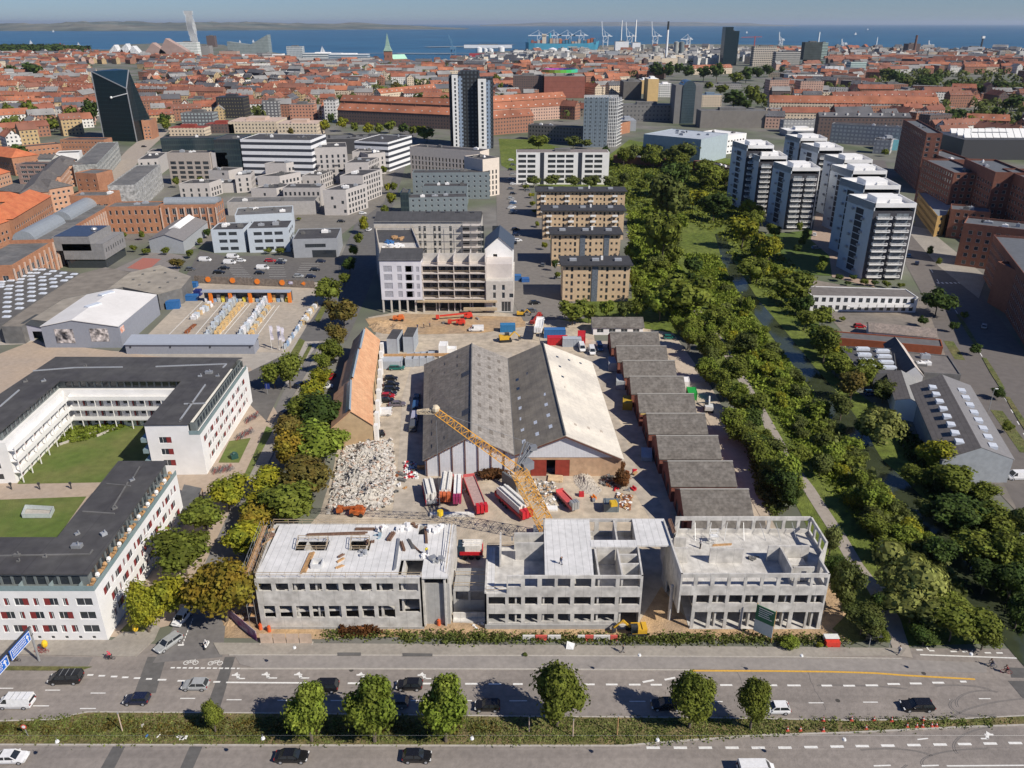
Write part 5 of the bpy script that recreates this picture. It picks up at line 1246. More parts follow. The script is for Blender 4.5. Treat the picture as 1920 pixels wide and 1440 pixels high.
q=[A,B,ab(G(392,438,0))];D_=q[2]-q[1];D_=ab((D_.x,max(D_.y,20)));Q=[TU(A),TU(B),TU(B+D_),TU(A+D_)]
t=ae('grey_hall',(*bX(Q),0),'low grey hall with a white skylight band, behind the trees by the car park','hall')
wb,rb=MB(),MB();aF(wb,Q,0,6,{},[]);gable(rb,Q,6,2.6,.3,0,gmb=wb,cG=1,wall=0);wb.aa('wall',ac('m127',(.36,.38,.40),.06,1),t);ro=rb.aa('roof',ac('m128',(.22,.21,.21),.12,1,stripe=('u',1,.1,.1)),t)
m0,m1=(A.lerp(B,.5)+D_*.35),(A.lerp(B,.5)+D_*.95);dd=(m1-m0).normalized();nn=ab((dd.y,-dd.x));mb=MB()
mb.face([(*(m0-nn*2.6),7.4+.9),(*(m0+nn*.0),9.8),(*m1,9.8),(*(m1-nn*2.6),8.3)]).face([(*m0,9.8),(*(m0+nn*2.6),8.2),(*(m1+nn*2.6),8.2),(*m1,9.8)]).face([(*(m0-nn*2.6),7),(*(m0+nn*2.6),7),(*(m0+nn*2.6),8.2),(*m0,9.8),(*(m0-nn*2.6),8.3)]).aa('skylight_band',ag,ro)
cq=ac('m129',(.40,.20,.12),.12,1,aj=(.34,.165,.1),ao=.2)
c3=ac('m130',(.50,.29,.19),.1,1)
W2w=WI(1.4,1.3,1,2.9,2.9,4)
def ap(a,b,aJ,h,label,bN,bG,ar=4,roof='hip',**kw):
 A,B=ab(G(*a)),ab(G(*b));d,n=DN(A,B);Q=[TU(A),TU(B),TU(B+n*aJ),TU(A+n*aJ)]
 kw.setdefault('wins',{0:dict(W2w,n=max(1,int((h-.5)/2.9))),1:dict(W2w,n=max(1,int((h-.5)/2.9))),3:dict(W2w,n=max(1,int((h-.5)/2.9)))})
 wn=kw.pop('wins');return building(kw.pop('name','brick_house'),label,'house',Q,h,bN,bG,wn,roof=roof,ar=ar,**kw)
TO=ac('m131',(.55,.18,.08),.12,.6,aj=(.48,.14,.065),ao=.2,stripe=('u',.9,.12,.2))
GT=ac('m132',(.13,.12,.115),.2,.8)
ap((35,458),(105,410),14,12,'brick terrace with a bright orange tiled roof and white windows, nearer one',cq,TO,5)
ap((-70,500),(28,462),14,12,'brick terrace with an orange roof cut off by the left edge',cq,TO,5)
ap((-60,418),(40,418),12,11,'low orange roofed house behind the brick terrace at the left edge',cq,TO,4)
ap((100,405),(118,368),13,13,'salmon brick stair tower house with a dark hipped roof, nearer of two',c3,GT,3.5)
ap((60,392),(100,400),14,13,'dark roofed salmon house facing the orange roofs',c3,GT,3.5)
ap((122,372),(148,335),13,13,'salmon brick house with a dark hipped roof, farther of two',c3,GT,3.5)
ap((95,345),(122,352),14,13,'dark hipped roof house behind the salmon tower',c3,GT,3.5)
ap((-40,372),(0,372),16,13,'orange hipped roof house at the left edge, middle height',c3,TO,4.5)
ap((0,390),(50,395),14,10,'grey roofed low house at the left edge',c3,GT,3)
ap((-40,318),(30,330),18,12,'orange roofed brick house in the upper left corner of the houses',cq,TO,4.5)
ap((150,370),(190,372),14,14,'brick gable block with white balconies on its corner',cq,al,.1,'flat',wins={0:WI(1.2,1.3,1,5,2.9,4)})
ap((38,345),(165,345),11,12,'long flat roofed balcony block with white rails',ac('m133',(.3,.2,.17),.2,1),bV,.1,'flat',wins={0:WI(3.6,1.6,1,4.4,2.9,4)})
ap((190,348),(228,300),14,13,'block clad in grey shingles with tiny balconies, by the pale street',ac('m134',(.30,.31,.30),.5,.7),al,.1,'flat',wins={0:WI(1.1,1.5,.9,2.6,2.9,4)})
ap((262,396),(308,352),14,14,'block with a jumble of grey box balconies behind the brick hall',ac('m135',(.34,.34,.335),.5,.7),al,.1,'flat',wins={0:WI(1.3,1.6,.9,2.4,2.9,4)})
ap((112,322),(155,320),13,12,'white balcony house with a light upper band',ag,al,.1,'flat',wins={0:WI(3,1.7,.8,3.8,2.9,3)})
ap((78,328),(104,328),10,11,'windowless pale grey gable house',ac('m136',(.5,.49,.45),.1,1),GT,2,'gable',wins={})
ap((18,300),(118,290),12,8,'long low orange brick school wing with a strip of windows',cq,bV,.1,'flat',wins={0:WI(1.8,1.1,1.2,3.2,3.6,2)})
ap((118,290),(200,290),14,11,'orange brick school block with a recessed entrance left of the black tower',cq,bV,.1,'flat',wins={0:WI(1.2,1.1,1.6,2.6,3.6,3)})
c9=ac('m137',(.60,.55,.51),.06,.8,aj=(.54,.49,.46),ao=.15)
MC=ac('m138',(.50,.47,.43),.1,.8)
DRF=ac('m139',(.07,.07,.075),.15,.5,stripe=('u',1.2,.2,.08))
def rq(a,b,aJ,z=0):
 A,B=ab(G(a[0],a[1],z)),ab(G(b[0],b[1],z));d,n=DN(A,B);return[TU(A),TU(B),TU(B+n*aJ),TU(A+n*aJ)]
t=ae('housing_block',(*G(830,560),0),'large courtyard housing block under construction, wrapped in white sheets and open concrete bays','building')
yb=G(0,586)[1];X=lambda px,z=0,Y=None:XA(px,z,Y or yb)
x0,x1,x2,x3=X(716,5),X(792,5),X(911,5),X(962,5)
ep=ac('m140',(.70,.69,.73),.05,.6,aj=(.60,.59,.64),ao=.3)
an=[];mb=MB();Q=[(x0,yb),(x1,yb),(x1,yb+13),(x0,yb+13)]
gw=[]
for z in(5.8,8.9,12,15.1):gw+=[(1.2,4.2,z,z+2.2),(6,7.6,z,z+2.2),(8.8,11.2,z,z+2.2),(x1-x0-5.4,x1-x0-2.8,z,z+2.2),(x1-x0-1.8,x1-x0-.7,z,z+1.9)]
aF(mb,Q,4.8,19.5,{0:dict(ops=gw)},an);mb.aa('sheeted_wall',[ep,aP],t)
mb=MB()
for x,y,z,a,w_,h_,st in an:mb.face([(x,y+.12,z),(x+w_,y+.12,z),(x+w_,y+.12,z+h_),(x,y+.12,z+h_)])
mb.aa('window_foil',ac('m141',(.36,.36,.40),.15,2),t,uv=0)
mb=MB().face([(x0-.3,yb-.3,19.4),(x1+.3,yb-.3,19.4),(x1+.3,yb+8,21.6),(x0-.3,yb+8,21.6)]).face([(x1+.3,yb+8,21.6),(x1+.3,yb+13,19.6),(x0-.3,yb+13,19.6),(x0-.3,yb+8,21.6)]).ak([(x0-.3,yb-.3),(x1+.3,yb-.3),(x1+.3,yb+13),(x0-.3,yb+13)],19.2,19.4).aa('roof',DRF,t)
for k in RG(6):mb=MB().ad((x0+.4+k*2.9,yb+.4,0),(x0+.4+k*2.9,yb+.4,4.8),.6).aa('column',MC,t)
zs=[5,8.1,11.2,14.3,17.2]
for z in zs:
 mb=MB().ak([(x1+.1,yb+1),(x2,yb+1),(x2,yb+13),(x1+.1,yb+13)],z-.3,z,aS=1).aa('slab',c9,t)
for k in RG(5):
 x=lerp(x1+.2,x2-.1,k/4);mb=MB().ak([(x-.12,yb+1.1),(x+.12,yb+1.1),(x+.12,yb+13),(x-.12,yb+13)],0 if k else 3,20 if k else 17).aa('cross_wall',c9,t)
mb=MB()
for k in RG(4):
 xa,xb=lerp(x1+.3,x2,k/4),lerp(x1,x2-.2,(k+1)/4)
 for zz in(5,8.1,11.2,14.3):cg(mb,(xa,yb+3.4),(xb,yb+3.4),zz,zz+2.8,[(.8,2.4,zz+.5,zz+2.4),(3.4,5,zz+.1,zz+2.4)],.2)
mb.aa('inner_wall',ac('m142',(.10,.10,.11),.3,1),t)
mb=MB().ak([(x1+.2,yb+6),(x2,yb+6),(x2,yb+6.3),(x1+.2,yb+6.3)],17.2,20.2).aa('back_wall',MC,t)
mb=MB();a3(mb,[(x1+.1,yb+1),(x2,yb+1)],5,1);
for z in zs[1:]:a3(mb,[(x1+.1,yb+1.02),(x2,yb+1.02)],z,1,3,0,.05)
mb.aa('edge_rail',cE,t)
mb=MB().ak([(x1-2,yb-.8),(x2+4,yb-.8),(x2+4,yb+1),(x1-2,yb+1)],4,4.5,aS=1).aa('timber_walkway',cE,t)
mb=MB().ak([(x2-8,yb-1.4),(x2+4,yb-1.4),(x2+4,yb),(x2-8,yb)],1.2,2,aS=1).aa('low_walkway',cE,t)
for k in RG(6):mb=MB();x=lerp(x1+.4,x2-.4,k/5);mb.ad((x,yb+1.6,0),(x,yb+1.6,5),.4).aa('column',MC,t)
an=[];mb=MB();Q=[(x2+.1,yb+.5),(x3,yb+.5),(x3+.6,yb+26),(x2+.1,yb+26)];aF(mb,Q,0,11.5,{0:dict(ops=[(2.4,3.5,8.2,10.2),(5.6,6.7,8.2,10.2),(2.4,3.5,5.2,7.4),(5.6,6.7,5.2,7.4),(8.2,9.8,5.4,7),(5.4,8.8,.2,4),(2.4,3.4,2,3.6)]),1:WI(1.2,1.8,1,4,3,3)},an);mb.face([(*p,11.5)for p in Q]).aa('concrete_wall',[MC,aP],t);aH(t,an)
mb=MB().ak([(x2+.1,yb+5),(x3-.5,yb+5),(x3,yb+26),(x2+.1,yb+26)],11.5,16.5).aa('set_back_storey',c9,t)
Qg=[(x2-.6,yb+15),(x3-.2,yb+15),(x3+.3,yb+33),(x2-.6,yb+33)];wb,rb2=MB(),MB();aF(wb,Qg,11,19.5,{0:dict(ops=[(3,4.5,15,17.5)])},[]);gable(rb2,Qg,19.5,4.4,.4,0,gmb=wb,cG=1,wall=0);wb.aa('gable_wall',[ag,aP],t);rb2.aa('gable_roof',flat('m143',(.06,.075,.10)),t)
yr=G(0,512)[1];yr=322
def Xr(px):return XA(px,12,yr)
xa,xb,xc=Xr(777),Xr(840),Xr(903)
an=[];mb=MB();Q=[(xa-16,yr),(xc,yr),(xc,yr+15),(xa-16,yr+15)]
ops=[]
for z in(6,9,12,15,18):
 for u in(18,20,24,26,30.5):ops.append((u,u+1,z,z+2.1))
 for u in(36,42,48):ops.append((u,u+2.6,z,z+2.2))
aF(mb,Q,0,22,{0:dict(ops=ops,style='dark')},an);mb.aa('rear_wall',[MC,aP],t);aH(t,an,60)
mb=MB().face([(Q[0][0],Q[0][1]-.5,21.8),(Q[1][0],Q[1][1]-.5,21.8),(Q[2][0],Q[2][1]-6,24.2),(Q[3][0],Q[3][1]-6,24.2)]).face([(Q[3][0],Q[3][1]-6,24.2),(Q[2][0],Q[2][1]-6,24.2),(Q[2][0],Q[2][1],21.8),(Q[3][0],Q[3][1],21.8)]);ro=mb.aa('rear_roof',DRF,t)
for k in RG(4):mb=MB().af(lerp(xa,xc,.2+.22*k),yr+8,23,1.6,1.2,1.2).aa('roof_hood',aR,ro)
for z in(6,9,12,15,18,21):
 mb=MB().ak([(xa+20,yr-2),(xc,yr-2),(xc,yr),(xa+20,yr)],z-.5,z,aS=1);a3(mb,[(xa+20,yr-2),(xc,yr-2)],z,.9,3);mb.aa('balcony_slab',c9,t)
mb=MB()
for k in RG(8):x=lerp(xa-1,xc,k/7);mb.ad((x,yr-2.2,0),(x,yr-2.2,22),.10)
for z in(5,8,11,14,17,20):mb.ad((xa-1,yr-2.2,z),(xc,yr-2.2,z),.10)
mb.aa('scaffold_frame',av,t)
Ql=[(X(701,18),yb+13.2),(x1-1,yb+13.2),(xa-.5,yr),(xa-15.5,yr)]
an=[];mb=MB();aF(mb,Ql,0,18.5,{3:WI(1.4,1.8,1,4,3,5)},an);mb.face([(*p,18.5)for p in Ql]);du(mb,Ql,18.5,.9,.4);mb.aa('left_wing_wall',[MC,aP],t);aH(t,an,20)
mb=MB();P=bF([lp(Ql[0],Ql[3],.4),lp(Ql[1],Ql[2],.4),Ql[2],Ql[3]],.6);mb.ak(P,18.5,18.7).aa('left_wing_roof',DRF,t)
for px,py,m_,lb in((733,455,dT,'bright blue tarpaulin heap on the roof of the unfinished housing'),(728,462,ag,'white sheets heaped on the roof of the unfinished housing'),(745,448,bp,'timber heap on the roof of the unfinished housing'),(750,462,ag,'pile of white bags at the roof edge of the unfinished housing')):
 c=G(px,py,18.6);mb=MB()
 for k in RG(7):mb.af(c[0]+rg.uniform(-2,2),c[1]+rg.uniform(-2.5,2.5),18.6,rg.uniform(1,2.2),rg.uniform(.6,1.5),rg.uniform(.3,.9),rg.uniform(0,3))
 aE(mb.aa('material_heap',m_,aq=(*c,18.6)),lb,'building material')
mb=MB();Qt=[Ql[0],Ql[1],lp(Ql[1],Ql[2],.98),lp(Ql[0],Ql[3],.98)]
for A,B in((Qt[0],Qt[1]),(Qt[0],Qt[3]),(Qt[3],Qt[2]),(Qt[1],Qt[2])):a3(mb,[A,B],19.3,1,3)
mb.aa('roof_rail',cE,t)
YB=[((1059,561),(1176,566),'frontmost yellow brick flats with dark roof, trees at its foot',28,13.8,4),((1036,520),(1160,520),'second row of yellow brick flats with dark roof',26,13.8,4),((1017,478),(1164,478),'third row of yellow brick flats, with white balconies',26,13.8,4),((1004,430),(1168,430),'rearmost and widest yellow brick flats, below the white slab block',26,13.8,4)]
roofY=[((1053,496),(1183,492)),((1032,438),(1166,436)),((1015,394),(1172,391)),((1004,358),(1173,354))]
for k,((a,b,lb,dd,hh,nf),(ra,rb_))in EN(zip(YB,roofY)):
 h=14.2;A,B=ab(G(ra[0]+3,ra[1],h)),ab(G(rb_[0]-3,rb_[1],h));B.y=A.y;aJ=11;Q=[TU(A),TU(B),(B.x,B.y+aJ),(A.x,A.y+aJ)]
 L_=B.x-A.x;ops=[];rr2=aZ(k)
 for z in(1.2,3.9,6.6,9.3,12):
  u=1;j=0
  while u<L_-1.4:
   if j%3==1:ops.append((u,u+.9,z-.5,z+1.3));u+=2.2
   elif j%3==2:ops.append((u+.3,u+1.2,z+.2,z+1.2));u+=2.4
   else:ops.append((u,u+.9,z+.2,z+1.2));u+=1.9
   j+=1
 t=ae('yellow_flats',(*bX(Q),0),lb,'apartment block','yellow brick flats in rows');an=[];mb=MB()
 aF(mb,Q,0,h-.4,{0:dict(ops=ops,style='dark'),1:WI(.9,1.2,1,4,2.7,4,'dark'),3:WI(.9,1.2,1,4,2.7,4,'dark')},an);mb.aa('wall',[ef,aP],t);aH(t,an)
 mb=MB().ak([(A.x-1,A.y-1.2),(B.x+1,B.y-1.2),(B.x+1,B.y+aJ+.8),(A.x-1,A.y+aJ+.8)],h-.4,h+.15,aS=1);ro=mb.aa('roof',ac('m144',(.05,.05,.055),.15,.6),t)
 for j in RG(3):
  x=lerp(A.x,B.x,.16+.34*j);mb=MB().af(x,A.y+5,h+.15,2.6,1.8,.8).aa('roof_light',a4,ro)
 mb=MB();x=lerp(A.x,B.x,.6);mb.af(x,A.y+6,h+.15,.8,.8,1.4).aa('chimney',ag,ro)
 if k>=2:
  for j in RG(4):
   x=lerp(A.x,B.x,.05+.27*j)
   for z in(3.2,5.9,8.6,11.3):mb=MB().af(x+1,A.y-.8,z,2.6,1.5,.15).ad((x-.3,A.y-1.5,z+.6),(x+2.3,A.y-1.5,z+.6),.06,.8).aa('balcony',ag,t)
 else:
  for u in(.45,.80)[:2 if k else 1]:
   x=lerp(A.x,B.x,u if k else .48);mb=MB().af(x,A.y-.1,0,2.2,.3,h-.5).aa('stair_glazing',ac('m145',(.12,.14,.17),.3,1.5),t)
def ed(px0,px1,dq,b7,lb):
 A,B=ab(G(px0,b7)),ab(G(px1,b7));B.y=A.y;h=ah(px0,b7,dq);L_=B.x-A.x;t=ae('slab_block',((A.x+B.x)/2,A.y+6,0),lb,'apartment block')
 an=[];mb=MB();ops=[];fl=(h-1)/6
 for s0,s1,n_,e in((.02,.22,2,0),(.34,.63,3,0),(.74,.94,2,0)):
  w_=(s1-s0)*L_/n_
  for k in RG(6):
   for j in RG(n_):ops.append((s0*L_+j*w_,s0*L_+j*w_+w_*.86,k*fl+1,k*fl+1+fl*.58))
 Q=[TU(A),TU(B),(B.x,B.y+13),(A.x,A.y+13)];aF(mb,Q,0,h,{0:dict(ops=ops,style='dark')},an,a9=.5);mb.face([(*p,h)for p in Q]).aa('wall',[ag,aP],t);aH(t,an)
 for u in(.27,.68):mb=MB().ak([(lerp(A.x,B.x,u-.012),A.y-.15),(lerp(A.x,B.x,u+.03),A.y-.15),(lerp(A.x,B.x,u+.03),A.y),(lerp(A.x,B.x,u-.012),A.y)],0,h,aS=1).aa('dark_recess',flat('m146',(.03,.035,.05)),t)
 mb=MB().ak(bF(Q,.5),h,h+.25);ro=mb.aa('roof',ac('m147',(.22,.19,.18),.15,.5),t)
 mb=MB().af(lerp(A.x,B.x,.5),A.y+6,h+.2,10,5,1.6).aa('roof_unit',al,ro);return t
ed(968,1140,286,346,'white six storey slab block with a dark window grid, above the yellow flats')
t=ae('twin_tower',(*G(882,278),0),'tall black and white twin apartment tower rising above the city','tower')
ya=G(0,279)[1];TX=lambda px:XA(px,25,ya);H1=ah(858,279,137);
def ck(xa,xb,y0,aJ,h,m_,nm='shaft'):
 mb=MB().ak([(xa,y0),(xb,y0),(xb,y0+aJ),(xa,y0+aJ)],0,h);return mb.aa(nm,m_,t)
TW=ac('m148',(.025,.028,.034),.2,1,bS=(3.1,.5,3,.5,(.07,.085,.10,1)))
ck(TX(843),TX(864),ya+2,20,H1-2,TW);ck(TX(862.5),TX(898),ya+6,22,H1+1,TW);ck(TX(897),TX(924),ya+3,20,H1-4,TW)
for pa,pb,dz,st in((849,860,-1.5,0),(897,912,-4.5,0)):
 an=[];mb=MB();Q=[(TX(pa),ya),(TX(pb),ya),(TX(pb),ya+3),(TX(pa),ya+3)];L_=Q[1][0]-Q[0][0]
 ops=[(L_*.38,L_*.66,2+k*3,4+k*3)for k in RG(18)];aF(mb,Q,0,H1+dz,{0:dict(ops=ops,style='dark')},an);mb.face([(*p,H1+dz)for p in Q]).aa('white_face',[ag,aP],t);aH(t,an)
 mb=MB().ak([(TX(pb),ya+.3),(TX(pb)+3.4,ya+2),(TX(pb)+3.4,ya+4),(TX(pb),ya+4)],0,H1+dz-1).aa('blue_face',ac('m149',(.17,.22,.30),.1,1,bS=(3,.4,3,.5,(.03,.035,.045,1))),t)
ya=G(0,276)[1];t=ae('balcony_tower',(*G(1128,276),0),'grey blue tower with a white balcony lattice on its right side','tower');H2=ah(1128,276,184)
TX=lambda px,z=20,Y=None:XA(px,z,Y or ya)
mb=MB().ak([(TX(1094),ya),(TX(1140),ya),(TX(1152),ya+24),(TX(1104),ya+24)],0,H2).aa('shaft',ac('m150',(.16,.20,.24),.12,.6,stripe=('u',1.6,.25,.3),bS=(4.2,.3,3.1,.4,(.05,.06,.07,1))),t)
xA,xB,yA,yB=TX(1140),TX(1152)+2,ya+.3,ya+22
mb=MB();a,b=ab((xA+.1,ya+.2)),ab((xA+6.4,ya+20))
for k in RG(14):
 z=1+k*(H2-1)/14;mb.ad((a.x,a.y-.2,z),(a.x+7.5,a.y-.2,z),.35).ad((a.x+7.5,a.y-.2,z),(b.x+8,b.y,z),.35)
for k in RG(6):x=a.x+k*1.5;mb.ad((x,a.y-.2,0),(x,a.y-.2,H2+1),.32)
mb.aa('balcony_lattice',ag,t)
mb=MB().ak([(a.x,a.y+1.5),(a.x+7,a.y+1.5),(b.x+7,b.y),(b.x,b.y)],0,H2-.5).aa('inner_core',ac('m151',(.25,.26,.27),.2,1,bS=(2.4,.6,3.1,.6,(.05,.05,.06,1))),t)
mb=MB();a3(mb,[(TX(1094),ya),(TX(1140),ya),(a.x+7.5,ya)],H2,2.2,2.2,0,.3);mb.aa('roof_frame',ag,t)
TG=ac('m152',(.55,.60,.64),.05,.6);TDK=ac('m153',(.055,.055,.065),.15,1)
def em(xl,xr,yt,ybL,lb,bx=None,aJ=19,bT=10,n_bal=2,par_h=1):
 h=ah(xr,ybL,yt);h=min(max(h,24),34);A,B=ab(G(xl,yt,h)),ab(G(xr,yt,h));B.y=A.y
 t=ae('balcony_tower',((A.x+B.x)/2,A.y+8,0),lb,'tower','white balcony towers east of the river');Q=[TU(A),TU(B),(B.x+1.5,B.y+aJ),(A.x-3.2,A.y+aJ)]
 mb=MB().ak(bF(Q,.05),0,h-2.2).aa('core',TDK,t)
 mb=MB();a,b=Q[3],Q[0]
 d=ab(b)-ab(a);L_=d.length;ops=[(L_*.38,L_*.66,1.5+k*(h-4)/bT,1.5+k*(h-4)/bT+2.3)for k in RG(bT)]
 cg(mb,a,b,0,h+1,ops,.5,back=0);mb.ak([a,(a[0]+.4,a[1]),(b[0]+.4,b[1]),b][::-1],h-2,h+1).aa('side_wall',TG,t)
 mb=MB();a,b=Q[1],Q[2];mb.ak([a,(a[0]+.35,a[1]),(b[0]+.35,b[1]),b],0,h+1,aS=1).aa('side_wall',ag,t)
 mb=MB().ak([Q[0],Q[1],(Q[1][0],Q[1][1]+.35),(Q[0][0],Q[0][1]+.35)],h-.5,h+1,aS=1).ak([(Q[3][0],Q[3][1]-.4),(Q[2][0],Q[2][1]-.4),Q[2],Q[3]],h-.5,h+1,aS=1).ak(Q,h-.7,h-.5,aS=1).aa('roof',ag,t)
 mb=MB().af((A.x+B.x)/2,A.y+aJ*.55,h-.5,(B.x-A.x)*.62,aJ*.5,2.6).af((A.x+B.x)/2+2,A.y+aJ*.3,h-.5,4,1.2,1.8).aa('penthouse',ag,t)
 W_=B.x-A.x;fl=(h-3.5)/bT
 cL=MB();bw=W_*.36
 cL.af(0,0,0,bw,1.7,.18);cL.af(0,-.82,.18,bw,.07,.28);cL.af(0,-.82,.85,bw,.07,.18)
 for i in RG(5):cL.af(-bw/2+i*bw/4,-.82,.2,.12,.07,.75)
 cL.af(-bw/2,0,.18,.08,1.7,.85);cL.af(bw/2,0,.18,.08,1.7,.85)
 cL=cL.bme('balcony',ag)
 for k in RG(bT):
  for j in RG(n_bal):
   x=A.x+W_*(.27+.46*j);aM('balcony',cL,t,(x-t.location.x,A.y-.75-t.location.y,.5+k*fl+h*.02))
 for k in RG(bT):
  a,b=ab(Q[3]),ab(Q[0]);p=a.lerp(b,.3 if k%2 else .7);mb=MB().af(p.x-.5,p.y,2+k*fl,.9,1.2,.9).aa('side_balcony',a4,t)
 mb=MB()
 for k in RG(bT):
  for j in RG(n_bal):x=A.x+W_*(.27+.46*j);mb.af(x,A.y-.02,.8+k*fl+h*.02,W_*.3,.08,1.7)
 aE(mb.aa('balcony_glazing',ac('m154',(.16,.18,.20),.4,.8,aT=.25),t),kind=None)
 return t
TWS=[(1401,1450,276,398,'small white balcony tower at the left end of the back row',None),(1500,1550,262,350,'white tower in the back row, second from the left',None),(1535,1580,280,390,'white balcony tower at the middle of the back row',None),(1582,1635,303,410,'white balcony tower behind the right hand column, second from the back',None),(1424,1475,296,400,'dark faced balcony tower directly behind the front left one',None),(1598,1662,324,440,'third white tower from the front in the right hand column',None),(1620,1687,352,486,'second white tower from the front in the right hand column',None),(1484,1537,318,430,'front left white balcony tower with a blue grey side',None),(1640,1717,386,524,'frontmost white balcony tower beside the avenue',None)]
for a in TWS:em(a[0],a[1],a[2],a[3],a[4])
RFB=ac('m155',(.17,.155,.145),.15,.6,stripe=('u',3,.15,.03))
def d6(aB,z,lb,bN,bG,name='low_building',cat='building',aO=0,bt=(),wins=None,par=.3,au=0):
 P=GG(aB,z);A_=sum(P[i][0]*P[(i+1)%len(P)][1]-P[(i+1)%len(P)][0]*P[i][1]for i in RG(len(P)))
 if A_<0:P=P[::-1]
 t=building(name,lb,cat,P,z,bN,bG,wins,par=par,au=au)
 ro=[c for c in t.children if c.name.startswith('roof')][0]
 for(x,y,wx,wy,a_)in bt:c=G(x,y,z);mb=MB().af(c[0],c[1],z,wx,wy,.7,a_).af(c[0],c[1],z+.7,wx*.8,wy*.8,.15,a_).aa('skylight',SKY,ro)
 return t
A,B=G(1518,583),G(1725,593)
t=building('terrace_house','long white two storey terrace with balconies below the front tower','terrace',[A,(B[0],A[1]-2),(B[0],A[1]+8),(A[0],A[1]+12)],5.6,ag,RFB,{0:[WI(1.4,1.7,.6,2.6,2.9,2,'dark')]},par=.2)
for k in RG(7):
 mb=MB();x=lerp(A[0],B[0],.38+.085*k);mb.af(x,A[1]-3,2.7,3.4,2,.15).ad((x-1.7,A[1]-4,3.3),(x+1.7,A[1]-4,3.3),.06,.9).aa('balcony',ag,t)
t=building('long_hut','long white hut with a speckled brown roof right of the river','hut',rq((1628,636),(1752,648),8),2.8,ag,ac('m156',(.27,.22,.19),.25,1.5,aj=(.2,.17,.15),ao=.5),{0:WI(1,1.2,.8,3.4,3,1,'dark')},roof='gable',ar=1.6)
RUST2=ac('m157',(.26,.075,.035),.12,.8)
d6([(1536,632),(1768,652),(1764,638),(1536,620)],3.6,'long low rust red garage row with a grey roof right of the river',RUST2,ac('m158',(.13,.125,.125),.15,.6),'garage_row','garage',wins={})
for x,lb in((1622,'left'),(1641,'right')):c=G(x,646);mb=MB();mb.af(*c,0,3,2,.2);mb.af(c[0],c[1],2.2,3.2,2.2,.12);[mb.ad((c[0]+i,c[1]+j,0),(c[0]+i,c[1]+j,2.2),.1)for i in(-1.4,1.4)for j in(-.9,.9)];aE(mb.aa('red_awning',flat('m159',(.7,.1,.04)),aq=(*c,0)),lb+' one of two bright red awnings before the rust red garages','awning')
d6([(1574,650),(1676,655),(1682,700),(1640,702),(1605,690)],5,'dark flat roofed shed with eight pale skylights right of the river',flat('m160',(.08,.08,.085),.8),ac('m161',(.085,.083,.088),.15,.6),'shed','shed',bt=[(x,y,4,1.4,-.05)for x,y in((1617,656),(1620,667),(1624,677),(1628,688),(1654,660),(1657,670),(1661,681),(1666,691))])
def barn(a,b,c,h,ar,lb,m1,m2=None,bN=ag,bt=()):
 A,B,C_=[ab(G(*p,h))for p in(a,b,c)];t=ae('gabled_barn',(*((A+C_)/2),0),lb,'barn');D_=C_-B;Q=[TU(A),TU(B),TU(B+D_),TU(A+D_)]
 wb=MB();aF(wb,Q,0,h,{},[]);r0,r1=(A+B)/2,(A+B)/2+D_;wb.face([(*A,h),(*B,h),(*r0,h+ar)]);wb.face([(*(B+D_),h),(*(A+D_),h),(*r1,h+ar)]);wb.aa('wall',bN,t)
 e=(A-B).normalized()*.4
 for(p,q,m_)in((A+e,r0,m1),(B-e,r0,m2 or m1)):
  mb=MB();f=[(*p,h-.05),(*q,h+ar+.1),(*(q+D_),h+ar+.1),(*(p+D_),h-.05)];mb.face(f if(B-A).cross(D_)>0 and p!=B-e else f[::-1]).face([(x,y,z-.15)for x,y,z in f]);sl_=mb.aa('roof_slope',m_,t)
 for(u,v_,s_)in bt:
  p=(A.lerp(r0,u)if s_==0 else B.lerp(r0,u))+D_*v_;z=h+ar*u;mb=MB();aI=atan2(D_.y,D_.x);mb.af(p.x,p.y,z-.1,2,1.7,.75,aI).aa('skylight',SKY,sl_)
 return t
barn((1694,702),(1731,706),(1692,648),4.5,2.6,'small barn with one dark and one chalky roof slope right of the river',ac('m162',(.10,.095,.10),.2,1),ac('m163',(.50,.45,.41),.12,1))
d6([(1690,660),(1778,668),(1802,704),(1733,700)],4.6,'brownish flat roof beside the avenue with small vents',al,RFB,'shed','shed',au=4)
WKD=ac('m164',(.155,.14,.13),.15,1,stripe=('v',1,.18,.15));WKG=ac('m165',(.20,.195,.20),.08,1)
barn((1768,862),(1900,862),(1817,722),6,3,'long dark workshop hall with two rows of white roof lights beside the river',WKD,WKG,ac('m166',(.30,.32,.34),.1,1),bt=[(.55,.12+.105*k,0)for k in RG(8)]+[(.55,.07+.105*k,1)for k in RG(8)])
barn((1680,750),(1732,762),(1712,707),5,1.2,'lower brown roofed annex of the workshop hall',WKD,ac('m167',(.27,.27,.265),.1,1))
OCH=ac('m168',(.36,.23,.09),.15,1,stripe=('v',.6,.08,.2))
def d8(name,lb,cat,aB,z,bN,bG,wins=None,**kw):
 P=GG(aB,z);A_=sum(P[i][0]*P[(i+1)%len(P)][1]-P[(i+1)%len(P)][0]*P[i][1]for i in RG(len(P)))
 if A_<0:P=P[::-1]
 return building(name,lb,cat,P,z,bN,bG,wins,**kw)
d8('office_block','ochre brick block with a grey metal roof beyond the front white tower','office',[(1758,406),(1774,404),(1790,376),(1762,358),(1722,362)],10,OCH,ZN,{'all':WI(1.6,1.6,1,3,3.4,3,'dark')},par=.2)
d8('office_block','low wing with a light metal roof right of the ochre block','office',[(1790,385),(1840,375),(1838,369),(1780,366)],9,OCH,ZN,{},par=.2)
BRF=ac('m169',(.12,.13,.145),.12,.6)
BRR=ac('m170',(.26,.115,.075),.12,1,aj=(.22,.095,.065),ao=.2,stripe=('v',.6,.1,.2))
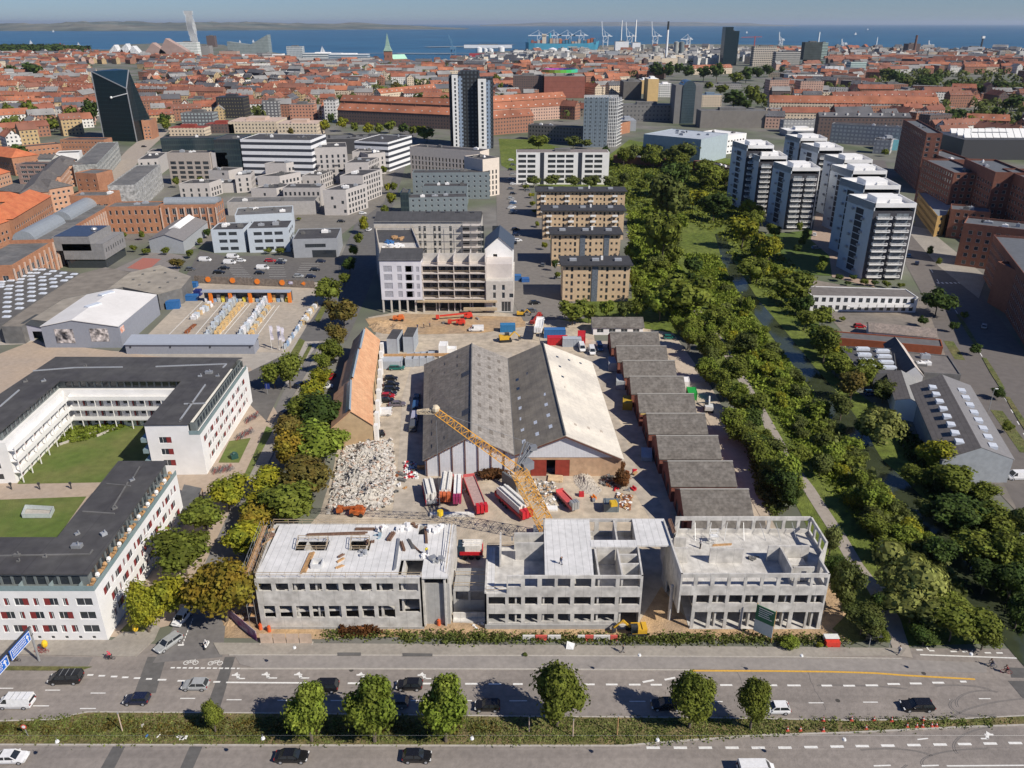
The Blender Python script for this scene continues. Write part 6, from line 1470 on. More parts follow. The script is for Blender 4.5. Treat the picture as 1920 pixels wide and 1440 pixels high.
WD=WI(1.6,1.7,1,3.4,3.2,5,'plain')
def d0(a,b,aJ,h,lb,bT=5,m=None,cap=60,au=2,z=None,wins=None,par=.8,aX=0):
 Q=rq(a,b,aJ,0);W=wins or{0:dict(WD,n=bT),1:dict(WD,n=bT),3:dict(WD,n=bT)}
 return building('brick_block',lb,'apartment block',Q,h,m or BRR,BRF,W,par=par,au=au,group='dark brick blocks on the right',cap=cap,aX=aX)
d0((1789,497),(1960,520),16,17.5,'red brown brick block with a grey roof facing the crossing',5,au=4)
d0((1772,445),(1845,452),14,13,'brown brick block between the ochre block and the crossing block',4)
Qd=[ab(G(1935,672)),ab(G(1843,520))];d=(Qd[1]-Qd[0]).normalized();n=ab((d.y,-d.x));Q=[TU(Qd[0]),TU(Qd[0]+n*16),TU(Qd[1]+n*16),TU(Qd[1])]
building('brick_block','shadowed brick block with many small windows along the avenue at the right edge','apartment block',Q,17,b1,BRF,{3:WI(1.1,1.6,1,2.3,3.1,5),2:dict(WD,n=5)},par=.8,group='dark brick blocks on the right',au=3)
Q=[(Q[1][0]+.5,Q[1][1]+22),(Q[1][0]+40,Q[1][1]+22),(Q[1][0]+40,Q[1][1]+60),(Q[1][0]+.5,Q[1][1]+60)]
building('brick_block','flat roofed brick block with black roof pits behind the shadowed block','apartment block',Q,15,BRR,BRF,{0:dict(WD,n=4)},par=.8,group='dark brick blocks on the right',au=5)
def cZ(p0,p1,dq,aJ,lb,bT,wd=None,bD=0,m=b1,x_top=None):
 A,B=ab(G(*p0)),ab(G(*p1));d,n=DN(A,B);A,B=A-n*bD,B-n*bD;h=ah(p0[0],p0[1],dq)
 Q=[TU(A),TU(B),TU(B+n*aJ),TU(A+n*aJ)]
 return building('brick_block',lb,'apartment block',Q,h,m,BRF,{0:dict(wd or WD,n=bT),1:dict(wd or WD,n=bT)},par=.9,group='dark brick blocks on the right',au=2,cap=60)
cZ((1676,318),(1716,356),226,9,'dark brown brick tower with a column of white windows',11,WI(1.9,1.9,1,5.2,3.2,9))
cZ((1712,385),(1768,420),300,15,'stepped dark red block right of the brown brick tower',8)
cZ((1770,405),(1822,440),300,15,'middle one of the stepped dark red blocks on the right',8,bD=-4)
cZ((1828,428),(1880,462),318,15,'stepped dark red block, second from the right edge',8,bD=-6)
cZ((1886,450),(1950,492),330,15,'stepped dark red block at the right edge',8,bD=-9)
cZ((1716,345),(1765,368),283,13,'rear dark red block just behind the stepped ones',7)
GRC=ac('m171',(.47,.44,.42),.06,.8)
NW=WI(1.2,1.9,.8,4.4,3,4,'dark')
def ev(a,b,aJ,h,lb,wins=None,m=GRC,rm=None,au=2,group='grey flats of the modern quarter',name='grey_flats',par=.3,cap=100,aX=0):
 return building(name,lb,'apartment block',rq(a,b,aJ),h,m,rm or bV,wins,par=par,au=au,group=group,cap=cap,aX=aX)
def ai(a,b,cdep,by,lb,wins=None,h=None,m=GRC,rm=None,au=3,a7=0,**kw):
 h=h or ah(a[0],by,a[1]);A,B=ab(G(*a,h)),ab(G(*b,h));d,n=DN(A,B);s=d*a7;cdep*=1.5 if m is GRC else 1
 Q=[TU(A),TU(B),TU(B+n*cdep+s),TU(A+n*cdep+s)]
 kw.setdefault('name','grey_flats');kw.setdefault('group','grey flats of the modern quarter');nm=kw.pop('name')
 return building(nm,lb,kw.pop('cat','apartment block'),Q,h,m,rm or bV,wins,par=kw.pop('par',.3),au=au,**kw)
cj=WI(1.6,1.9,.6,3,3,4,'dark')
ai((605,357),(648,357),13,404,'pale grey block with four dark square windows near the wide street',{0:dict(ops=[(4,5.4,8.5,10.2),(9.5,10.9,6.2,7.9),(5,6.4,3.8,5.5),(10.5,11.9,1.4,3.1)],style='dark'),1:cj},a7=8)
ai((530,353),(600,353),9,388,'grey terrace with balconies, left of the block with square windows',{0:WI(1.2,2,.4,2.6,3,3,'dark')})
ai((637,330),(680,330),14,380,'middle one of three stepped grey blocks along the wide street',{0:dict(ops=[(8,9.3,9,11)],style='dark'),1:dict(cj,n=5)},a7=7)
ai((646,306),(690,305),14,350,'rear one of three stepped grey blocks along the wide street',{0:dict(ops=[(9,10.3,10,12)],style='dark'),1:dict(cj,n=5)},a7=7)
ai((660,285),(698,284),14,325,'fourth stepped grey block, next to the white striped offices',{0:dict(ops=[(5,6.3,10,12)],style='dark'),1:dict(cj,n=5)},a7=7)
BALC=WI(1.3,2,.6,3.6,3.1,6,'dark')
t=ai((583,278),(650,276),15,345,'tall grey block with scattered dark balconies in the courtyard',{0:BALC})
rq4=aZ(4);
for k in RG(16):
 mb=MB();x=t.location.x+rq4.uniform(-15,15);z=2+rq4.randrange(5)*3.1;y=G(0,345)[1];mb.af(x,y-.8,z,2.4,1.5,1).aa('balcony',flat('m172',(.1,.1,.11)),t)
ai((552,300),(583,292),10,345,'narrow block with glass balconies left of the tall grey block',{0:WI(3,1.8,.8,3.8,3.1,5,'dark')})
ai((496,307),(536,307),10,350,'upper one of three small stepped grey blocks on the left',{0:dict(ops=[(6,7,6,7.5)],style='dark'),1:cj},a7=9)
ai((482,331),(524,331),10,366,'middle one of three small stepped grey blocks on the left',{1:cj},a7=9)
ai((470,354),(518,354),10,385,'lower one of three small stepped grey blocks on the left',{0:dict(ops=[(7,8.2,5.4,7)],style='dark'),1:cj},a7=9)
ai((395,287),(425,287),9,345,'tall pale block with a small window above the dark courtyard',{0:dict(ops=[(9,10.5,16,18)],style='dark')},a7=3)
ai((390,320),(428,321),9,352,'middle pale block right of the dark courtyard',{0:dict(ops=[(9,10.5,8,9.5)],style='dark')},a7=3)
ai((400,345),(440,344),9,362,'lower pale block right of the dark courtyard',{0:dict(ops=[(4,5.2,4,6),(9,10.2,4,6)],style='dark')},a7=3)
ai((312,287),(392,287),9,346,'flats with framed balconies and an amber side wall',{0:WI(3.6,1.9,.7,5.2,3,5,'dark')},m=ac('m173',(.40,.35,.31),.08,1))
ai((258,300),(296,298),20,330,'low grey roofed block beside the pale street',{0:NW},a7=6)
ai((276,285),(326,284),10,300,'white edged low roof behind the framed balcony flats',{})
DGL=ac('m174',(.035,.055,.06),.2,.5,aT=.15,bI=.8,bS=(1.6,.84,3.6,.72,(.02,.035,.045,1)))
ai((400,262),(448,262),26,345,'dark glass office block between the pale flats and the white striped offices',{},m=DGL,au=2,name='glass_office',cat='office',group=None)
ai((300,260),(440,258),12,300,'long dark glass office wing behind the yellow scaffold',{},m=DGL,au=2,name='glass_office',cat='office',group=None)
c=[XA(338,6,G(0,300)[1]),XA(408,6,G(0,300)[1])];y=G(0,292)[1];t=ae('scaffold',((c[0]+c[1])/2,y,0),'bright yellow scaffold on the roof edge of the glass office','scaffolding')
zb=ah(370,300,288)-6;mb=MB();YS=flat('m175',(.75,.62,.06),.6)
for i in RG(16):
 x=lerp(c[0],c[1],i/15)
 for dy in(0,3):mb.ad((x,y-3+dy,0),(x,y-3+dy,zb+10),.3)
for i in RG(16):mb.ad((lerp(c[0],c[1],i/15),y-3,zb+9),(lerp(c[0],c[1],i/15),y,zb+9),.3)
for z in RG(0,int(zb+10),2):mb.ad((c[0],y-3,z),(c[1],y-3,z),.35).ad((c[0],y,z),(c[1],y,z),.25)
mb.aa('frame',YS,t);mb=MB().ak([(c[0],y-2.6),(c[1],y-2.6),(c[1],y-2.5),(c[0],y-2.5)],zb-2,zb+8).aa('netting',ac('m176',(.60,.48,.08),.3,1),t)
STR=ac('m177',(.74,.74,.75),.04,.5,bS=(500,2,3.9,.45,(.04,.045,.06,1)))
ai((450,262),(582,268-4),30,345,'white office with dark window bands, left one, with curved corner',{},m=STR,au=6,name='striped_office',cat='office',group='white striped offices')
ai((727,268),(772,255),26,322,'white office with staggered window bands near the wide street',{},m=STR,au=2,name='striped_office',cat='office',group='white striped offices')
ai((596,262),(720,260),26,290,'dark flat roof office with black roof boxes behind the grey flats',{},m=ac('m178',(.06,.06,.065),.1,1),rm=al,au=6,uw=aR,name='dark_office',cat='office',group=None)
eg=ac('m179',(.20,.235,.25),.07,.8,stripe=('v',.9,.12,.1));BW=WI(1.1,1.2,1,3.4,2.9,5)
ai((766,372),(876,370),11,402,'front row of blue grey shingled flats',{0:BW},m=eg,name='blue_grey_flats',group='blue grey flats in rows')
ai((792,350),(876,350),10,385,'middle row of blue grey shingled flats',{0:BW},m=eg,name='blue_grey_flats',group='blue grey flats in rows')
ai((773,325),(918,324),11,374,'back row of blue grey shingled flats, the widest',{0:BW,1:BW},m=eg,name='blue_grey_flats',group='blue grey flats in rows')
ai((750,362),(766,362),10,402,'dark green glazed stair block left of the blue grey flats',{},m=DGL,name='stair_block',group=None)
et=ac('m180',(.66,.58,.50),.06,.8);CW=WI(1.1,2.2,.6,2.6,3.1,5,'dark')
ai((768,275),(900,285),12,335,'cream coloured flats with narrow dark windows',{0:CW},m=et,name='cream_flats',group='cream flats')
ai((775,312),(890,314),8,330,'lower white band of the cream flats',{0:dict(CW,n=2)},m=ag,name='cream_flats',group='cream flats')
ai((905,300),(936,296),18,370,'cream flats with balconies at the right end',{0:CW,1:CW},m=et,name='cream_flats',group='cream flats')
LBO=ac('m181',(.50,.55,.60),.05,.8);OWB=WI(3.6,1.5,1.1,4.6,3.4,3,'dark')
ai((395,432),(456,431),14,474,'light blue grey office with long dark windows, left part',{0:OWB,3:OWB},m=LBO,name='blue_grey_office',cat='office',group='offices by the car park')
ai((463,430),(540,428),16,474,'light blue grey office with long dark windows, right part',{0:OWB,1:OWB},m=LBO,name='blue_grey_office',cat='office',group='offices by the car park')
ai((440,405),(548,400),18,440,'rear office with plant on its roof behind the light blue ones',{0:OWB},m=LBO,rm=al,au=5,name='blue_grey_office',cat='office',group='offices by the car park')
t=ai((548,450),(632,448),20,484,'grey metal office over a dark glass ground floor, at the car park corner',{0:WI(9,1.6,4.6,13,4,1,'dark')},m=a4,name='metal_office',cat='office',group='offices by the car park')
mb=MB();Q=rq((549,483),(631,483),1);mb.ak([(Q[0][0],Q[0][1]-.1),(Q[1][0],Q[0][1]-.1),(Q[1][0],Q[0][1]+.5),(Q[0][0],Q[0][1]+.5)],0,3.4).aa('glass_base',aP,t)
ai((425,380),(590,378),14,400,'old grey hall wing with a mottled roof',{},h=7,m=ac('m182',(.4,.38,.36),.1,1),rm=al,name='old_hall',cat='hall',group=None)
CHL=ac('m183',(.36,.43,.47),.07,.5,aT=.4,stripe=('u',1.6,.1,.08))
ai((1207,252),(1315,262),44,297,'pale blue glass fronted cultural centre with saw shaped roof',{},m=CHL,rm=ac('m184',(.40,.44,.49),.12,.3),au=8,uw=a4,name='concert_hall',cat='hall',group=None)
ai((1316,262),(1400,250),30,300,'white lower wing of the cultural centre',{0:WI(2,1.2,1.2,4,4,3,'dark')},h=14,m=ag,rm=ag,au=4,name='concert_hall',cat='hall',group=None)
ai((1150,292),(1240,300),9,312,'dark garden wing with a low roof in the trees',{},h=6,m=b1,name='low_wing',group=None);ai((1300,302),(1385,320),9,336,'dark low brick row by the trees, left of the towers',{},h=7,m=b1,name='low_wing',group=None)
ai((990,234),(1092,240),12,262,'grey brick block with a window grid left of the white lattice tower',{0:WI(1.3,1.5,1,3,3.2,4,'dark')},m=ac('m185',(.22,.20,.19),.1,1),name='grey_block',group=None)
ai((1160,232),(1182,228),16,262,'orange brick stump building by the theatre roof',{},h=10,m=cw,name='brick_block',group=None)
for i,(a,b,dp,by,lb)in EN((((690,290),(722,286),12,330,'grey block with glass balconies right of the four stepped ones'),((566,330),(600,330),12,356,'courtyard grey block between the terrace and the tall block'),((440,330),(470,328),10,362,'grey block with a dark roof left of the three small stepped ones'),((335,345),(392,344),9,372,'low pale wing below the framed balcony flats'),((700,320),(716,318),14,352,'narrow grey block at the foot of the striped office'),((430,300),(462,300),10,340,'pale block between dark glass office and courtyard'))):ai(a,b,dp,by,lb,{0:NW,1:cj},a7=4)
WB_=ac('m186',(.30,.30,.31),.15,.5,bS=(3.2,.6,3.1,.5,(.50,.50,.48,1)))
for a,b,dp,by,lb in(((1560,232),(1700,240),12,268,'dark flats with pale balconies behind the white towers'),((1470,226),(1545,226),12,248,'dark flats with pale balconies left behind the white towers'),((1640,262),(1672,264),12,288,'small grey block left of the brown brick tower')):ai(a,b,dp,by,lb,{},m=WB_,name='dark_flats',group='dark flats behind the towers')
t=ae('glass_tower',(*G(235,268),0),'black glass tower with a slanted crown and a slim white company sign','tower')
BG=ac('m187',(.012,.028,.032),.2,.3,aT=.35,bI=.4,stripe=('v',3.4,.0,.05),bS=(1.7,.86,3.4,.84,(.006,.014,.018,1)))
ya=G(0,266)[1];
bA,bB,bC=G(196,264),G(257,266),G(270,262)
T=lambda px,py,z:(*G(px,py,z),z)
p1b,p2b,p3b=(*bA,0),(*bB,0),(*bC,0);p4b=(bA[0]+14,bA[1]+26,0);p5b=(bC[0]+3,bC[1]+22,0)
hL,hR,hP=ah(196,264,134),ah(255,266,166),ah(264,262,131)
cJ=T(171,134,hL);p2t=T(237,166,hR);pk=T(241,131,hP);p3t=pk;p4t=(cJ[0]+10,cJ[1]+24,hL+1)
mb=MB().face([p1b,p2b,p2t,cJ]).face([p2b,p3b,pk,p2t]).face([p3b,p5b,pk]).face([p4b,p1b,cJ,p4t]).face([p5b,p4b,p4t,pk]).aa('shaft',BG,t)
mb=MB().face([cJ,p2t,pk]).face([cJ,pk,p4t]).aa('slanted_crown',ac('m188',(.01,.03,.05),.1,.3,aT=.35,bI=.4),t)
mb=MB()
for a,b in((cJ,p2t),(p2t,p3t),(p1b,cJ),(p2b,p2t)):mb.ad(a,b,.7)
mb.aa('edge_trim',av,t)
mb=MB();a,b=ab(cJ).lerp(ab(p1b),.38),ab(p2t).lerp(ab(p2b),.10);a2,b2=a.lerp(b,.48),a.lerp(b,1);mb.ad(a2+ab((0,-.5,-1)),b2+ab((0,-.5,.5)),.3,.7).bd(a2+ab((0,-.4,-1)),1.1,8,5).aa('company_sign',aC,t)
Q=rq((240,268),(265,262),16);building('brick_block','thin orange brick slab attached to the black glass tower','building',[(bC[0]+.5,bC[1]),(bC[0]+7,bC[1]+3),(bC[0]+4,bC[1]+24),(bC[0]-2,bC[1]+22)],16,cq,al,{0:dict(W2w,n=4)})
def aG(nm,aV,pu=3.2,fu=.4,pv=3.1,fv=.45,wc=(.05,.055,.065,1),var=.1):return ac(nm,aV,var,.3,bS=(pu,fu,pv,fv,wc))
am=dict(brick=aG('m189',(.30,.15,.10)),cream=aG('m190',(.60,.50,.38)),white=aG('m191',(.66,.64,.60)),grey=aG('m192',(.30,.29,.28)),dark=aG('m193',(.14,.10,.09)),ochre=aG('m194',(.45,.33,.18)),pink=aG('m195',(.50,.33,.26)))
bM=dict(red=ac('m196',(.29,.105,.062),.35,.08,aj=(.19,.08,.058),ao=.02),orange=ac('m197',(.38,.145,.08),.3,.08,aj=(.26,.105,.065),ao=.02),brown=ac('m198',(.22,.10,.07),.25,.06),slate=ac('m199',(.11,.11,.12),.25,.06),grey=ac('m200',(.25,.245,.24),.2,.06),white=ac('m201',(.58,.57,.55),.12,.06),green=ac('m202',(.30,.48,.38),.1,.1))
def zone(px,py):
 """(roof choices, wall choices, flat share)"""
 if 860<px<1450 and py<122:return(['white','grey','grey','slate','white','brown'],['white','grey','white','cream'],.8,0)
 if px>1560 and py<112:return(['white','grey','slate','red','grey'],['white','grey','brick','cream'],.7,0)
 if 430<px<900 and py<165:return(['slate','grey','red','slate','grey','red','brown','white','orange'],['cream','white','grey','brick','dark'],.2,1)
 if px<900:return(['red','red','orange','orange','red','slate','brown','grey','slate','grey'],['brick','brick','cream','pink','white','ochre'],.06,1)
 if px<1240:return(['red','orange','orange','slate','red','grey'],['brick','dark','cream','brick'],.12,1)
 return(['brown','red','slate','brown','red','grey','orange'],['brick','dark','pink','cream','brick','white'],.25,1)
LIM=[(-200,300),(0,288),(60,272),(150,250),(200,238),(300,232),(430,222),(600,225),(660,228),(840,240),(930,245),(990,228),(1090,232),(1160,225),(1220,240),(1300,238),(1440,240),(1560,236),(1640,250),(1700,225),(1770,275),(1850,290),(1920,300),(2100,330)]
CST=[(-200,96),(60,97),(150,99),(205,107),(420,107),(520,112),(690,118),(780,122),(860,118),(985,104),(1120,100),(1250,96),(1440,90),(1700,95),(1920,101),(2100,104)]
def pw(L,x):
 for a,b in zip(L,L[1:]):
  if a[0]<=x<=b[0]:return a[1]+(b[1]-a[1])*(x-a[0])/(b[0]-a[0])
 return L[0][1]if x<L[0][0]else L[-1][1]
def px_of(X,Y,Z=0):
 Z-=bO;c,s=cos(a8),sin(a8);f=Y*c-Z*s;u=Y*s+Z*c
 return(960+F_PX*X/f,720-F_PX*u/f)
HOLES=[(165,120,275,290),(1010,150,1100,200),(1090,180,1165,240),(1160,175,1440,246),(1240,122,1455,200),(830,240,930,260),(1165,150,1236,196),(1640,138,1925,175),(1435,192,1760,222),(632,196,845,236),(908,196,1062,236),(700,160,810,184),(715,108,738,128),(1350,110,1390,126),(1405,110,1555,128),(1775,205,1925,245),(1640,240,1700,262),(530,108,700,120),(200,95,510,110)]
import colorsys
rc=aZ(21);d5=[]
Y=600
while Y<3300:
 dH=26+Y*.017;xmax=Y*.78;x=-xmax
 while x<xmax:
  L_=rc.choice([14,18,24,30,38,46]);yy=Y+rc.uniform(-.3,.3)*dH;cx=x+L_/2;p=px_of(cx,yy)
  x+=L_+rc.choice([1,1.5,3,8,14])
  if not(-60<p[0]<1980)or p[1]>pw(LIM,p[0])or p[1]<pw(CST,p[0]):continue
  if any(h[0]<p[0]<h[2]and h[1]<p[1]<h[3]for h in HOLES):continue
  if rc.random()<.10:continue
  dist=sin(cx/170+1.3)*cos(Y/230)*.8;aI=dist+(pi/2 if rc.random()<.22 else 0)
  d5.append((cx,yy,L_,rc.uniform(10,13),rc.uniform(8,15),aI,p))
 Y+=dH*.8
def cs(wb,rb,cx,cy,L_,w_,h,aI,flat_,wi=0,ri=0,ar=None):
 c,s=cos(aI),sin(aI);Q=[(cx+c*a-s*b,cy+s*a+c*b)for a,b in((-L_/2,-w_/2),(L_/2,-w_/2),(L_/2,w_/2),(-L_/2,w_/2))]
 for i in RG(4):a,b=Q[i],Q[(i+1)%4];wb.face([(*a,0),(*b,0),(*b,h),(*a,h)],wi)
 if flat_:rb.face([(*q,h)for q in Q],ri);return Q
 rs=ar or w_*.42;r0=lp(Q[0],Q[3],.5);r1=lp(Q[1],Q[2],.5);e=h-.3
 A,B,C_,D=[ab(q)for q in bF(Q,-.5)]
 rb.face([(*A,e),(*B,e),(*r1,h+rs),(*r0,h+rs)],ri);rb.face([(*C_,e),(*D,e),(*r0,h+rs),(*r1,h+rs)],ri)
 wb.face([(*Q[3],h),(*Q[0],h),(*r0,h+rs)],wi);wb.face([(*Q[1],h),(*Q[2],h),(*r1,h+rs)],wi);return Q
d5.sort(key=lambda t:hypot(t[0],t[1]))
WN=list(am);RN=list(bM);AREA=lambda px:'left of the twin tower' if px<840 else 'right of the twin tower' if px<1300 else 'in the right hand part of town'
swb,srb=MB(),MB()
for i,(cx,cy,L_,w_,h,aI,p)in EN(d5):
 rs_,ws_,fl,ch=zone(*p);ro_,wa_=rc.choice(rs_),rc.choice(ws_);ff=rc.random()<fl or ro_=='white'
 if ff and ro_ in('red','orange','brown'):ro_='grey'
 if ch==0:h=rc.uniform(6,22);w_*=1.5
 if i<255:
  kind={'red':'red tiled','orange':'orange tiled','brown':'brown tiled','slate':'dark slated','grey':'grey roofed','white':'white roofed'}[ro_]
  t=ae('town_house',(cx,cy,0),'%s town house with %s walls %s'%(kind,{'brick':'brick','cream':'cream','white':'white','grey':'grey','dark':'dark brick','ochre':'ochre','pink':'pinkish'}[wa_],AREA(p[0])),'house','%s %s walled town houses %s'%(kind,wa_,AREA(p[0])))
  wb,rb=MB(),MB();Q=cs(wb,rb,cx,cy,L_,w_,h,aI,ff);wb.aa('wall',am[wa_],t);ro=rb.aa('roof',bM[ro_],t)
  for k in RG(int(L_/12)+1):
   q=lp(lp(Q[0],Q[3],.5),lp(Q[1],Q[2],.5),(k+.6)/(int(L_/12)+1.4));mb=MB().af(q[0],q[1],h,.8,.8,(0 if ff else w_*.42)+1.3,aI).aa('chimney',b1 if ro_!='white' else a4,ro)
  if not ff:
   mb=MB()
   for k in RG(int(L_/4.5)):
    q=lp(lp(Q[0],Q[3],.17),lp(Q[1],Q[2],.17),(k+.7)/(L_/4.5));mb.af(q[0],q[1],h+.4,1.1,1.2,1.5,aI)
   if mb.v and i%2:aE(mb.aa('dormers',am['grey'],ro),kind=None)
 else:
  Q=cs(swb,srb,cx,cy,L_,w_,h,aI,ff,WN.index(wa_),RN.index(ro_))
  if i<1300 and not ff:q=lp(Q[0],Q[2],.5);swb.af(q[0],q[1],h,.9,.9,w_*.42+1.2,aI,WN.index('dark'))
  if not ff and i<1100 and rc.random()<.5:
   for k in RG(int(L_/6)):q=lp(lp(Q[0],Q[3],.17),lp(Q[1],Q[2],.17),(k+.7)/(L_/6));swb.af(q[0],q[1],h+.4,1.1,1.2,1.5,aI,WN.index(rc.choice(['white','grey','dark'])))
  if ff and ch==0:
   q=lp(Q[0],Q[2],rc.uniform(.3,.7));swb.af(q[0],q[1],h,L_*.3,w_*.4,3,aI,WN.index('grey'))
  if ch==0 and rc.random()<.22:swb.at((cx+20,cy,0),(cx+20,cy,rc.uniform(9,17)),rc.uniform(7,12),n=12,mi=WN.index('white'))
k=len(swb.v);swb.v+=srb.v;swb.f+=[TU(k+i for i in f)for f in srb.f];swb.m+=[len(WN)+m_ for m_ in srb.m]
aE(swb.aa('far_town_houses',[am[n]for n in WN]+[bM[n]for n in RN]),kind='stuff')
vs,fs=[],[]
for i in RG(2600):
 Yt=620*exp(rc.random()*1.5);Xt=rc.uniform(-.76,.76)*Yt;p=px_of(Xt,Yt)
 if p[1]>pw(LIM,p[0])or p[1]<pw(CST,p[0])+2:continue
 if any(h[0]<p[0]<h[2]and h[1]<p[1]<h[3]for h in HOLES[:7]):continue
 if rc.random()>.55-.25*(p[1]<125):continue
 for j in RG(rc.choice([1,2,3])):
  rr_=rc.uniform(3,6)*(1+Yt/4000);ox,oy=Xt+rc.uniform(-9,9),Yt+rc.uniform(-9,9);hz=rc.uniform(6,13)
  for k in RG(26):
   d=ab((rc.gauss(0,1),rc.gauss(0,1),rc.gauss(.3,1))).normalized();b9(vs,fs,ab((ox,oy,hz*.6))+ab((d.x*rr_,d.y*rr_,d.z*rr_*.9)),d,rr_*.75,rc)
me=bpy.data.meshes.new('town_trees');me.from_pydata(vs,[],fs);me.materials.append(bh['mid']);o=bpy.data.objects.new('town_trees',me);ca.objects.link(o);aE(o,kind='stuff')
vs,fs=[],[]
for i in RG(900):
 pxx=rc.uniform(-80,170);pyy=rc.uniform(95,104)if pxx<120 else rc.uniform(98,103);X_,Y_=G(pxx,pyy)
 if rc.random()<max(0,(pxx-60)/160):continue
 for k in RG(9):d=ab((rc.gauss(0,1),rc.gauss(0,1),rc.gauss(.4,1))).normalized();b9(vs,fs,ab((X_,Y_,12))+d*rc.uniform(8,14),d,13,rc)
me=bpy.data.meshes.new('shore_wood');me.from_pydata(vs,[],fs);me.materials.append(bh['dark']);o=bpy.data.objects.new('shore_wood',me);ca.objects.link(o);aE(o,kind='stuff')
def LM(name,label,cat,x0,x1,yt,yb,aJ,m,bG=None,group=None,skew=0,parts=1):
 A,B=ab(G(x0,yb)),ab(G(x1,yb));B.y=A.y+skew;h=ah((x0+x1)/2,yb,yt);t=ae(name,((A.x+B.x)/2,A.y,0),label,cat,group)
 d,n=DN(A,B);Q=[TU(A),TU(B),TU(B+n*aJ),TU(A+n*aJ)];mb=MB()
 for i in RG(4):a,b=Q[i],Q[(i+1)%4];mb.face([(*a,0),(*b,0),(*b,h),(*a,h)])
 mb.aa('wall',m,t);mb=MB().face([(*q,h)for q in Q]).ak([lp(Q[0],Q[2],.3),lp(Q[1],Q[3],.3),lp(Q[2],Q[0],.3),lp(Q[3],Q[1],.3)],h,h+2.5).aa('roof',bG or al,t);return t,Q,h
def LR(label,x0,y0,x1,y1,aJ,h,wm,rm,ar=5,name='terrace_row',group=None):
 A,B=ab(G(x0,y0)),ab(G(x1,y1));c=(A+B)/2;d=(B-A);L_=d.length;t=ae(name,(*c,0),label,'terrace',group);d.normalize();n=ab((-d.y,d.x));cc=c+n*aJ/2
 wb,rb=MB(),MB();Q=cs(wb,rb,cc.x,cc.y,L_,aJ,h,atan2(d.y,d.x),False,ar=ar);wb.aa('wall',wm,t);ro=rb.aa('roof',rm,t)
 N_=int(L_/9)
 for k in RG(N_):
  q=lp(lp(Q[0],Q[3],.22),lp(Q[1],Q[2],.22),(k+.5)/N_);mb=MB().af(q[0],q[1],h+.6,1.6,2,2,atan2(d.y,d.x)).aa('dormer',am['white'],ro)
  if k%3==0:q=lp(lp(Q[0],Q[3],.5),lp(Q[1],Q[2],.5),(k+.5)/N_);mb=MB();mb.af(q[0],q[1],h+ar-.6,.9,.9,1.9);mb.aa('chimney',b1,ro)
 return t
b0=bM['orange'];RD=bM['red']
LR('very long dark brick terrace with an orange roof left of the twin tower',635,232,845,243,13,14,am['dark'],b0,6)
LR('second orange roofed terrace parallel to the very long dark brick one',640,212,845,222,12,14,am['brick'],b0,6)
LR('orange terrace climbing to the right, behind the very long one',715,197,835,183,12,14,am['cream'],b0,5)
LR('orange roofed terrace right of the twin tower, nearest row',910,255,1000,247,12,15,am['brick'],b0,6)
LR('orange roofed terrace right of the twin tower, second row',915,232,1065,222,12,14,am['pink'],b0,6)
LR('orange roofed terrace right of the twin tower, third row',925,215,1060,205,12,14,am['brick'],b0,6)
LR('very long terrace with a bright orange roof at the right of town',1440,218,1755,222,14,15,am['cream'],b0,7)
LR('second long orange roofed terrace right behind the bright one',1560,208,1752,204,14,15,am['ochre'],RD,6)
LR('orange roofed school with white dormers at the upper right',1808,246,1888,249,14,11,am['brick'],b0,5,'school')
LR('orange roofed barracks behind the park, left part',1140,143,1205,142,14,12,am['cream'],b0,6)
LR('orange roofed building behind the park trees, right part',1300,140,1372,138,14,12,am['cream'],b0,6)
LR('long orange roofed street front below the old glass tower',250,182,380,186,12,13,am['brick'],b0,5)
LR('orange street front left of the black glass tower, upper',95,176,180,182,12,13,am['brick'],b0,5)
LR('orange street front left of the black glass tower, lower',0,172,95,182,12,13,am['pink'],b0,5)
LR('dark terrace before the white towers back row',1530,262,1700,264,12,20,am['dark'],bM['slate'],3)
LR('pinkish brick flats behind the white towers',1610,252,1700,262,12,14,am['pink'],bM['slate'],3)
GR=am['grey']
LM('yellow_hall','big yellow roofed hall in the old town','hall',590,683,152,165,30,am['ochre'],ac('m203',(.55,.38,.14),.1,.2))
LM('grey_block','blue grey department block above the yellow hall','building',640,690,134,150,40,ac('m204',(.22,.26,.30),.1,.2),al)
LM('apartment_block','dark modern block with white grid balconies left of the pink one','apartment block',496,524,190,222,16,aG('m205',(.14,.14,.15),4,.5,3,.5,(.5,.5,.48,1)),al)
LM('apartment_block','salmon modern flats with square windows','apartment block',545,590,196,226,16,aG('m206',(.50,.25,.17),3.4,.4,3.2,.45),al)
LM('apartment_block','narrow white and grey flats right of the salmon ones','apartment block',610,632,188,228,18,aG('m207',(.62,.60,.58),3.2,.45,3.2,.45),al)
LM('dark_block','black building with yellow lit windows left of centre','building',410,460,182,222,22,aG('m208',(.035,.035,.04),3,.3,3.6,.3,(.20,.18,.10,1)),aR)
LM('grey_block','greenish grey glass house above the black building','building',352,390,186,212,20,aG('m209',(.30,.30,.20),2,.5,3,.5),al)
LM('grey_block','dark office with balconies above the yellow scaffold','office',342,400,212,236,18,aG('m210',(.12,.12,.13),3.5,.6,3.2,.5,(.35,.4,.4,1)),al)
t,Q,h=LM('brewery_house','cream house with a dark red roof behind the glass office','house',318,384,240,256,18,am['cream'],ac('m211',(.26,.06,.045),.12,.3));LM('brewery_house','red hipped house right of the cream house','house',385,440,233,250,18,am['dark'],ac('m211',(.26,.06,.045),.12,.3))
LM('cream_villa','cream brick complex with stepped roofs above the striped offices','building',430,520,228,250,40,am['cream'],ac('m212',(.52,.40,.33),.1,.3));LM('cream_villa','right part of the cream brick complex','building',522,596,232,256,30,am['cream'],ac('m212',(.52,.40,.33),.1,.3))
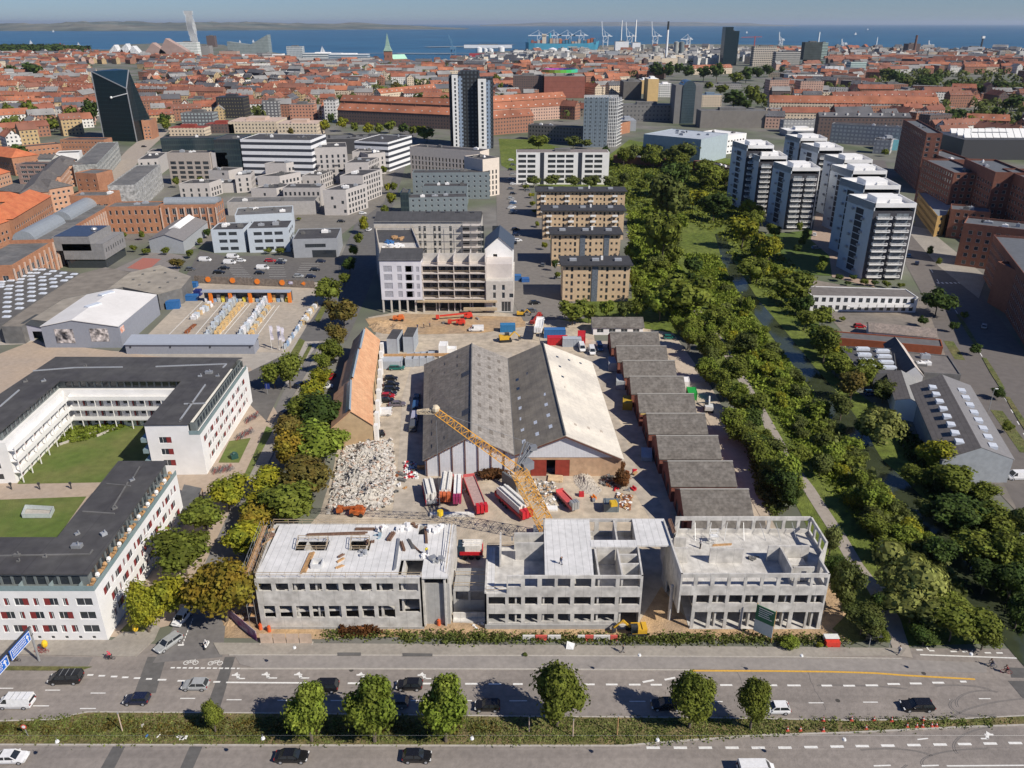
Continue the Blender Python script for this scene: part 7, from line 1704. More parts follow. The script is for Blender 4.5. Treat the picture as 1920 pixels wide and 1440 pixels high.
LM('white_house','white house with a blue black roof behind the left trees','house',96,152,204,225,16,am['white'],bM['slate']);LM('cream_gable','cream windowless gable house left of the white house','house',68,98,198,224,18,ac('m213',(.60,.48,.33),.08,.4),bM['orange'])
t,Q,h=LM('art_museum','red brick cube museum carrying a ring of coloured glass','museum',1020,1096,143,184,55,ac('m214',(.27,.10,.075),.1,.2,stripe=('v',7,.15,.1)),ac('m215',(.3,.28,.26),.1,.3))
c=ab(Q[0]).lerp(ab(Q[2]),.5);N_=20
for k in RG(N_):
 a0,a1=2*pi*k/N_,2*pi*(k+1)/N_;mb=MB();Rr=26;x0_,y0_,x1_,y1_=c.x-6+Rr*cos(a0),c.y+Rr*sin(a0),c.x-6+Rr*cos(a1),c.y+Rr*sin(a1)
 mb.ak([(x0_,y0_),(x1_,y1_),(c.x-6+(Rr-3.5)*cos(a1),c.y+(Rr-3.5)*sin(a1)),(c.x-6+(Rr-3.5)*cos(a0),c.y+(Rr-3.5)*sin(a0))],h+4,h+8,aS=1)
 mb.aa('ring_glass',flat('ring%d'%k,TU(q*.5 for q in colorsys.hsv_to_rgb((k/N_+.55)%1,.85,.9)),.2),t)
mb=MB();[mb.at((c.x-6+20*cos(a),c.y+20*sin(a),h),(c.x-6+20*cos(a),c.y+20*sin(a),h+4),.5,n=5)for a in(0,1,2,3,4,5)];mb.aa('ring_posts',av,t)
LM('dark_block','dark brick warehouse left of the cube museum','building',962,1018,142,182,30,am['dark'],al)
LM('theatre','dark box of the theatre with yellow side wings','theatre',1168,1202,153,186,40,ac('m216',(.14,.13,.12),.1,.3),al);LM('theatre_wing','tall yellow theatre wing','theatre',1201,1216,150,176,30,ac('m217',(.62,.43,.20),.06,.3),ag);LM('theatre_wing','lower yellow theatre wing on the right','theatre',1213,1233,148,190,34,bu['m217'],ag)
LM('framed_building','white framed low building right of the yellow theatre','building',1234,1260,158,182,20,aG('m218',(.66,.66,.64),3,.6,3,.5),ag)
STN=ac('m219',(.19,.185,.18),.08,.3,bS=(4,.35,4.2,.3,(.06,.065,.07,1)))
t,Q,h=LM('town_hall','grey stone town hall tower with a glass arch in its front','town hall',1262,1312,160,232,26,ac('m220',(.19,.185,.18),.08,.3),al)
xm,ym=(Q[0][0]+Q[1][0])/2,Q[0][1];mb=MB();K=10;hw_=6.5
aB=[(xm+hw_*cos(pi*i/K),h-2+hw_*sin(pi*i/K))for i in RG(K+1)];mb.face([(xm+hw_,ym-.8,0)]+[(x,ym-.8,z)for x,z in aB]+[(xm-hw_,ym-.8,0)])
for i in RG(K):a,b=aB[i],aB[i+1];mb.face([(a[0],ym-.8,a[1]),(a[0],ym+24,a[1]),(b[0],ym+24,b[1]),(b[0],ym-.8,b[1])])
mb.aa('glass_arch',ac('m221',(.05,.075,.09),.2,.6,aT=.2,bI=.8,stripe=('v',2.5,.4,.1)),t)
LM('town_hall_wing','long dark stone wing left of the town hall tower','town hall',1165,1260,197,228,22,STN,al);LM('town_hall_wing','long brown stone wing right of the town hall tower','town hall',1312,1436,208,240,22,ac('m222',(.20,.185,.17),.08,.3),al)
LM('low_roof','grey pavilion roof at the edge of the park','pavilion',1330,1390,158,166,22,GR,al);
LM('glass_roof_house','blue roofed glasshouse with a cream wall right of the town hall','building',1312,1352,178,200,20,am['cream'],ac('m223',(.16,.22,.28),.1,.4));LM('low_shed','grey slanted theatre workshop roof beside the lattice tower','building',1163,1192,226,246,26,a4,a4)
for x0,x1,yt,yb,lb,m in((1440,1476,150,186,'stepped balcony flats with white railings, left group','pink'),(1497,1540,152,188,'stepped balcony flats with white railings, right group','pink'),(1476,1541,140,160,'white office with rows of windows behind the balcony flats','white'),(1541,1612,145,165,'dark brick hospital block right of the white office','dark'),(1650,1700,158,176,'row of red brown houses below the wooded slope','brick'),(1700,1752,165,180,'mixed grey houses below the wooded slope','grey')):LM('town_block',lb,'building',x0,x1,yt,yb,24,am[m],al)
def spire(label,px,yb,ybody,ytip,ce,name,wm,sm,d3='tower'):
 c=G(px,yb);s_=bP(px,yb)*ce/2;h1=ah(px,yb,ybody);h2=ah(px,yb,ytip);t=ae(name,(*c,0),label,'church');mb=MB().af(c[0],c[1]+s_,0,2*s_,2*s_,h1).aa(d3,wm,t)
 mb=MB().af(c[0],c[1]+s_,h1,2.3*s_,2.3*s_,1.2);q=[(c[0]-s_,c[1]),(c[0]+s_,c[1]),(c[0]+s_,c[1]+2*s_),(c[0]-s_,c[1]+2*s_)];a=(c[0],c[1]+s_)
 m1=[lp(p,a,.45)for p in q];zz=h1+1.2+(h2-h1)*.25
 for i in RG(4):k=(i+1)%4;mb.face([(*q[i],h1+1.2),(*q[k],h1+1.2),(*m1[k],zz),(*m1[i],zz)]);mb.face([(*m1[i],zz),(*m1[k],zz),(*a,h2)])
 mb.aa('spire',sm,t);return t
COPPER=ac('m224',(.24,.36,.30),.12,.3)
spire('cathedral tower with a tall slender green copper spire',728,124,96,61,14,'cathedral',ac('m225',(.28,.13,.09),.1,.3,bS=(9,.25,14,.35,(.04,.03,.03,1))),COPPER)
LR('mint green copper roofed nave beside the cathedral tower',738,122,764,121,22,14,am['brick'],ac('m226',(.36,.60,.46),.08,.2),10,'nave');spire('left one of two thin mint copper church turrets',752,119,113,103,3,'turret',am['brick'],bu['m226']);spire('right one of two thin mint copper church turrets',760,119,113,103,3,'turret',am['brick'],bu['m226'])
c=G(366,84);t=ae('twisted_tower',(*c,0),'tall slim white twisted residential tower at the waterfront','tower');Ht=ah(366,84,20);n_=42;sc0=bP(366,84)
mb,ms=MB(),MB()
for k in RG(n_):
 z=Ht*k/n_;lean=-(366-358)*sc0*k/n_*.55;w_=9.5*sc0*(1.25 if k>n_-6 else 1);a=.2*sin(k*.22);mb.af(c[0]+lean,c[1],z,w_*1.25*(1+.05*sin(k*1.1)),30,Ht/n_*.45,a)
 ms.af(c[0]+lean,c[1],z+Ht/n_*.45,w_*1.05,26,Ht/n_*.55,a)
mb.aa('floor_rings',ag,t);ms.aa('glass_core',ac('m227',(.22,.27,.30),.3,.1),t)
PYR=ac('m228',(.46,.33,.29),.08,.1,stripe=('v',3.4,.45,.4));WPK=ac('m229',(.70,.70,.70),.1,.08,bS=(5,.4,4,.4,(.10,.13,.16,1)))
def ei(x0,x1,xt,yt,yb,m,lb,name='peaked_block'):
 A,B=G(x0,yb),G(x1,yb);h=ah(xt,yb,yt);tx=lerp(A[0],B[0],(xt-x0)/(x1-x0));t=ae(name,((A[0]+B[0])/2,A[1],0),lb,'apartment block');mb=MB();D_=30
 p=[(A[0],A[1],0),(B[0],A[1],0),(B[0],A[1],h*.35),(tx,A[1],h),(A[0],A[1],h*.3)];mb.face(p);q=[(x,y+D_,z)for x,y,z in p];mb.face(q[::-1])
 for i in RG(5):mb.face([p[i],q[i],q[(i+1)%5],p[(i+1)%5]][::-1])
 mb.aa('wall',m,t)
for x0,x1,xt,yt,lb in((204,224,218,84,'left white jagged iceberg shaped apartment building'),(220,246,240,82,'highest white jagged iceberg shaped apartment building'),(240,262,252,86,'right white jagged iceberg shaped apartment building'),(224,236,230,92,'small white jagged building before the highest one')):ei(x0,x1,xt,yt,106,WPK,lb)
for x0,x1,xt,yt,lb in((272,312,290,80,'left dusky pink stepped pyramid building on the waterfront'),(300,352,316,72,'highest dusky pink stepped pyramid building on the waterfront')):ei(x0,x1,xt,yt,108,PYR,lb)
for x0,x1,yt,yb,m,lb in((333,372,79,105,aG('m230',(.68,.68,.66),4,.5,8,.6,(.3,.36,.32,1)),'white slab with green window columns at the foot of the twisted tower'),(372,395,86,104,am['grey'],'grey quay block right of the twisted tower'),(389,404,67,88,am['dark'],'dark brown blocky tower right of the twisted tower'),(412,445,96,104,am['pink'],'long pinkish quay block'),(455,530,101,113,ag,'long white quay shed left of the harbour office'),(132,205,94,101,al,'long flat quay building at the marina')):LM('quay_block',lb,'building',x0,x1,yt,yb,30,m)
A,B=G(428,100),G(505,100);t=ae('glass_wedge',(*A,0),'grey glass wedge building rising to a point at the waterfront','building');hA=ah(500,100,65);hb_=ah(470,100,84);mb=MB();p=[(A[0],A[1],0),(B[0],A[1],0),(B[0],A[1],hA),(lerp(A[0],B[0],.55),A[1],hb_),(A[0],A[1],ah(430,100,78))];mb.face(p);q=[(x,y+40,z)for x,y,z in p];mb.face(q[::-1]);[mb.face([p[i],q[i],q[(i+1)%5],p[(i+1)%5]][::-1])for i in RG(5)];mb.aa('wall',ac('m231',(.24,.28,.28),.15,.1,stripe=('v',5,.3,.3)),t)
t,Q,h=LM('harbour_office','tilted glass harbour office with white frames','office',539,568,87,112,30,aG('m232',(.50,.52,.52),4,.7,5,.6,(.15,.2,.24,1)))
LM('harbour_hall','long layered glass hall at the harbour, upper deck','hall',568,640,100,113,40,aG('m233',(.60,.62,.62),60,2,6,.5,(.13,.17,.2,1)),ag);LM('harbour_hall','long layered glass hall at the harbour, right part with blue glass','hall',617,690,102,118,40,aG('m234',(.40,.46,.52),60,2,5,.5,(.08,.14,.2,1)),ag);LM('harbour_hall','white striped low hall at the harbour','hall',655,688,105,112,30,bu['m233'],ag)
t,Q,h=LM('dark_tower','tall black office tower in the harbour, slightly tapered','tower',1354,1380,58,123,34,ac('m235',(.016,.03,.038),.15,.1,aT=.25,stripe=('v',4,.3,.12)));mb=MB().ak([Q[0],lp(Q[0],Q[1],.55),lp(Q[3],Q[2],.55),Q[3]],h,h+9).aa('raised_crown',bu['m235'],t)
LM('cream_office','cream office with a square window grid right of the black tower','office',1410,1452,87,124,24,aG('m236',(.56,.50,.42),4.5,.6,5,.55));LM('office_block','office with white bands right of the cream office','office',1452,1498,97,126,24,aG('m237',(.52,.50,.46),60,2,4.5,.5))
LM('dark_office','dark glass block with a mint side wing','office',1504,1537,79,122,24,ac('m238',(.06,.075,.075),.2,.1,stripe=('v',4,.35,.2)));LM('mint_wing','mint green narrow wing on the dark glass block','office',1537,1549,80,112,24,aG('m239',(.42,.55,.50),60,2,4,.5))
LM('mint_office','pale mint glass front with white floors','office',1592,1621,116,142,24,aG('m240',(.52,.62,.58),60,2,4,.55,(.2,.28,.27,1)));LM('brick_office','red brick office attached to the mint glass front','office',1621,1646,124,142,24,am['brick']);LM('dark_long_roof','long black roofed office behind the red brick office','office',1621,1702,117,128,24,GR,aR);LM('silo_block','bright white silo block left of the mint office','silo',1545,1580,124,144,24,ac('m241',(.66,.68,.70),.05,.1,stripe=('u',12,.3,.3)))
LM('teal_block','dark teal long block with small windows','building',1460,1592,112,122,20,aG('m242',(.10,.13,.14),3,.5,4,.5,(.3,.35,.35,1)))
def silo(px,yb,yt,ce,m,lb,name='silo'):
 c=G(px,yb);r_=bP(px,yb)*ce/2;h=ah(px,yb,yt);t=ae(name,(*c,0),lb,'silo' if name=='silo' else name.replace('_',' '));mb=MB().at((*c,0),(*c,h),r_,n=16).aa('shell',m,t);mb=MB().at((*c,h),(*c,h+r_*.3),r_*1.03,r_*.2,16).aa('cap',m,t)
SILO=ac('m243',(.33,.34,.32),.1,.1);SW=ac('m244',(.70,.71,.72),.05,.1)
for px,yb,yt,w_,m,lb in((1266,112,79,9,SILO,'left one of two tall grey silos right of the striped chimney'),(1276,112,79,10,ac('m245',(.16,.19,.20),.1,.1),'right one of two tall grey silos'),(1228,108,88,11,SILO,'grey silo left of the striped chimney'),(1205,103,84,7,SILO,'small grey silo behind the white works')):silo(px,yb,yt,w_,m,lb)
TLB=['white oil tank below the left half of the ship, leftmost','white oil tank right of the leftmost one below the ship','wider white oil tank below the middle of the ship','white oil tank half hidden right of the wide one','small white oil tank under the bow of the ship','white oil tank below the right end of the ship','broad white tank on the quay left of the ship','slim white tank between the broad ones left of the ship','third white tank left of the ship','small white tank right of the tall grey silos','second small white tank right of the tall grey silos','broad white tank nearest the black tower','white tank on the outer quay, closest to the ship','white tank behind the pale hall near the raised cranes']
for i,(px,yb,w_)in EN(((1036,103,16),(1052,104,10),(1064,104,12),(1072,103,10),(1008,99,12),(1086,104,10),(898,98,12),(910,97,8),(920,99,10),(1300,108,9),(1315,110,10),(1330,108,12),(940,97,12),(1100,103,9))):silo(px,yb,yb-w_*.7,w_,SW,TLB[i],'tank')
for x0,x1,yt,yb,m,lb in((1153,1178,78,103,SW,'big white box works with a stepped roof'),(1185,1200,80,102,SW,'narrow white works tower'),(1136,1162,96,112,a4,'grey factory hall before the white works'),(1150,1184,104,120,am['pink'],'pink brick warehouse before the harbour silos'),(1184,1220,103,115,a4,'grey metal hall right of the pink warehouse'),(1100,1132,102,116,a4,'pale hall by the office with white bands'),(987,1024,101,118,aG('m246',(.42,.42,.42),4,.5,4,.5),'grey office with white edges below the ship'),(1700,1722,82,105,am['dark'],'dark brown mill building by the tall brick chimney'),(1812,1842,88,104,a4,'pale gabled grain hall'),(1710,1750,98,106,SW,'long white quay shed below the brick chimney'),(870,960,84,90,SW,'long white hall on the outer quay'),(880,960,100,110,ac('m247',(.35,.05,.07),.1,.1),'long dark red and grey hall left of the ship')):LM('port_building',lb,'port building',x0,x1,yt,yb,36,m)
def chimney(px,yb,yt,ce,lb,bands):
 c=G(px,yb);h=ah(px,yb,yt);r_=bP(px,yb)*ce/2;t=ae('chimney',(*c,0),lb,'chimney');z=0
 for f,m in bands:mb=MB().at((*c,h*z),(*c,h*f),r_*(1.15-.3*z),r_*(1.15-.3*f),10).aa('shaft',m,t);z=f
BK2=flat('m248',(.03,.035,.04),.8)
chimney(1248,118,40,4.2,'tall white power station chimney with a black top',((.80,aC),(1,BK2)));chimney(1164,84,38,2.2,'thin white harbour mast, left of a pair',((1,aC),));chimney(1190,90,37,3,'white harbour chimney, right of the thin mast',((1,aC),));chimney(1712,106,66,4.5,'tall brown brick chimney on the right',((1,ac('m249',(.17,.09,.07),.1,.2)),));chimney(1534,80,60,3,'short white mast behind the dark glass block',((1,aC),));chimney(1643,84,70,2,'white mast right of the centre right quay',((1,aC),))
c=G(1838,95);t=ae('water_tower',(*c,0),'slim harbour beacon tower with a white box on top at the right','tower');h=ah(1838,95,72);mb=MB().at((*c,0),(*c,h),4,3,8).aa('shaft',aR,t);mb=MB().af(*c,h,10,10,8).aa('head',aC,t)
CW_=flat('m250',(.60,.64,.68),.5);CBL=flat('m251',(.10,.22,.34),.5)
def sts(px,yb,dq,d4,lb,ce=18,m=CW_):
 c=G(px,yb);s_=bP(px,yb);h=ah(px,yb,dq);bm=h*(.42 if d4 else .62);w_=ce*s_*.5;t=ae('quay_crane',(*c,0),lb,'crane');mb=MB()
 for dx in(-w_*.5,w_*.5):
  for dy in(0,18):mb.ad((c[0]+dx,c[1]+dy,0),(c[0]+dx,c[1]+dy,bm),2.6)
  mb.ad((c[0]+dx,c[1],bm*.5),(c[0]+dx,c[1]+18,bm*.5),2)
 mb.ad((c[0]-w_*.5,c[1],bm*.45),(c[0]+w_*.5,c[1],bm*.45),2).ad((c[0]-w_*.5,c[1],bm*.45),(c[0]+w_*.5,c[1],bm),1.5).aa('portal',m,t)
 mb=MB().ad((c[0]-w_*.6,c[1]+9,bm),(c[0]+w_*1.4,c[1]+9,bm),4).ad((c[0],c[1]+9,bm),(c[0]-w_*.2,c[1]+9,bm*1.45),2).ad((c[0]-w_*.2,c[1]+9,bm*1.45),(c[0]+w_*1.3,c[1]+9,bm),1.2).af(c[0]+w_*.7,c[1]+9,bm,10,8,6).aa('bridge',m,t)
 mb=MB()
 if d4:mb.ad((c[0]-w_*.6,c[1]+9,bm),(c[0]-w_*.9,c[1]+9,h),3.6);mb.ad((c[0]-w_*.2,c[1]+9,bm*1.45),(c[0]-w_*.85,c[1]+9,h*.8),1)
 else:mb.ad((c[0]-w_*.6,c[1]+9,bm),(c[0]-w_*2.4,c[1]+9,bm),4).ad((c[0]-w_*.2,c[1]+9,h),(c[0]-w_*2.2,c[1]+9,bm),1.2).ad((c[0]-w_*.2,c[1]+9,bm),(c[0]-w_*.2,c[1]+9,h),2)
 mb.aa('boom',m,t)
for px,lb in((1012,'first white quay crane over the container ship from the left'),(1040,'second white quay crane over the container ship from the left'),(1066,'third white quay crane over the container ship from the left'),(1090,'fourth white quay crane over the container ship from the left')):sts(px,84,56,False,lb)
for px,yt,lb in((1135,40,'quay crane with its boom raised, just right of the ship'),(1180,41,'quay crane with raised boom between the two white masts'),(1228,40,'quay crane with raised boom left of the striped chimney')):sts(px,88,yt,True,lb)
sts(1290,90,64,False,'small white quay crane behind the tall silos',12);sts(1464,86,60,True,'pale quay crane right of the cream office',10);sts(1582,90,73,True,'pale quay crane at the ferry quay',10);sts(1745,94,76,True,'pale quay crane at the right quays',10)
c=G(850,112);t=ae('harbour_crane',(*c,0),'blue green slewing harbour crane on the near quay','crane');h=ah(850,112,66);mb=MB();[mb.ad((c[0]+dx,c[1]+dy,0),(c[0]+dx*.4,c[1]+dy,h*.45),2.4)for dx in(-10,10)for dy in(0,10)];mb.aa('portal',CBL,t);mb=MB().af(*c,h*.42,16,10,h*.12).aa('cab',CBL,t);mb=MB().ad((c[0],c[1],h*.5),(c[0]-12,c[1],h),2.6).ad((c[0],c[1],h*.7),(c[0]-12,c[1],h),1.6).aa('jib',CBL,t)
c=G(1071,122);t=ae('tower_crane',(*c,0),'pale tower crane among the roofs below the ship','crane');h=ah(1071,122,88);mb=MB();cu(mb,(*c,0),(*c,h),3,3,12,.5);mb.aa('mast',flat('m252',(.55,.48,.36)),t);mb=MB().ad((c[0]-10,c[1],h),(c[0]+14,c[1],h),1.5).aa('jib',flat('m252',(.55,.48,.36)),t)
c=G(1413,95);t=ae('tower_crane',(*c,0),'thin red tower crane right of the black tower','crane');h=ah(1413,95,70);RC=flat('m253',(.40,.06,.05));mb=MB().ad((*c,0),(*c,h+4),3).aa('mast',RC,t);mb=MB().ad((c[0]-52,c[1],h),(c[0]+26,c[1],h+2),2).aa('jib',RC,t)
c=G(115,93);t=ae('tower_crane',(*c,0),'small red crane standing in the water at the far left','crane');h=ah(115,93,86);mb=MB().ad((*c,-2),(*c,h+10),4).aa('mast',RC,t);mb=MB().ad((c[0]-14,c[1],h),(c[0]+16,c[1],h+2),5).aa('jib',RC,t)
A,B=G(985,92),G(1126,94);yS=(A[1]+B[1])/2;L0,L1=A[0],B[0];t=ae('container_ship',((L0+L1)/2,yS,-1.6),'large light blue container ship loaded with stacked containers','ship');Lh=L1-L0
def hull(f,z,w_):x=lerp(L0,L1,f);return(x,yS-w_/2,z),(x,yS+w_/2,z)
HB=ac('m254',(.07,.30,.44),.06,.05);cf=[]
for f,w0_,w1_,z1 in((0,14,40,27),(.04,34,46,26),(.12,44,46,24),(.5,46,46,22),(.85,44,46,24),(.95,18,40,29),(1,1,14,33)):cf.append((lerp(L0,L1,f),w0_,w1_,z1))
mb=MB()
for(xa,wa,wb_,za),(xb,wc,wd,zb2)in zip(cf,cf[1:]):
 for s_ in(-1,1):
  q=[(xa,yS+s_*wa/2,-1.5),(xb-(6 if xb==L1 else 0),yS+s_*wc/2,-1.5),(xb,yS+s_*wd/2,zb2),(xa,yS+s_*wb_/2,za)];mb.face(q if s_<0 else q[::-1])
 mb.face([(xa,yS-wb_/2,za-1),(xb,yS-wd/2,zb2-1),(xb,yS+wd/2,zb2-1),(xa,yS+wb_/2,za-1)])
mb.face([(L0,yS+20,27),(L0,yS-20,27),(L0,yS-7,-1.5),(L0,yS+7,-1.5)]).aa('hull',HB,t)
CC=[flat('cont%d'%i,c_)for i,c_ in EN(((.30,.10,.06),(.45,.16,.08),(.42,.40,.38),(.05,.18,.30),(.22,.07,.06),(.50,.32,.20)))]
rs5=aZ(6)
for k in RG(22):
 f=.03+.93*k/22
 if .22<f<.29:continue
 mb=MB();hh_=rs5.choice([8,10,13,16,19])if not .85<f<.95 else 20
 for j in RG(4):mb.af(lerp(L0,L1,f)+Lh*.019,yS-16+j*11,23,Lh*.034,10,hh_*rs5.uniform(.8,1),0,rs5.randrange(6))
 mb.aa('container_stack',CC,t)
mb=MB();x=lerp(L0,L1,.25);mb.af(x,yS,22,16,44,34).af(x,yS,52,18,50,5).aa('bridge',flat('m255',(.62,.54,.44)),t);mb=MB().at((lerp(L0,L1,.33),yS,22),(lerp(L0,L1,.33),yS,60),6,5,8).aa('funnel',HB,t)
for i,(px,py,s_,lb)in EN(((58,82,1,'white sailing boat at the left, nearest the wooded shore'),(148,88,1.2,'white sailing boat left of the waterfront quarter'),(100,60,1,'small white sail far out on the left'),(605,101,1.6,'white yacht before the harbour hall'),(1604,65,1,'tiny white boat far out on the right'),(1627,56,.8,'farthest white boat on the right sea'),(1400,62,.9,'small white sail right of the black tower'),(450,80,.8,'small sail above the glass wedge'),(475,79,.8,'small sail right above the tip of the glass wedge'))):
 c=G(px,py);t=ae('sailing_boat',(*c,-1.6),lb,'boat');s_*=.9+hypot(*c)/9000;mb=MB().face([(c[0]-6*s_,c[1]-1.5*s_,0),(c[0]+5*s_,c[1]-1.5*s_,0),(c[0]+7*s_,c[1],1.2*s_),(c[0]+5*s_,c[1]+1.5*s_,0),(c[0]-6*s_,c[1]+1.5*s_,0)]).af(c[0],c[1],-1.6,10*s_,2.4*s_,1.6+.8*s_).aa('hull',aC,t)
 mb=MB().ak([(c[0]-4.5*s_,c[1]-.1),(c[0]+.2*s_,c[1]-.1),(c[0]+.2*s_,c[1]+.1),(c[0]-4.5*s_,c[1]+.1)],1.2*s_,1.4*s_).face([(c[0]-4.5*s_,c[1],1.5*s_),(c[0]+.2*s_,c[1],1.5*s_),(c[0]+.4*s_,c[1]+.5,13*s_)]).face([(c[0]+.8*s_,c[1],1.5*s_),(c[0]+6*s_,c[1],1.5*s_),(c[0]+.8*s_,c[1]+.3,11*s_)]).aa('sail',flat('m256',(.75,.75,.74)),t,uv=0)
t,Q,h=LM('factory','dark factory hall with rows of slanted white roof lights at the right edge','factory',1800,1960,262,300,50,aR,aR)
for r_ in RG(3):
 for k in RG(11):
  p=lp(lp(Q[0],Q[3],.2+.28*r_),lp(Q[1],Q[2],.2+.28*r_),.08+.085*k+.03*r_);mb=MB().face([(p[0],p[1],h+.3),(p[0]+4.6,p[1]-1,h+.3),(p[0]+5.6,p[1]+4,h+3.4),(p[0]+1,p[1]+5,h+3.4)]).face([(p[0],p[1],h+.3),(p[0]+1,p[1]+5,h+3.4),(p[0]+1,p[1]+5,h+.3)]).aa('roof_light',aC,t)
LM('garage','light blue car repair hall below the dark terrace','building',1655,1682,262,282,16,ac('m257',(.12,.32,.38),.1,.5),a4);LM('shed','grey shed with a white roof right of the brown brick tower','shed',1760,1812,268,280,14,al,ag);LM('supermarket','white roofed hall behind the tower rows','hall',1475,1538,245,256,22,a4,ag)
HZM=bpy.data.materials.new('haze_air');HZM.use_nodes=1;nt_=HZM.node_tree;nt_.nodes.clear();o_=nt_.nodes.new('ShaderNodeOutputMaterial');pv=nt_.nodes.new('ShaderNodeVolumePrincipled');pv.inputs['Color'].default_value=(.72,.84,1,1);pv.inputs['Density'].default_value=.00002;pv.inputs['Anisotropy'].default_value=.2;nt_.links.new(pv.outputs[0],o_.inputs['Volume'])
HZ_=MB();HZ_.ak([(-121000,-2500),(121000,-2500),(121000,121000),(-121000,121000)],-4.5,330,aS=1);aE(HZ_.aa('haze',HZM,uv=0),kind='stuff')
ST=[(268,1135,56,92,'yellow','yellow green tree against the white apartment block corner, left of its twin'),(323,1112,60,92,'yellow','yellow green tree above the white car leaving the side street'),(412,1090,104,150,'orange','biggest street tree, golden orange crown at the mouth of the side street'),(342,1035,92,80,'green','green tree beside the long white facade, behind the golden tree'),(383,968,70,82,'green','round green street tree halfway along the long white facade'),(424,922,66,58,'yellow','olive tree by the bicycle path behind the white apartment end wall'),(455,1012,66,70,'yellow','yellow tree beside the unfinished concrete block corner'),(478,970,60,60,'orange','yellowish brown tree next to the yellow tree by the concrete block'),(512,700,40,50,'green','green tree at the left of two joined crowns by the car park entrance'),(540,690,44,62,'green','green tree at the right of two joined crowns by the car park entrance'),(614,540,46,50,'green','round green tree at the top corner of the builders merchant fence'),(643,582,48,58,'brown','brownish green tree at the bend below the construction block'),(634,628,34,48,'brown','slim brownish tree beside the street, above the parked cars'),(619,655,34,44,'green','small green tree beside the terracotta roofed house, upper one'),(607,677,30,38,'green','small green tree beside the terracotta roofed house, middle one'),(601,706,34,42,'yellow','small tree beside the terracotta roofed house, lower one'),(582,738,52,46,'yellow','yellow green tree left of the terracotta roofed house end'),(565,765,60,52,'green','green tree bulging over the side street opposite the bicycle racks'),(606,776,70,80,'dark','dense dark green tree by the terracotta house gable'),(545,802,52,62,'brown','brownish thin tree over the side street pavement'),(604,832,82,84,'bright','large bright green tree left of the rubble heap'),(538,840,62,76,'orange','orange brown tree over the side street, opposite the bright green one'),(570,895,84,82,'brown','big brown green tree beside the rubble heap'),(505,905,62,56,'yellow','yellow tree above the side street bend'),(545,945,86,70,'green','green tree right behind the back corner of the concrete block'),(497,945,60,60,'yellow','yellow green tree left of the concrete block back corner'),]
for cx,cy,w_,h_,c_,lb in ST:b4(cx,cy,w_*1.42,h_*1.25,c_,'round',label=lb,group='street trees along the side street')
UP=[(683,420,24,32,'yellow'),(672,448,20,26,'green'),(664,470,22,26,'yellow'),(655,496,26,32,'dark'),(645,522,24,30,'green'),(722,395,16,30,'green'),(733,372,18,34,'yellow'),(738,350,14,22,'green'),(727,350,14,22,'yellow'),(712,335,14,20,'green'),(700,352,14,18,'brown'),(720,318,12,16,'green')]
for i,(cx,cy,w_,h_,c_)in EN(UP):b4(cx,cy,w_,h_,c_,'round',label='small leafy tree on the strip beside the wide street leading into town',group='trees on the strip of the wide street')
CN=dict(green='green',mid='dull green',dark='dark green',yellow='yellowish',orange='orange',brown='brownish',bright='bright green',weed='pale',rust='rusty',willow='pale')
def bs(lst,label,group,kind='round',**kw):
 for t in lst:c=CN[t[4]]+' ';b4(t[0],t[1],t[2],t[3],t[4],kind,label=c+label,group=c+group,**kw)
bs([(36,290,46,44,'dark'),(130,215,34,38,'green'),(55,208,36,40,'green'),(170,205,36,44,'dark'),(14,210,28,36,'green'),(20,235,40,34,'green'),(280,235,28,26,'green'),(310,232,24,24,'green'),(296,190,26,24,'green'),(100,232,34,26,'green'),(308,225,26,30,'dark'),(60,128,40,14,'dark'),(20,132,30,14,'dark'),(140,128,22,12,'dark')],'leafy tree among the brick houses near the black glass tower','trees among the left hand houses')
bs([(608,235,22,26,'yellow'),(642,230,24,26,'yellow'),(665,238,20,22,'green'),(690,240,24,22,'yellow'),(730,235,26,24,'green'),(757,240,22,20,'dark'),(800,250,34,28,'green'),(790,245,24,24,'yellow'),(545,248,16,18,'brown'),(552,210,20,20,'green'),(710,240,20,20,'green'),(775,244,22,18,'green'),(590,237,20,18,'yellow'),(620,222,18,22,'dark')],'rounded tree in the belt behind the white striped office blocks','trees behind the office blocks')
bs([(720,175,40,26,'green'),(742,162,24,18,'brown'),(755,168,26,22,'green'),(770,176,32,20,'dark'),(790,178,30,16,'green'),(688,166,22,14,'dark'),(930,150,20,22,'green'),(940,165,20,20,'green')],'tree before the old town roofs','trees in the old town')
bs([(1230,130,30,28,'dark'),(1255,130,26,28,'dark'),(1272,128,22,22,'dark'),(1290,133,26,26,'dark'),(1320,135,30,26,'dark'),(1345,132,32,32,'dark'),(1380,145,30,24,'green'),(1400,138,28,26,'dark'),(1420,135,26,24,'dark'),(1440,130,26,22,'dark'),(1377,185,46,36,'dark'),(1410,175,30,36,'green'),(1425,185,24,28,'green'),(1330,160,20,12,'green'),(1352,166,30,14,'green'),(1440,160,20,22,'dark'),(1110,160,26,12,'green'),(1130,160,16,12,'green'),(1400,196,26,22,'dark')],'leafy tree in the park behind the grey town hall tower','park trees behind the town hall')
pk=[]
rp=aZ(5)
for i in RG(40):
 u=rp.random();pk.append((1655+u*260,138+u*30+rp.uniform(-6,12),rp.uniform(20,34),rp.uniform(14,24),rp.choice(['dark','dark','dark','mid'])))
bs(pk,'tree in the wooded slope at the upper right','wooded slope at the upper right',q='vlo')
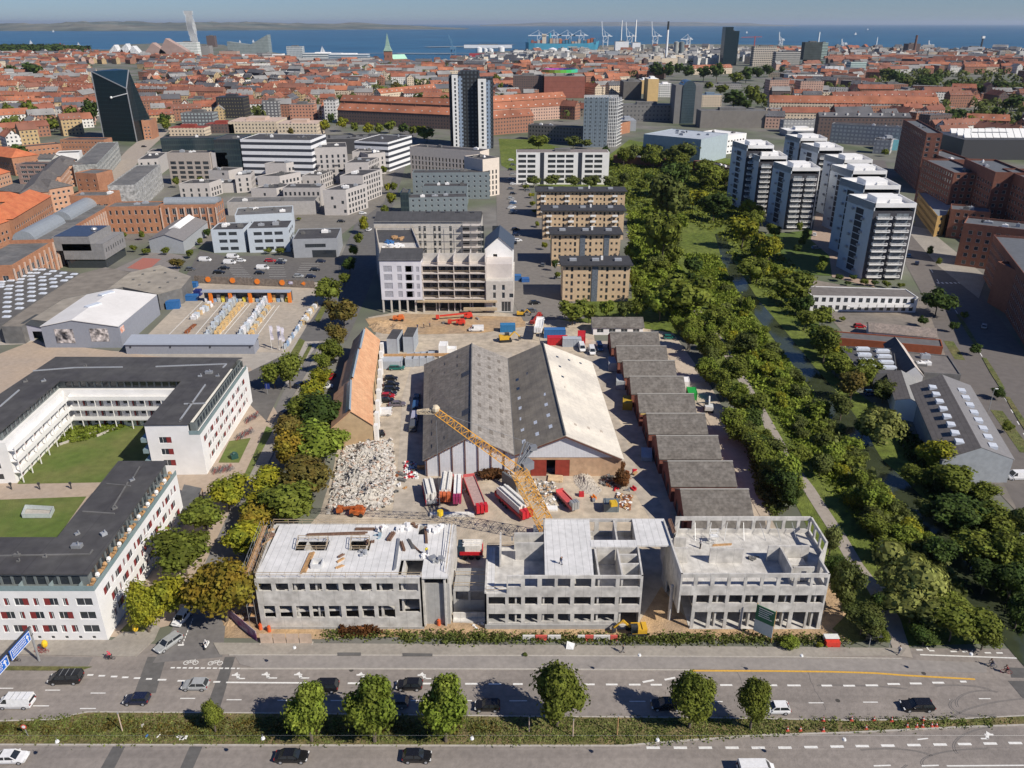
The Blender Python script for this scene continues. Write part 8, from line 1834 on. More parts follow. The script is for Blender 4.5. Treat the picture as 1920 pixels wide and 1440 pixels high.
bs([(1795,215,40,30,'dark'),(1840,225,36,30,'dark'),(1870,215,30,34,'dark'),(1820,230,40,22,'green'),(1900,190,40,30,'dark'),(1780,232,26,20,'green'),(1650,258,30,18,'green'),(1785,262,20,12,'green'),(1660,285,16,14,'green')],'tree around the orange roofed school at the upper right','trees by the orange roofed school')
bs([(1760,562,66,62,'dark'),(1730,600,20,24,'dark'),(1545,490,22,24,'green'),(1512,440,20,26,'green'),(1500,425,14,24,'green'),(1540,500,18,24,'bright'),(1495,465,18,20,'dark'),(1505,452,16,22,'green'),(1570,465,10,10,'green')],'tree on the lawn near the white balcony towers','trees near the white towers')
bs([(1600,520,16,12,'dark'),(1620,528,18,12,'green'),(1640,530,16,12,'dark'),(1662,532,18,12,'green'),(1575,520,18,12,'dark'),(1690,534,16,14,'green'),(1590,530,14,10,'dark'),(1560,600,14,12,'green'),(1580,598,14,12,'green')],'low bush before the white balcony tower','bushes below the white towers')
bs([(330,340,16,20,'green'),(375,338,14,18,'green'),(265,440,12,18,'green'),(290,448,16,16,'green'),(275,470,20,14,'green'),(310,470,16,16,'green'),(355,475,18,18,'green'),(331,493,28,18,'brown'),(232,440,14,14,'green'),(250,465,14,14,'green'),(485,330,12,14,'dark'),(563,335,12,14,'green'),(340,470,8,8,'green'),(560,410,10,8,'green'),(503,470,16,10,'green'),(525,470,20,12,'green'),(388,436,16,20,'dark'),(375,452,12,14,'green'),(115,380,18,14,'green')],'small tree between the brick halls and the office blocks','trees between the halls and offices')
bs([(1000,338,30,22,'mid'),(1035,338,30,24,'mid'),(1075,340,34,24,'mid'),(1110,338,40,30,'mid'),(1145,340,36,30,'mid'),(1170,335,26,26,'mid'),(1010,265,40,24,'green'),(1075,265,36,24,'mid'),(1100,268,20,18,'mid'),(985,350,14,12,'green'),(997,365,14,12,'yellow'),(998,382,14,12,'yellow'),(1003,395,12,10,'green'),(1008,420,14,12,'yellow'),(1022,460,14,16,'yellow'),(1040,495,14,30,'dark'),(1045,515,12,16,'green')],'bush or tree beside the white slab block and yellow flats','planting around the yellow flats')
bs([(1074,580,66,62,'green'),(1105,585,30,40,'green'),(1138,575,30,44,'bright'),(1170,580,34,44,'mid'),(1195,575,34,50,'green'),(1195,520,34,56,'bright'),(1215,500,22,36,'green'),(1200,550,30,40,'green')],'leafy tree at the foot of the front yellow flats','trees at the foot of the yellow flats')
def band(center,de,n,smin,smax,cols,bq,y_sort=1):
 r=aZ(bq);bD=[]
 for i in RG(n):
  t=r.random()*(len(center)-1);k=int(t);f=t-k;a,b=center[k],center[min(k+1,len(center)-1)]
  x,y=a[0]+(b[0]-a[0])*f,a[1]+(b[1]-a[1])*f;wd=(de[k]+(de[min(k+1,len(de)-1)]-de[k])*f)
  sc=.30+.70*min(1,max(0,(y-280))/700)
  x+=r.uniform(-.5,.5)*wd;s=r.uniform(smin,smax)*sc
  bD.append((x,y+r.uniform(-6,6),s,s*r.uniform(.9,1.35),r.choice(cols)))
 return bD
W1=[(1225,330),(1250,380),(1250,430),(1255,490),(1275,540),(1300,600),(1330,650),(1365,720),(1400,790),(1440,850),(1480,930)]
bs(band(W1,[70,70,70,90,90,66,56,50,46,42,36],84,44,78,['green','bright','green','mid','dark'],3),'broadleaf tree in the strip between the site and the river','trees left of the river path')
W2=[(1400,360),(1410,410),(1430,450),(1455,510),(1500,580),(1545,640),(1600,710)]
bs(band(W2,[50,50,70,90,80,60,60],44,44,76,['yellow','green','green','bright','dark'],8),'tree on the far bank, below the white towers','trees on the far river bank')
bs(band([(1160,285),(1230,290),(1310,320),(1370,350)],[60,90,110,90],32,56,96,['green','mid','dark','mid','green'],9),'park tree at the head of the green corridor','trees at the head of the green corridor')
BIG=[(1254,370,74,96,'mid'),(1245,440,80,110,'green'),(1262,330,60,70,'dark'),(1300,370,54,44,'yellow'),(1340,385,66,56,'dark'),(1276,290,60,50,'mid'),(1330,322,66,50,'green'),(1285,545,110,110,'green'),(1240,560,70,80,'bright'),(1395,430,60,66,'yellow'),(1440,460,66,70,'yellow'),(1410,500,60,60,'green'),(1490,540,72,72,'green'),(1550,640,60,80,'green'),(1600,720,70,76,'brown'),(1570,680,60,60,'green'),(1403,570,24,70,'bright'),(1185,470,34,44,'bright'),(1350,600,60,70,'green'),(1375,690,66,70,'green'),(1420,760,70,76,'green'),(1445,840,66,70,'mid'),(1475,905,60,60,'green'),(1560,850,56,60,'bright'),(1640,930,76,84,'bright'),(1640,985,70,66,'green'),(1560,1010,44,70,'weed'),(1590,1090,70,130,'mid'),(1620,1160,84,90,'mid'),(1570,1060,50,60,'dark'),(1650,1130,40,60,'dark'),(1655,1190,36,44,'green'),(1400,640,46,54,'mid')]
bs(BIG,'large riverside tree with a full crown','large riverside trees')
WL=[(1700,1075,150,130,'willow','broad weeping willow with pale hanging foliage beside the path'),(1655,790,90,96,'willow','yellow green willow beside the dark roofed workshop'),(1715,1130,110,90,'willow','lower weeping willow before the broad one')]
for cx,cy,w_,h_,c_,lb in WL:b4(cx,cy,w_,h_,c_,'willow',label=lb,name='willow_tree')
bs([(1760,1030,70,76,'dark'),(1735,955,50,56,'mid'),(1540,870,50,56,'mid'),(1500,850,46,50,'green'),(1665,1030,60,66,'green'),(1700,1000,54,60,'bright'),(1630,690,50,56,'green'),(1660,730,50,56,'mid'),(1580,760,50,60,'mid'),(1620,800,50,56,'dark')],'tree standing close to the water between path and river bank','trees close to the water')
bs([(1790,610,20,26,'dark'),(1808,590,16,20,'green'),(1830,655,22,26,'dark'),(1872,735,26,30,'dark'),(1745,470,16,20,'dark'),(1760,490,14,18,'green'),(1705,420,14,18,'green'),(1660,395,14,18,'dark'),(1890,800,26,30,'green')],'small street tree on the strips of the avenue','trees along the avenue')
bs([(1745,1150,90,90,'mid'),(1790,1165,110,110,'green'),(1835,1170,90,100,'green'),(1770,1130,90,70,'green'),(1850,1185,60,80,'green'),(1735,1190,60,60,'dark')],'rounded dense tree of the clump at the end of the river path','clump of trees by the road end of the river path')
bs([(1760,850,84,90,'yellow'),(1790,900,90,90,'green'),(1720,890,60,60,'green'),(1845,920,60,60,'green'),(1800,960,100,90,'dark'),(1860,970,90,90,'green'),(1830,1020,100,100,'green'),(1890,1030,90,110,'green'),(1900,1090,80,100,'dark'),(1850,1080,80,90,'dark'),(1915,980,60,80,'mid'),(1800,850,60,66,'yellow'),(1915,1140,60,90,'dark')],'tall tree on the right bank between river and workshop','trees on the right river bank')
rq5=aZ(15);RV=[(1310,500),(1365,580),(1420,660),(1480,740),(1530,810),(1580,880),(1630,950),(1690,1020)]
for i in RG(105):
 t=rq5.random()*6.99;k=int(t);q=lp(RV[k],RV[k+1],t-k);c_=rq5.choice(['bright','weed','mid','green','yellow']);s_=rq5.uniform(1.2,3.4)
 b6(*G(q[0]+rq5.uniform(-38,46),q[1]),s_,s_*rq5.uniform(.9,1.7),c_,CN[c_]+' shrub in the open strip between the path and the river',CN[c_]+' shrubs in the riverside strip')
a5([(1290,480),(1340,480),(1372,545),(1420,620),(1475,690),(1520,745),(1557,800),(1592,860),(1632,915),(1668,955),(1700,1000),(1735,1050),(1700,1060),(1600,960),(1500,840),(1400,700)],4600,.2,1.5,.55,bh['bright'],'riverside_scrub',1,ba=2.2)
a5([(1540,780),(1590,860),(1630,910),(1670,955),(1700,1005),(1740,1050),(1800,1115),(1770,1120),(1690,1030),(1610,930)],1800,.5,2.6,.8,bh['weed'],'reeds',2,ba=1.8)
a5([(1130,305),(1200,275),(1370,310),(1400,420),(1500,510),(1530,640),(1440,560),(1340,440),(1240,390),(1180,400)],2600,.2,1.6,.7,bh['green'],'undergrowth',13,ba=2.2)
a5([(1180,400),(1190,560),(1260,600),(1330,660),(1310,560),(1250,470),(1230,390)],1300,.3,1.6,.8,bh['bright'],'undergrowth',3,ba=2)
a5([(1680,800),(1780,900),(1925,1030),(1925,1200),(1905,1140),(1800,1010),(1735,900)],2200,.5,2.5,.8,bh['dark'],'undergrowth',4,ba=2)
a5([(600,1189),(640,1186),(700,1190),(860,1188),(1000,1193),(1200,1194),(1400,1192),(1520,1196),(1590,1200),(1590,1207),(1300,1206),(1000,1203),(830,1207),(760,1204),(740,1196),(600,1198)],850,.05,.8,.35,bh['mid'],'roadside_weeds',5,ba=1.1)
a5([(640,1180),(700,1180),(710,1190),(640,1192)],160,.3,1.3,.4,bh['rust'],'dry_weeds',6,ba=.7)
a5([(0,1356),(150,1343),(1100,1349),(1340,1350),(1900,1348),(1900,1358),(1600,1370),(1200,1393),(900,1394),(0,1392)],2600,.02,.16,.26,bh['weed'],'median_weeds',7,ba=.8,z0=.15)
a5([(0,1362),(480,1350),(900,1352),(960,1375),(500,1380),(0,1378)],420,.05,.45,.3,bh['brown'],'median_weeds',12,ba=.9,z0=.15)
a5([(112,832),(135,805),(235,796),(232,802),(182,818),(150,828)],500,.3,1,.5,bh['bright'],'planting_bed',8,ba=.8)
a5([(1405,850),(1440,860),(1470,960),(1450,970),(1425,930)],500,.2,1.4,.5,bh['weed'],'dry_brush',9,ba=1.2)
b6(*G(1480,1212),2,2.1,'bright','round bright green bush at the pavement edge below the billboard')
b6(*G(1537,1213),.8,.9,'yellow','small yellow green bush by the pavement')
b6(*G(985,1230),.6,.6,'mid','tiny tuft of green on the pavement edge below the middle concrete block')
b6(*G(922,892),4.4,2.8,'rust','brown leafed bush at the foot of the corrugated gable',kind='round')
b6(*G(1166,912),2.6,4.4,'rust','rusty red bush beside the brick gable',kind='egg')
b6(*G(1163,885),1.4,3.2,'rust','smaller reddish bush behind the rusty red one',kind='egg')
df.sort(key=lambda t:-t['_s'])
far=df[285:];vs,fs,mi,bW=[],[],[],[]
for t in far:
 for ch in t.children:
  if not ch.name.startswith('crown'):continue
  me=ch.data;m_=me.materials[0]
  if m_ not in bW:bW.append(m_)
  M=Matrix.LocRotScale(t.location,t.rotation_euler,(1,1,1))@Matrix.LocRotScale(ch.location,ch.rotation_euler,ch.scale);k=len(vs)
  vs+=[TU(M@v_.co)for v_ in me.vertices]
  for p in me.polygons:fs.append(TU(k+i for i in p.vertices));mi.append(bW.index(m_))
if far:
 me=bpy.data.meshes.new('distant_trees');me.from_pydata(vs,[],fs)
 for m_ in bW:me.materials.append(m_)
 me.polygons.foreach_set('material_index',mi);o=bpy.data.objects.new('distant_trees',me);ca.objects.link(o);aE(o,kind='stuff')
for t in far:
 for ch in list(t.children):bpy.data.objects.remove(ch)
 bpy.data.objects.remove(t)
for t in df[:285]:del t['_s']
dn=flat('m258',(.02,.02,.02),.8);RIM=flat('m259',(.35,.35,.36),.4);CARG=flat('m260',(.02,.025,.03),.12,0,.8)
LAMPW=flat('m261',(.7,.7,.68),.2);LAMPR=flat('m262',(.30,.02,.02),.3);
el={'hatch':(4.1,1.78,1.48,.92,(.26,.42,.86,.97)),'sedan':(4.7,1.82,1.44,.90,(.25,.41,.72,.88)),'estate':(4.8,1.84,1.48,.92,(.25,.40,.90,.98)),'suv':(4.7,1.90,1.68,1.02,(.24,.38,.90,.98)),'mini':(3.85,1.74,1.42,.92,(.28,.42,.90,.98)),'van':(5.2,1.98,1.98,1.12,(.12,.26,.97,.995)),'mpv':(5.1,1.95,1.90,1.10,(.15,.30,.96,.995)),'taxi':(4.5,1.82,1.55,.95,(.22,.38,.9,.98))}
def dW(kind,dc,bG=None):
 L_,W_,H_,hz,st=el[kind];mb=MB();X=lambda f:-L_/2+f*L_;b=.28
 cf=[(X(0),W_*.36,b+.18,hz*.62),(X(.03),W_*.46,b,hz*.78),(X(.10),W_*.5,b-.04,hz*.90),(X(st[0]),W_*.5,b-.06,hz),(X(.5),W_*.5,b-.06,hz*1.02),(X(.85),W_*.5,b-.06,hz*1.03),(X(.97),W_*.47,b,hz*1),(X(1),W_*.40,b+.2,hz*.80)]
 def bQ(s_):
  x,w_,z0,z1=s_;zm=lerp(z0,z1,.55)
  return[(x,-w_*.9,z0),(x,-w_,zm),(x,-w_*.93,z1),(x,w_*.93,z1),(x,w_,zm),(x,w_*.9,z0)]
 for a,c in zip(cf,cf[1:]):
  A,B=bQ(a),bQ(c)
  for i in RG(6):k=(i+1)%6;mb.face([A[i],B[i],B[k],A[k]][::-1])
 mb.face(bQ(cf[0])).face(bQ(cf[-1])[::-1])
 r0,r1=X(st[1]),X(st[2]);rw=W_*.39;zr=H_
 mb.ak([(r0,-rw),(r1,-rw),(r1,rw),(r0,rw)],zr-.07,zr,aS=1)
 if kind=='van':
  for s_ in(-1,1):
   q=[(X(.34),s_*W_*.475,hz),(X(.985),s_*W_*.475,hz),(r1,s_*(rw+.015),zr-.05),(X(.34),s_*(rw+.015),zr-.05)];mb.face(q if s_<0 else q[::-1])
  mb.face([(X(.99),-W_*.46,hz),(X(.99),W_*.46,hz),(r1+.02,rw,zr-.05),(r1+.02,-rw,zr-.05)])
 for xx0,xx1 in((X(st[0]),r0),(X(st[3]),r1),(X(.58),X(.58))):
  for s_ in(-1,1):mb.ad((xx0,s_*W_*.44,hz),(xx1,s_*rw*.98,zr-.04),.09)
 body=mb.bme('body',[dc])
 g=MB();z0=hz*.97;w0=W_*.445;w1=rw*.97;xs=[(X(st[0]),z0,w0),(r0,zr-.06,w1),(r1,zr-.06,w1),(X(st[3]),z0,w0)]
 for(xa,za,wa),(xc,zc_,wc)in zip(xs,xs[1:]):g.face([(xa,-wa,za),(xc,-wc,zc_),(xc,wc,zc_),(xa,wa,za)][::-1])
 for s_ in(-1,1):q=[(xa,s_*wa,za)for xa,za,wa in xs];g.face(q if s_>0 else q[::-1])
 dG=g.bme('windows',[CARG])
 wmb=MB();wmb.at((0,-.11,0),(0,.11,0),.33,n=14);wmb.at((0,-.125,0),(0,.125,0),.2,n=10,mi=1);wheel=wmb.bme('wheel',[dn,RIM])
 hl=MB();hl.af(0,0,0,.22,.36,.15);hl=hl.bme('headlight',[LAMPW]);tl=MB();tl.af(0,0,0,.12,.28,.22);tl=tl.bme('tail_light',[LAMPR])
 mi=MB();mi.af(0,0,0,.18,.2,.14);mi=mi.bme('mirror',[dc])
 return L_,W_,H_,hz,st,body,dG,wheel,hl,tl,mi
d7={}
en=dict(black=(.012,.012,.014),navy=(.015,.02,.045),silver=(.36,.37,.37),white=(.74,.74,.74),red=(.38,.015,.02),grey=(.10,.105,.11),blue=(.04,.10,.22),teal=(.02,.14,.12),lilac=(.38,.38,.48),mauve=(.14,.12,.14))
def dc(c):
 m=flat('m263'+c,en[c],.22,0,.7);return m
def car(px,py,kind,aV,head,label,group=None,z=.03,a6=1,world=None,name=None):
 k=(kind,aV)
 x,y=world or G(px,py,.5)
 nm=name or({'van':'van','mpv':'people_carrier'}.get(kind,'car'))
 t=ae(nm,(x,y,z),label,{'van':'van'}.get(kind,'car'),group,R(head+180))
 if k not in d7:d7[k]=dW(kind,dc(aV))
 L_,W_,H_,hz,st,body,dG,wheel,hl,tl,mi=d7[k]
 aM('body',body,t);aM('windows',dG,t)
 for fx in(.18,.80):
  for s_ in(-1,1):aM('wheel',wheel,t,(-L_/2+fx*L_,s_*W_*.44,.33))
 if a6:
  for s_ in(-1,1):
   aM('headlight',hl,t,(-L_/2+.12,s_*W_*.36,hz*.62));aM('tail_light',tl,t,(L_/2-.06,s_*W_*.38,hz*.72));aM('mirror',mi,t,(-L_/2+L_*(st[0]+.06),s_*W_*.54,hz))
 return t
c1=car(124,1273,'mpv','black',182,'black people carrier with a green and blue sticker on its side, on the left lanes')
mb=MB().af(.9,1,.55,.9,.03,.75);o=mb.aa('green_sticker',flat('m264',(.02,.16,.08)),bH=1,uv=0);aM('sticker',o,c1);mb=MB().af(.2,1,.95,1.5,.03,.2);o=mb.aa('pale_stripe',flat('m265',(.15,.35,.55)),bH=1,uv=0);aM('stripe',o,c1)
for z_ in(-.4,.5,1.4):mb=MB().af(z_,0,1.9,.05,1.5,.05);aM('roof_bar',mb.bme('roof_bar',av),c1)
c2=car(31,1318,'van','white',180,'white delivery van with roof bars at the left edge of the road')
for z_ in(-.2,.7,1.6):mb=MB().af(z_,0,1.98,.05,1.6,.06);aM('roof_bar',mb.bme('roof_bar',av),c2)
car(257,1312,'mini','navy',181,'dark blue compact car just above the grass median, left of the sapling')
car(367,1285,'hatch','silver',180,'silver hatchback with a dark roof passing the dark road patches')
car(607,1288,'suv','black',180,'black high car half hidden by the first full median tree')
car(768,1285,'hatch','black',180,'black hatchback with red tail lights above the close row of median trees')
car(914,1324,'mini','black',180,'black compact car driving into the shadow of the tall median tree')
car(737,1318,'estate','grey',180,'grey blue car almost hidden between two median trees')
car(1250,1322,'estate','black',180,'dark car almost hidden in the shadow left of the pointed median tree')
car(1455,1329,'hatch','white',180,'white hatchback right of the slim median tree')
car(1720,1324,'estate','black',180,'black estate car alone on the right part of the road')
car(20,1421,'sedan','white',2,'white car with a black bonnet on the lower lanes at the left edge')
car(547,1419,'sedan','black',0,'black saloon on the lower lanes, left of the other black car')
car(782,1419,'hatch','black',0,'black hatchback on the lower lanes, right of the saloon')
car(1418,1445,'van','white',0,'white vehicle roof at the very bottom edge of the photo')
car(316,1206,'estate','silver',-122,'silver estate car turning out of the side street')
car(342,1158,'taxi','white',-100,'white car waiting in the side street under the yellow trees')
for x,y,c_,k_,lb in((733,711,'black','hatch','topmost black car of the parked row beside the terracotta house'),(734,722,'black','sedan','second black car of the parked row'),(734,731,'black','estate','third black car of the parked row, right above the red one by two'),(731,739,'black','hatch','black car directly above the red parked car'),(727,744,'red','hatch','red car in the parked row beside the terracotta house'),(725,752,'black','hatch','black car directly below the red parked car')):
 car(x,y-1,k_,c_,3,lb,'cars parked beside the terracotta house')
car(745,758,'sedan','mauve',8,'big dark purple grey car at the end of the parked row');car(717,775,'van','white',182,'white panel van parked below the row of dark cars');car(704,816,'estate','black',-162,'black car with an open tailgate above the rubble heap')
car(744,690,'estate','teal',4,'dark green car beside the grey cabins');
for x,y,c_,h_,lb in((631,658,'black',70,'dark car under the street trees, uppermost behind the terracotta house'),(627,667,'navy',70,'dark blue car behind the terracotta house'),(623,679,'black',70,'black car above the red one behind the terracotta house'),(621,706,'red',75,'red car parked behind the terracotta house'),(611,725,'white',10,'white car below the red one behind the terracotta house'),(563,722,'navy',60,'dark car on the side street by the car park'),(536,775,'navy',62,'dark blue car shaded on the side street'),(692,431,'white',75,'white car on the wide street below the grey flats')):
 car(x,y,'hatch',c_,h_,lb,a6=0)
for x,y,c_,k_,h_,lb in((780,763,'blue','van',92,'blue van in the shade left of the twin hall'),(778,783,'lilac','van',92,'pale lilac truck body in the shade left of the twin hall'),(775,800,'grey','van',92,'grey truck left of the twin hall'),(781,745,'navy','estate',92,'dark car in the shade of the twin hall'),(1091,653,'white','van',-88,'white van before the blue one'),):
 car(x,y,k_,c_,h_,lb,a6=0)
car(1110,659,'van','white',-90,'white van beside the blue van near the sheds');car(1124,652,'van','blue',-88,'blue van parked at the corner of the sheds');car(1255,633,'hatch','teal',0,'light teal car under the trees at the end of the sheds');car(1497+412,894,'van','white',182,'white van by the dark garage at the right edge');car(1636,738,'estate','blue',0,'blue car in the shade of the workshop annex');car(1612,612,'hatch','red',0,'dark red car behind the speckled hut')
for x,y,c_,k_,lb in((385,488,'white','van','white van with red roof lamp at the left end of the car park'),(357,505,'grey','hatch','grey car at the left end of the car park'),(437,482,'white','van','white van in the top row of the car park, left one'),(431,493,'white','van','white van in the second row of the car park'),(452,489,'white','hatch','white car right of the two white vans'),(420,503,'black','sedan','black car left of the painted bays'),(411,511,'black','estate','black car nearest the board fence, left one'),(507,489,'red','estate','red car in the top row of the car park'),(526,493,'navy','hatch','dark car right of the red one'),(529,489,'silver','hatch','silver car behind the dark one'),(493,503,'white','van','white van in the middle of the car park'),(487,512,'black','hatch','black car below the white van in the middle'),(602,490,'navy','hatch','dark blue car in the top right of the car park'),(591,506,'black','hatch','black car below the dark blue one'),(560,518,'silver','hatch','silver car near the board fence on the right'),(583,519,'navy','hatch','blue grey car near the board fence, rightmost')):car(x,y,k_,c_,0,lb,'cars in the car park',a6=0)
for x,y,c_,h_,lb in((966,455,'black',85,'black car right of the unfinished housing, uppermost'),(967,440,'navy',85,'dark blue car right of the unfinished housing'),(963,396,'blue',0,'blue car beside the cream flats'),(961,388,'white',0,'white car beside the cream flats'),(962,378,'white',0,'second white car beside the cream flats'),(967,430,'black',20,'black car in the bays left of the yellow flats'),(968,441,'navy',15,'navy car in the bays left of the yellow flats'),(971,451,'white',10,'white car in the bays left of the yellow flats'),(985,345,'white',20,'white car by the white slab block'),(990,357,'grey',20,'grey car by the white slab block'),(1003,568,'black',15,'black car in the shade left of the front yellow flats'),(997,583,'grey',10,'grey car in the shade at the site entrance'),(1018,497,'grey',80,'dark car along the hedge of the yellow flats'),(1048,518,'silver',85,'silver car between two yellow flats'),(1719,494,'navy',60,'dark blue car crossing at the junction of the avenue'),(1704,480,'blue',65,'blue car in the shadow on the avenue'),(1600,483,'silver',10,'silver car on the paving between the white towers'),(1530,465,'silver',5,'silver car on the lawn edge by the white towers'),(1527,440,'white',70,'white van by the small shed at the white towers'),(1845,612,'silver',60,'pale car on the shaded avenue'),(270,275,'black',0,'black car on the pale street by the black tower'),(640,415,'black',0,'dark car at the mouth of the wide street'),(680,400,'white',5,'white van at the mouth of the wide street')):
 car(x,y,'hatch',c_,h_,lb,a6=0)
for i in RG(12):
 x=958+(i%2)*4;y=300+i*9;car(x,y,'hatch',['white','grey','black','silver','blue'][i%5],5,'car in the long parking row left of the white slab block','parking row by the slab block',a6=0)
ci=flat('m266',(.52,.02,.03),.35);TWH=ac('m267',(.70,.68,.64),.1,2,stripe=('u',1,.2,.08))
def bj(p0,p1,w_,h_,deckm,label,load=None,loadh=1.6,c5=ci,cab=1,bc=6,dV=ci,name='truck_trailer',endm=None):
 a,b=ab(G(*p0,.8)),ab(G(*p1,.8));L_=(b-a).length;aI=atan2((b-a).y,(b-a).x);c=(a+b)/2;t=ae(name,(c.x,c.y,0),label,'truck',None,aI);org=(0,0,0)
 def bl(mb,nm,m_):o=mb.aa(nm,m_,t,aq=org);o.location=(0,0,0);return o
 mb=MB().af(0,0,h_-.35,L_,w_,.35);bl(mb,'deck',deckm);mb=MB();[mb.af(0,s_*w_*.48,h_-.5,L_,.12,.75)for s_ in(-1,1)];mb.af(-L_/2,0,h_-.4,.15,w_,1.1);bl(mb,'side_rail',dV)
 for k in RG(3):
  for s_ in(-1,1):mb=MB().at((-L_*.3+k*1.3,s_*w_*.46-.15,.5),(-L_*.3+k*1.3,s_*w_*.46+.15,.5),.5,n=12);bl(mb,'wheel',dn)
 if load:
  mb=MB()
  for k in RG(bc):mb.af(-.3+(k%2)*.2,(k-(bc-1)/2)*w_*.9/bc,h_,L_*(.85-.04*(k%3)),w_*.8/bc,loadh*(.8+.2*((k*5)%3)/2))
  bl(mb,'load',load)
 if cab:
  mb=MB()
  for k in RG(3):mb.af(L_/2-.3,(k-1)*w_*.33,h_-.4,1.4,w_*.27,1.8)
  bl(mb,'tail_frames' if cab=='frames' else 'cab',c5)
 return t
bj((879,897),(904,961),2.6,1.3,ac('m268',(.40,.28,.26),.15,2),'long empty red low loader trailer between the white trucks','',cab='frames',dV=flat('m269',(.50,.10,.10)))
bj((938,925),(988,970),2.8,1.2,bp,'long trailer carrying stacked white panels, red lamps at its end',TWH,2.2,cab='frames')
bj((802,911),(810,946),2.6,1.3,av,'leftmost white loaded trailer in the yard below the corrugated gable',TWH,2,cab=0);bj((840,897),(834,940),2.6,1.3,av,'white loaded trailer with an orange front, second from the left',TWH,2,cab='frames',c5=ac('m270',(.55,.13,.05),.2,2));bj((859,900),(857,944),1.8,1.3,av,'narrow white and crimson trailer right of the orange fronted one',aC,1.6,cab='frames',c5=flat('m271',(.30,.03,.10)),bc=2)
bj((1049,925),(1078,955),1.8,1.3,flat('m272',(.55,.09,.09)),'faded red loading ramp in the middle of the yard','',cab='frames',dV=flat('m272',(.55,.09,.09)),c5=av)
bj((905,1036),(863,1036),2.6,1.6,ci,'dark red truck with a white load between the two left concrete blocks',TWH,1.8,cab='frames',c5=flat('m273',(.03,.05,.07)))
bj((1013,612),(1008,636),2.6,3.6,ag,'big white box lorry behind the twin hall','',cab='frames',c5=ag,dV=ag)
def aD(px,py,L_,w_,h_,aI,m_,label,name,cat,n=1,z=0):
 c=G(px,py,z);t=ae(name,(*c,z),label,cat,None,R(aI));
 for k in RG(n):
  mb=MB().af(0,0,k*h_/n,L_*(1-.02*k),w_,h_/n*.85,.01*k);
  for e in(-1,1):mb.af(e*L_*.35,0,k*h_/n,.15,w_*1.03,h_/n*.9)
  o=mb.aa('panel' if n>1 else 'body',m_,t,aq=(0,0,0));o.location=(0,0,0)
 return t
aD(848,967,9.5,1.1,.7,0,TWH,'long white beam lying across the yard below the trailers','concrete_beam','beam',2)
aD(956,915,5.2,.5,3.6,-52,flat('m274',(.13,.14,.15)),'dark grey panel standing upright beside the yellow crane','standing_panel','panel',1)
aD(826,880,11,.35,1.2,0,bp,'timber barrier along the foot of the corrugated gable','timber_barrier','barrier',2)
aD(1145,955,3.2,2.4,2.4,0,flat('m275',(.14,.17,.19)),'dark grey blue container with a yellow box at the right of the yard','container','container',1)
aD(1150,947,1.4,1.4,1,10,flat('m276',(.65,.42,.03)),'small yellow box beside the grey blue container','yellow_box','box',1,2.4)
aD(1090,930,1.1,1,1.1,0,ci,'small red generator beside the sand heap','generator','generator',1)
aD(1041,899,3.4,2.6,.5,-8,ac('m277',(.60,.45,.28),.2,1),'square stack of plywood boards before the red barn doors','plywood_stack','boards',3)
aD(1116,880,.9,.5,2.2,10,ag,'white upright tank against the brick gable','white_tank','tank',1)
aD(1022,880,5,.8,.6,3,av,'grey steel beams below the red barn doors','steel_beams','beams',3);aD(1030,888,4.6,.25,.25,3,cb,'dark single beam before the grey steel beams','dark_beam','beam',1)
aD(812,880,2.4,.5,.5,0,ag,'white beam at the foot of the corrugated gable','white_beam','beam',1);aD(930,885,1.8,1.2,.5,20,ag,'white wrapped bundle between the red trailer and the brown bush','white_bundle','bundle',2)
aD(1035,955,2.4,1.6,.5,0,ag,'white bags on the ground right of the crane foot','white_bags','bags',2)
def heap(name,label,cat,aB,h_,n,sz,bW,bq,flatb=0,z=.04):
 P=GG(aB);c=bX(P);r=aZ(bq);t=ae(name,(*c,0),label,cat);x0,x1=min(p[0]for p in P),max(p[0]for p in P);y0,y1=min(p[1]for p in P),max(p[1]for p in P)
 def ins(x,y):
  k=0
  for i in RG(len(P)):
   a,b=P[i],P[i-1]
   if(a[1]>y)!=(b[1]>y)and x<(b[0]-a[0])*(y-a[1])/(b[1]-a[1])+a[0]:k=not k
  return k
 def edge(x,y):return min(hypot(x-lp(P[i],P[i-1],s_/4)[0],y-lp(P[i],P[i-1],s_/4)[1])for i in RG(len(P))for s_ in RG(4))
 gx,gy=30,30;mb=MB();H_={}
 for i in RG(gx+1):
  for j in RG(gy+1):
   x,y=lerp(x0,x1,i/gx),lerp(y0,y1,j/gy);H_[i,j]=(x,y,(min(1,edge(x,y)/(h_*1.4+.5))*h_*(.55+.45*sin(x*.7+bq)*cos(y*.5))*r.uniform(.75,1.1))if ins(x,y)else-.05)
 for i in RG(gx):
  for j in RG(gy):
   q=[H_[i,j],H_[i+1,j],H_[i+1,j+1],H_[i,j+1]]
   if max(v_[2]for v_ in q)>0:mb.face(q)
 base=mb.aa('heap',bW[0],t,dY=0)
 if n:
  mb=MB();k=0
  while k<n:
   x,y=r.uniform(x0,x1),r.uniform(y0,y1)
   if not ins(x,y):continue
   k+=1;i,j=int((x-x0)/(x1-x0)*gx),int((y-y0)/(y1-y0)*gy);zz=max(0,H_[min(i,gx),min(j,gy)][2]);s_=r.uniform(.3,1)*sz;a=ab((r.uniform(-1,1),r.uniform(-1,1),r.uniform(-.4,.6))).normalized()
   p=ab((x,y,zz+.05));mb.ad(p-a*s_*.5,p+a*s_*.5,s_*r.uniform(.3,.9),s_*r.uniform(.15,.5),r.randrange(len(bW)-1))
  aE(mb.aa('chunks',bW[1:],t),kind='stuff')
 return t
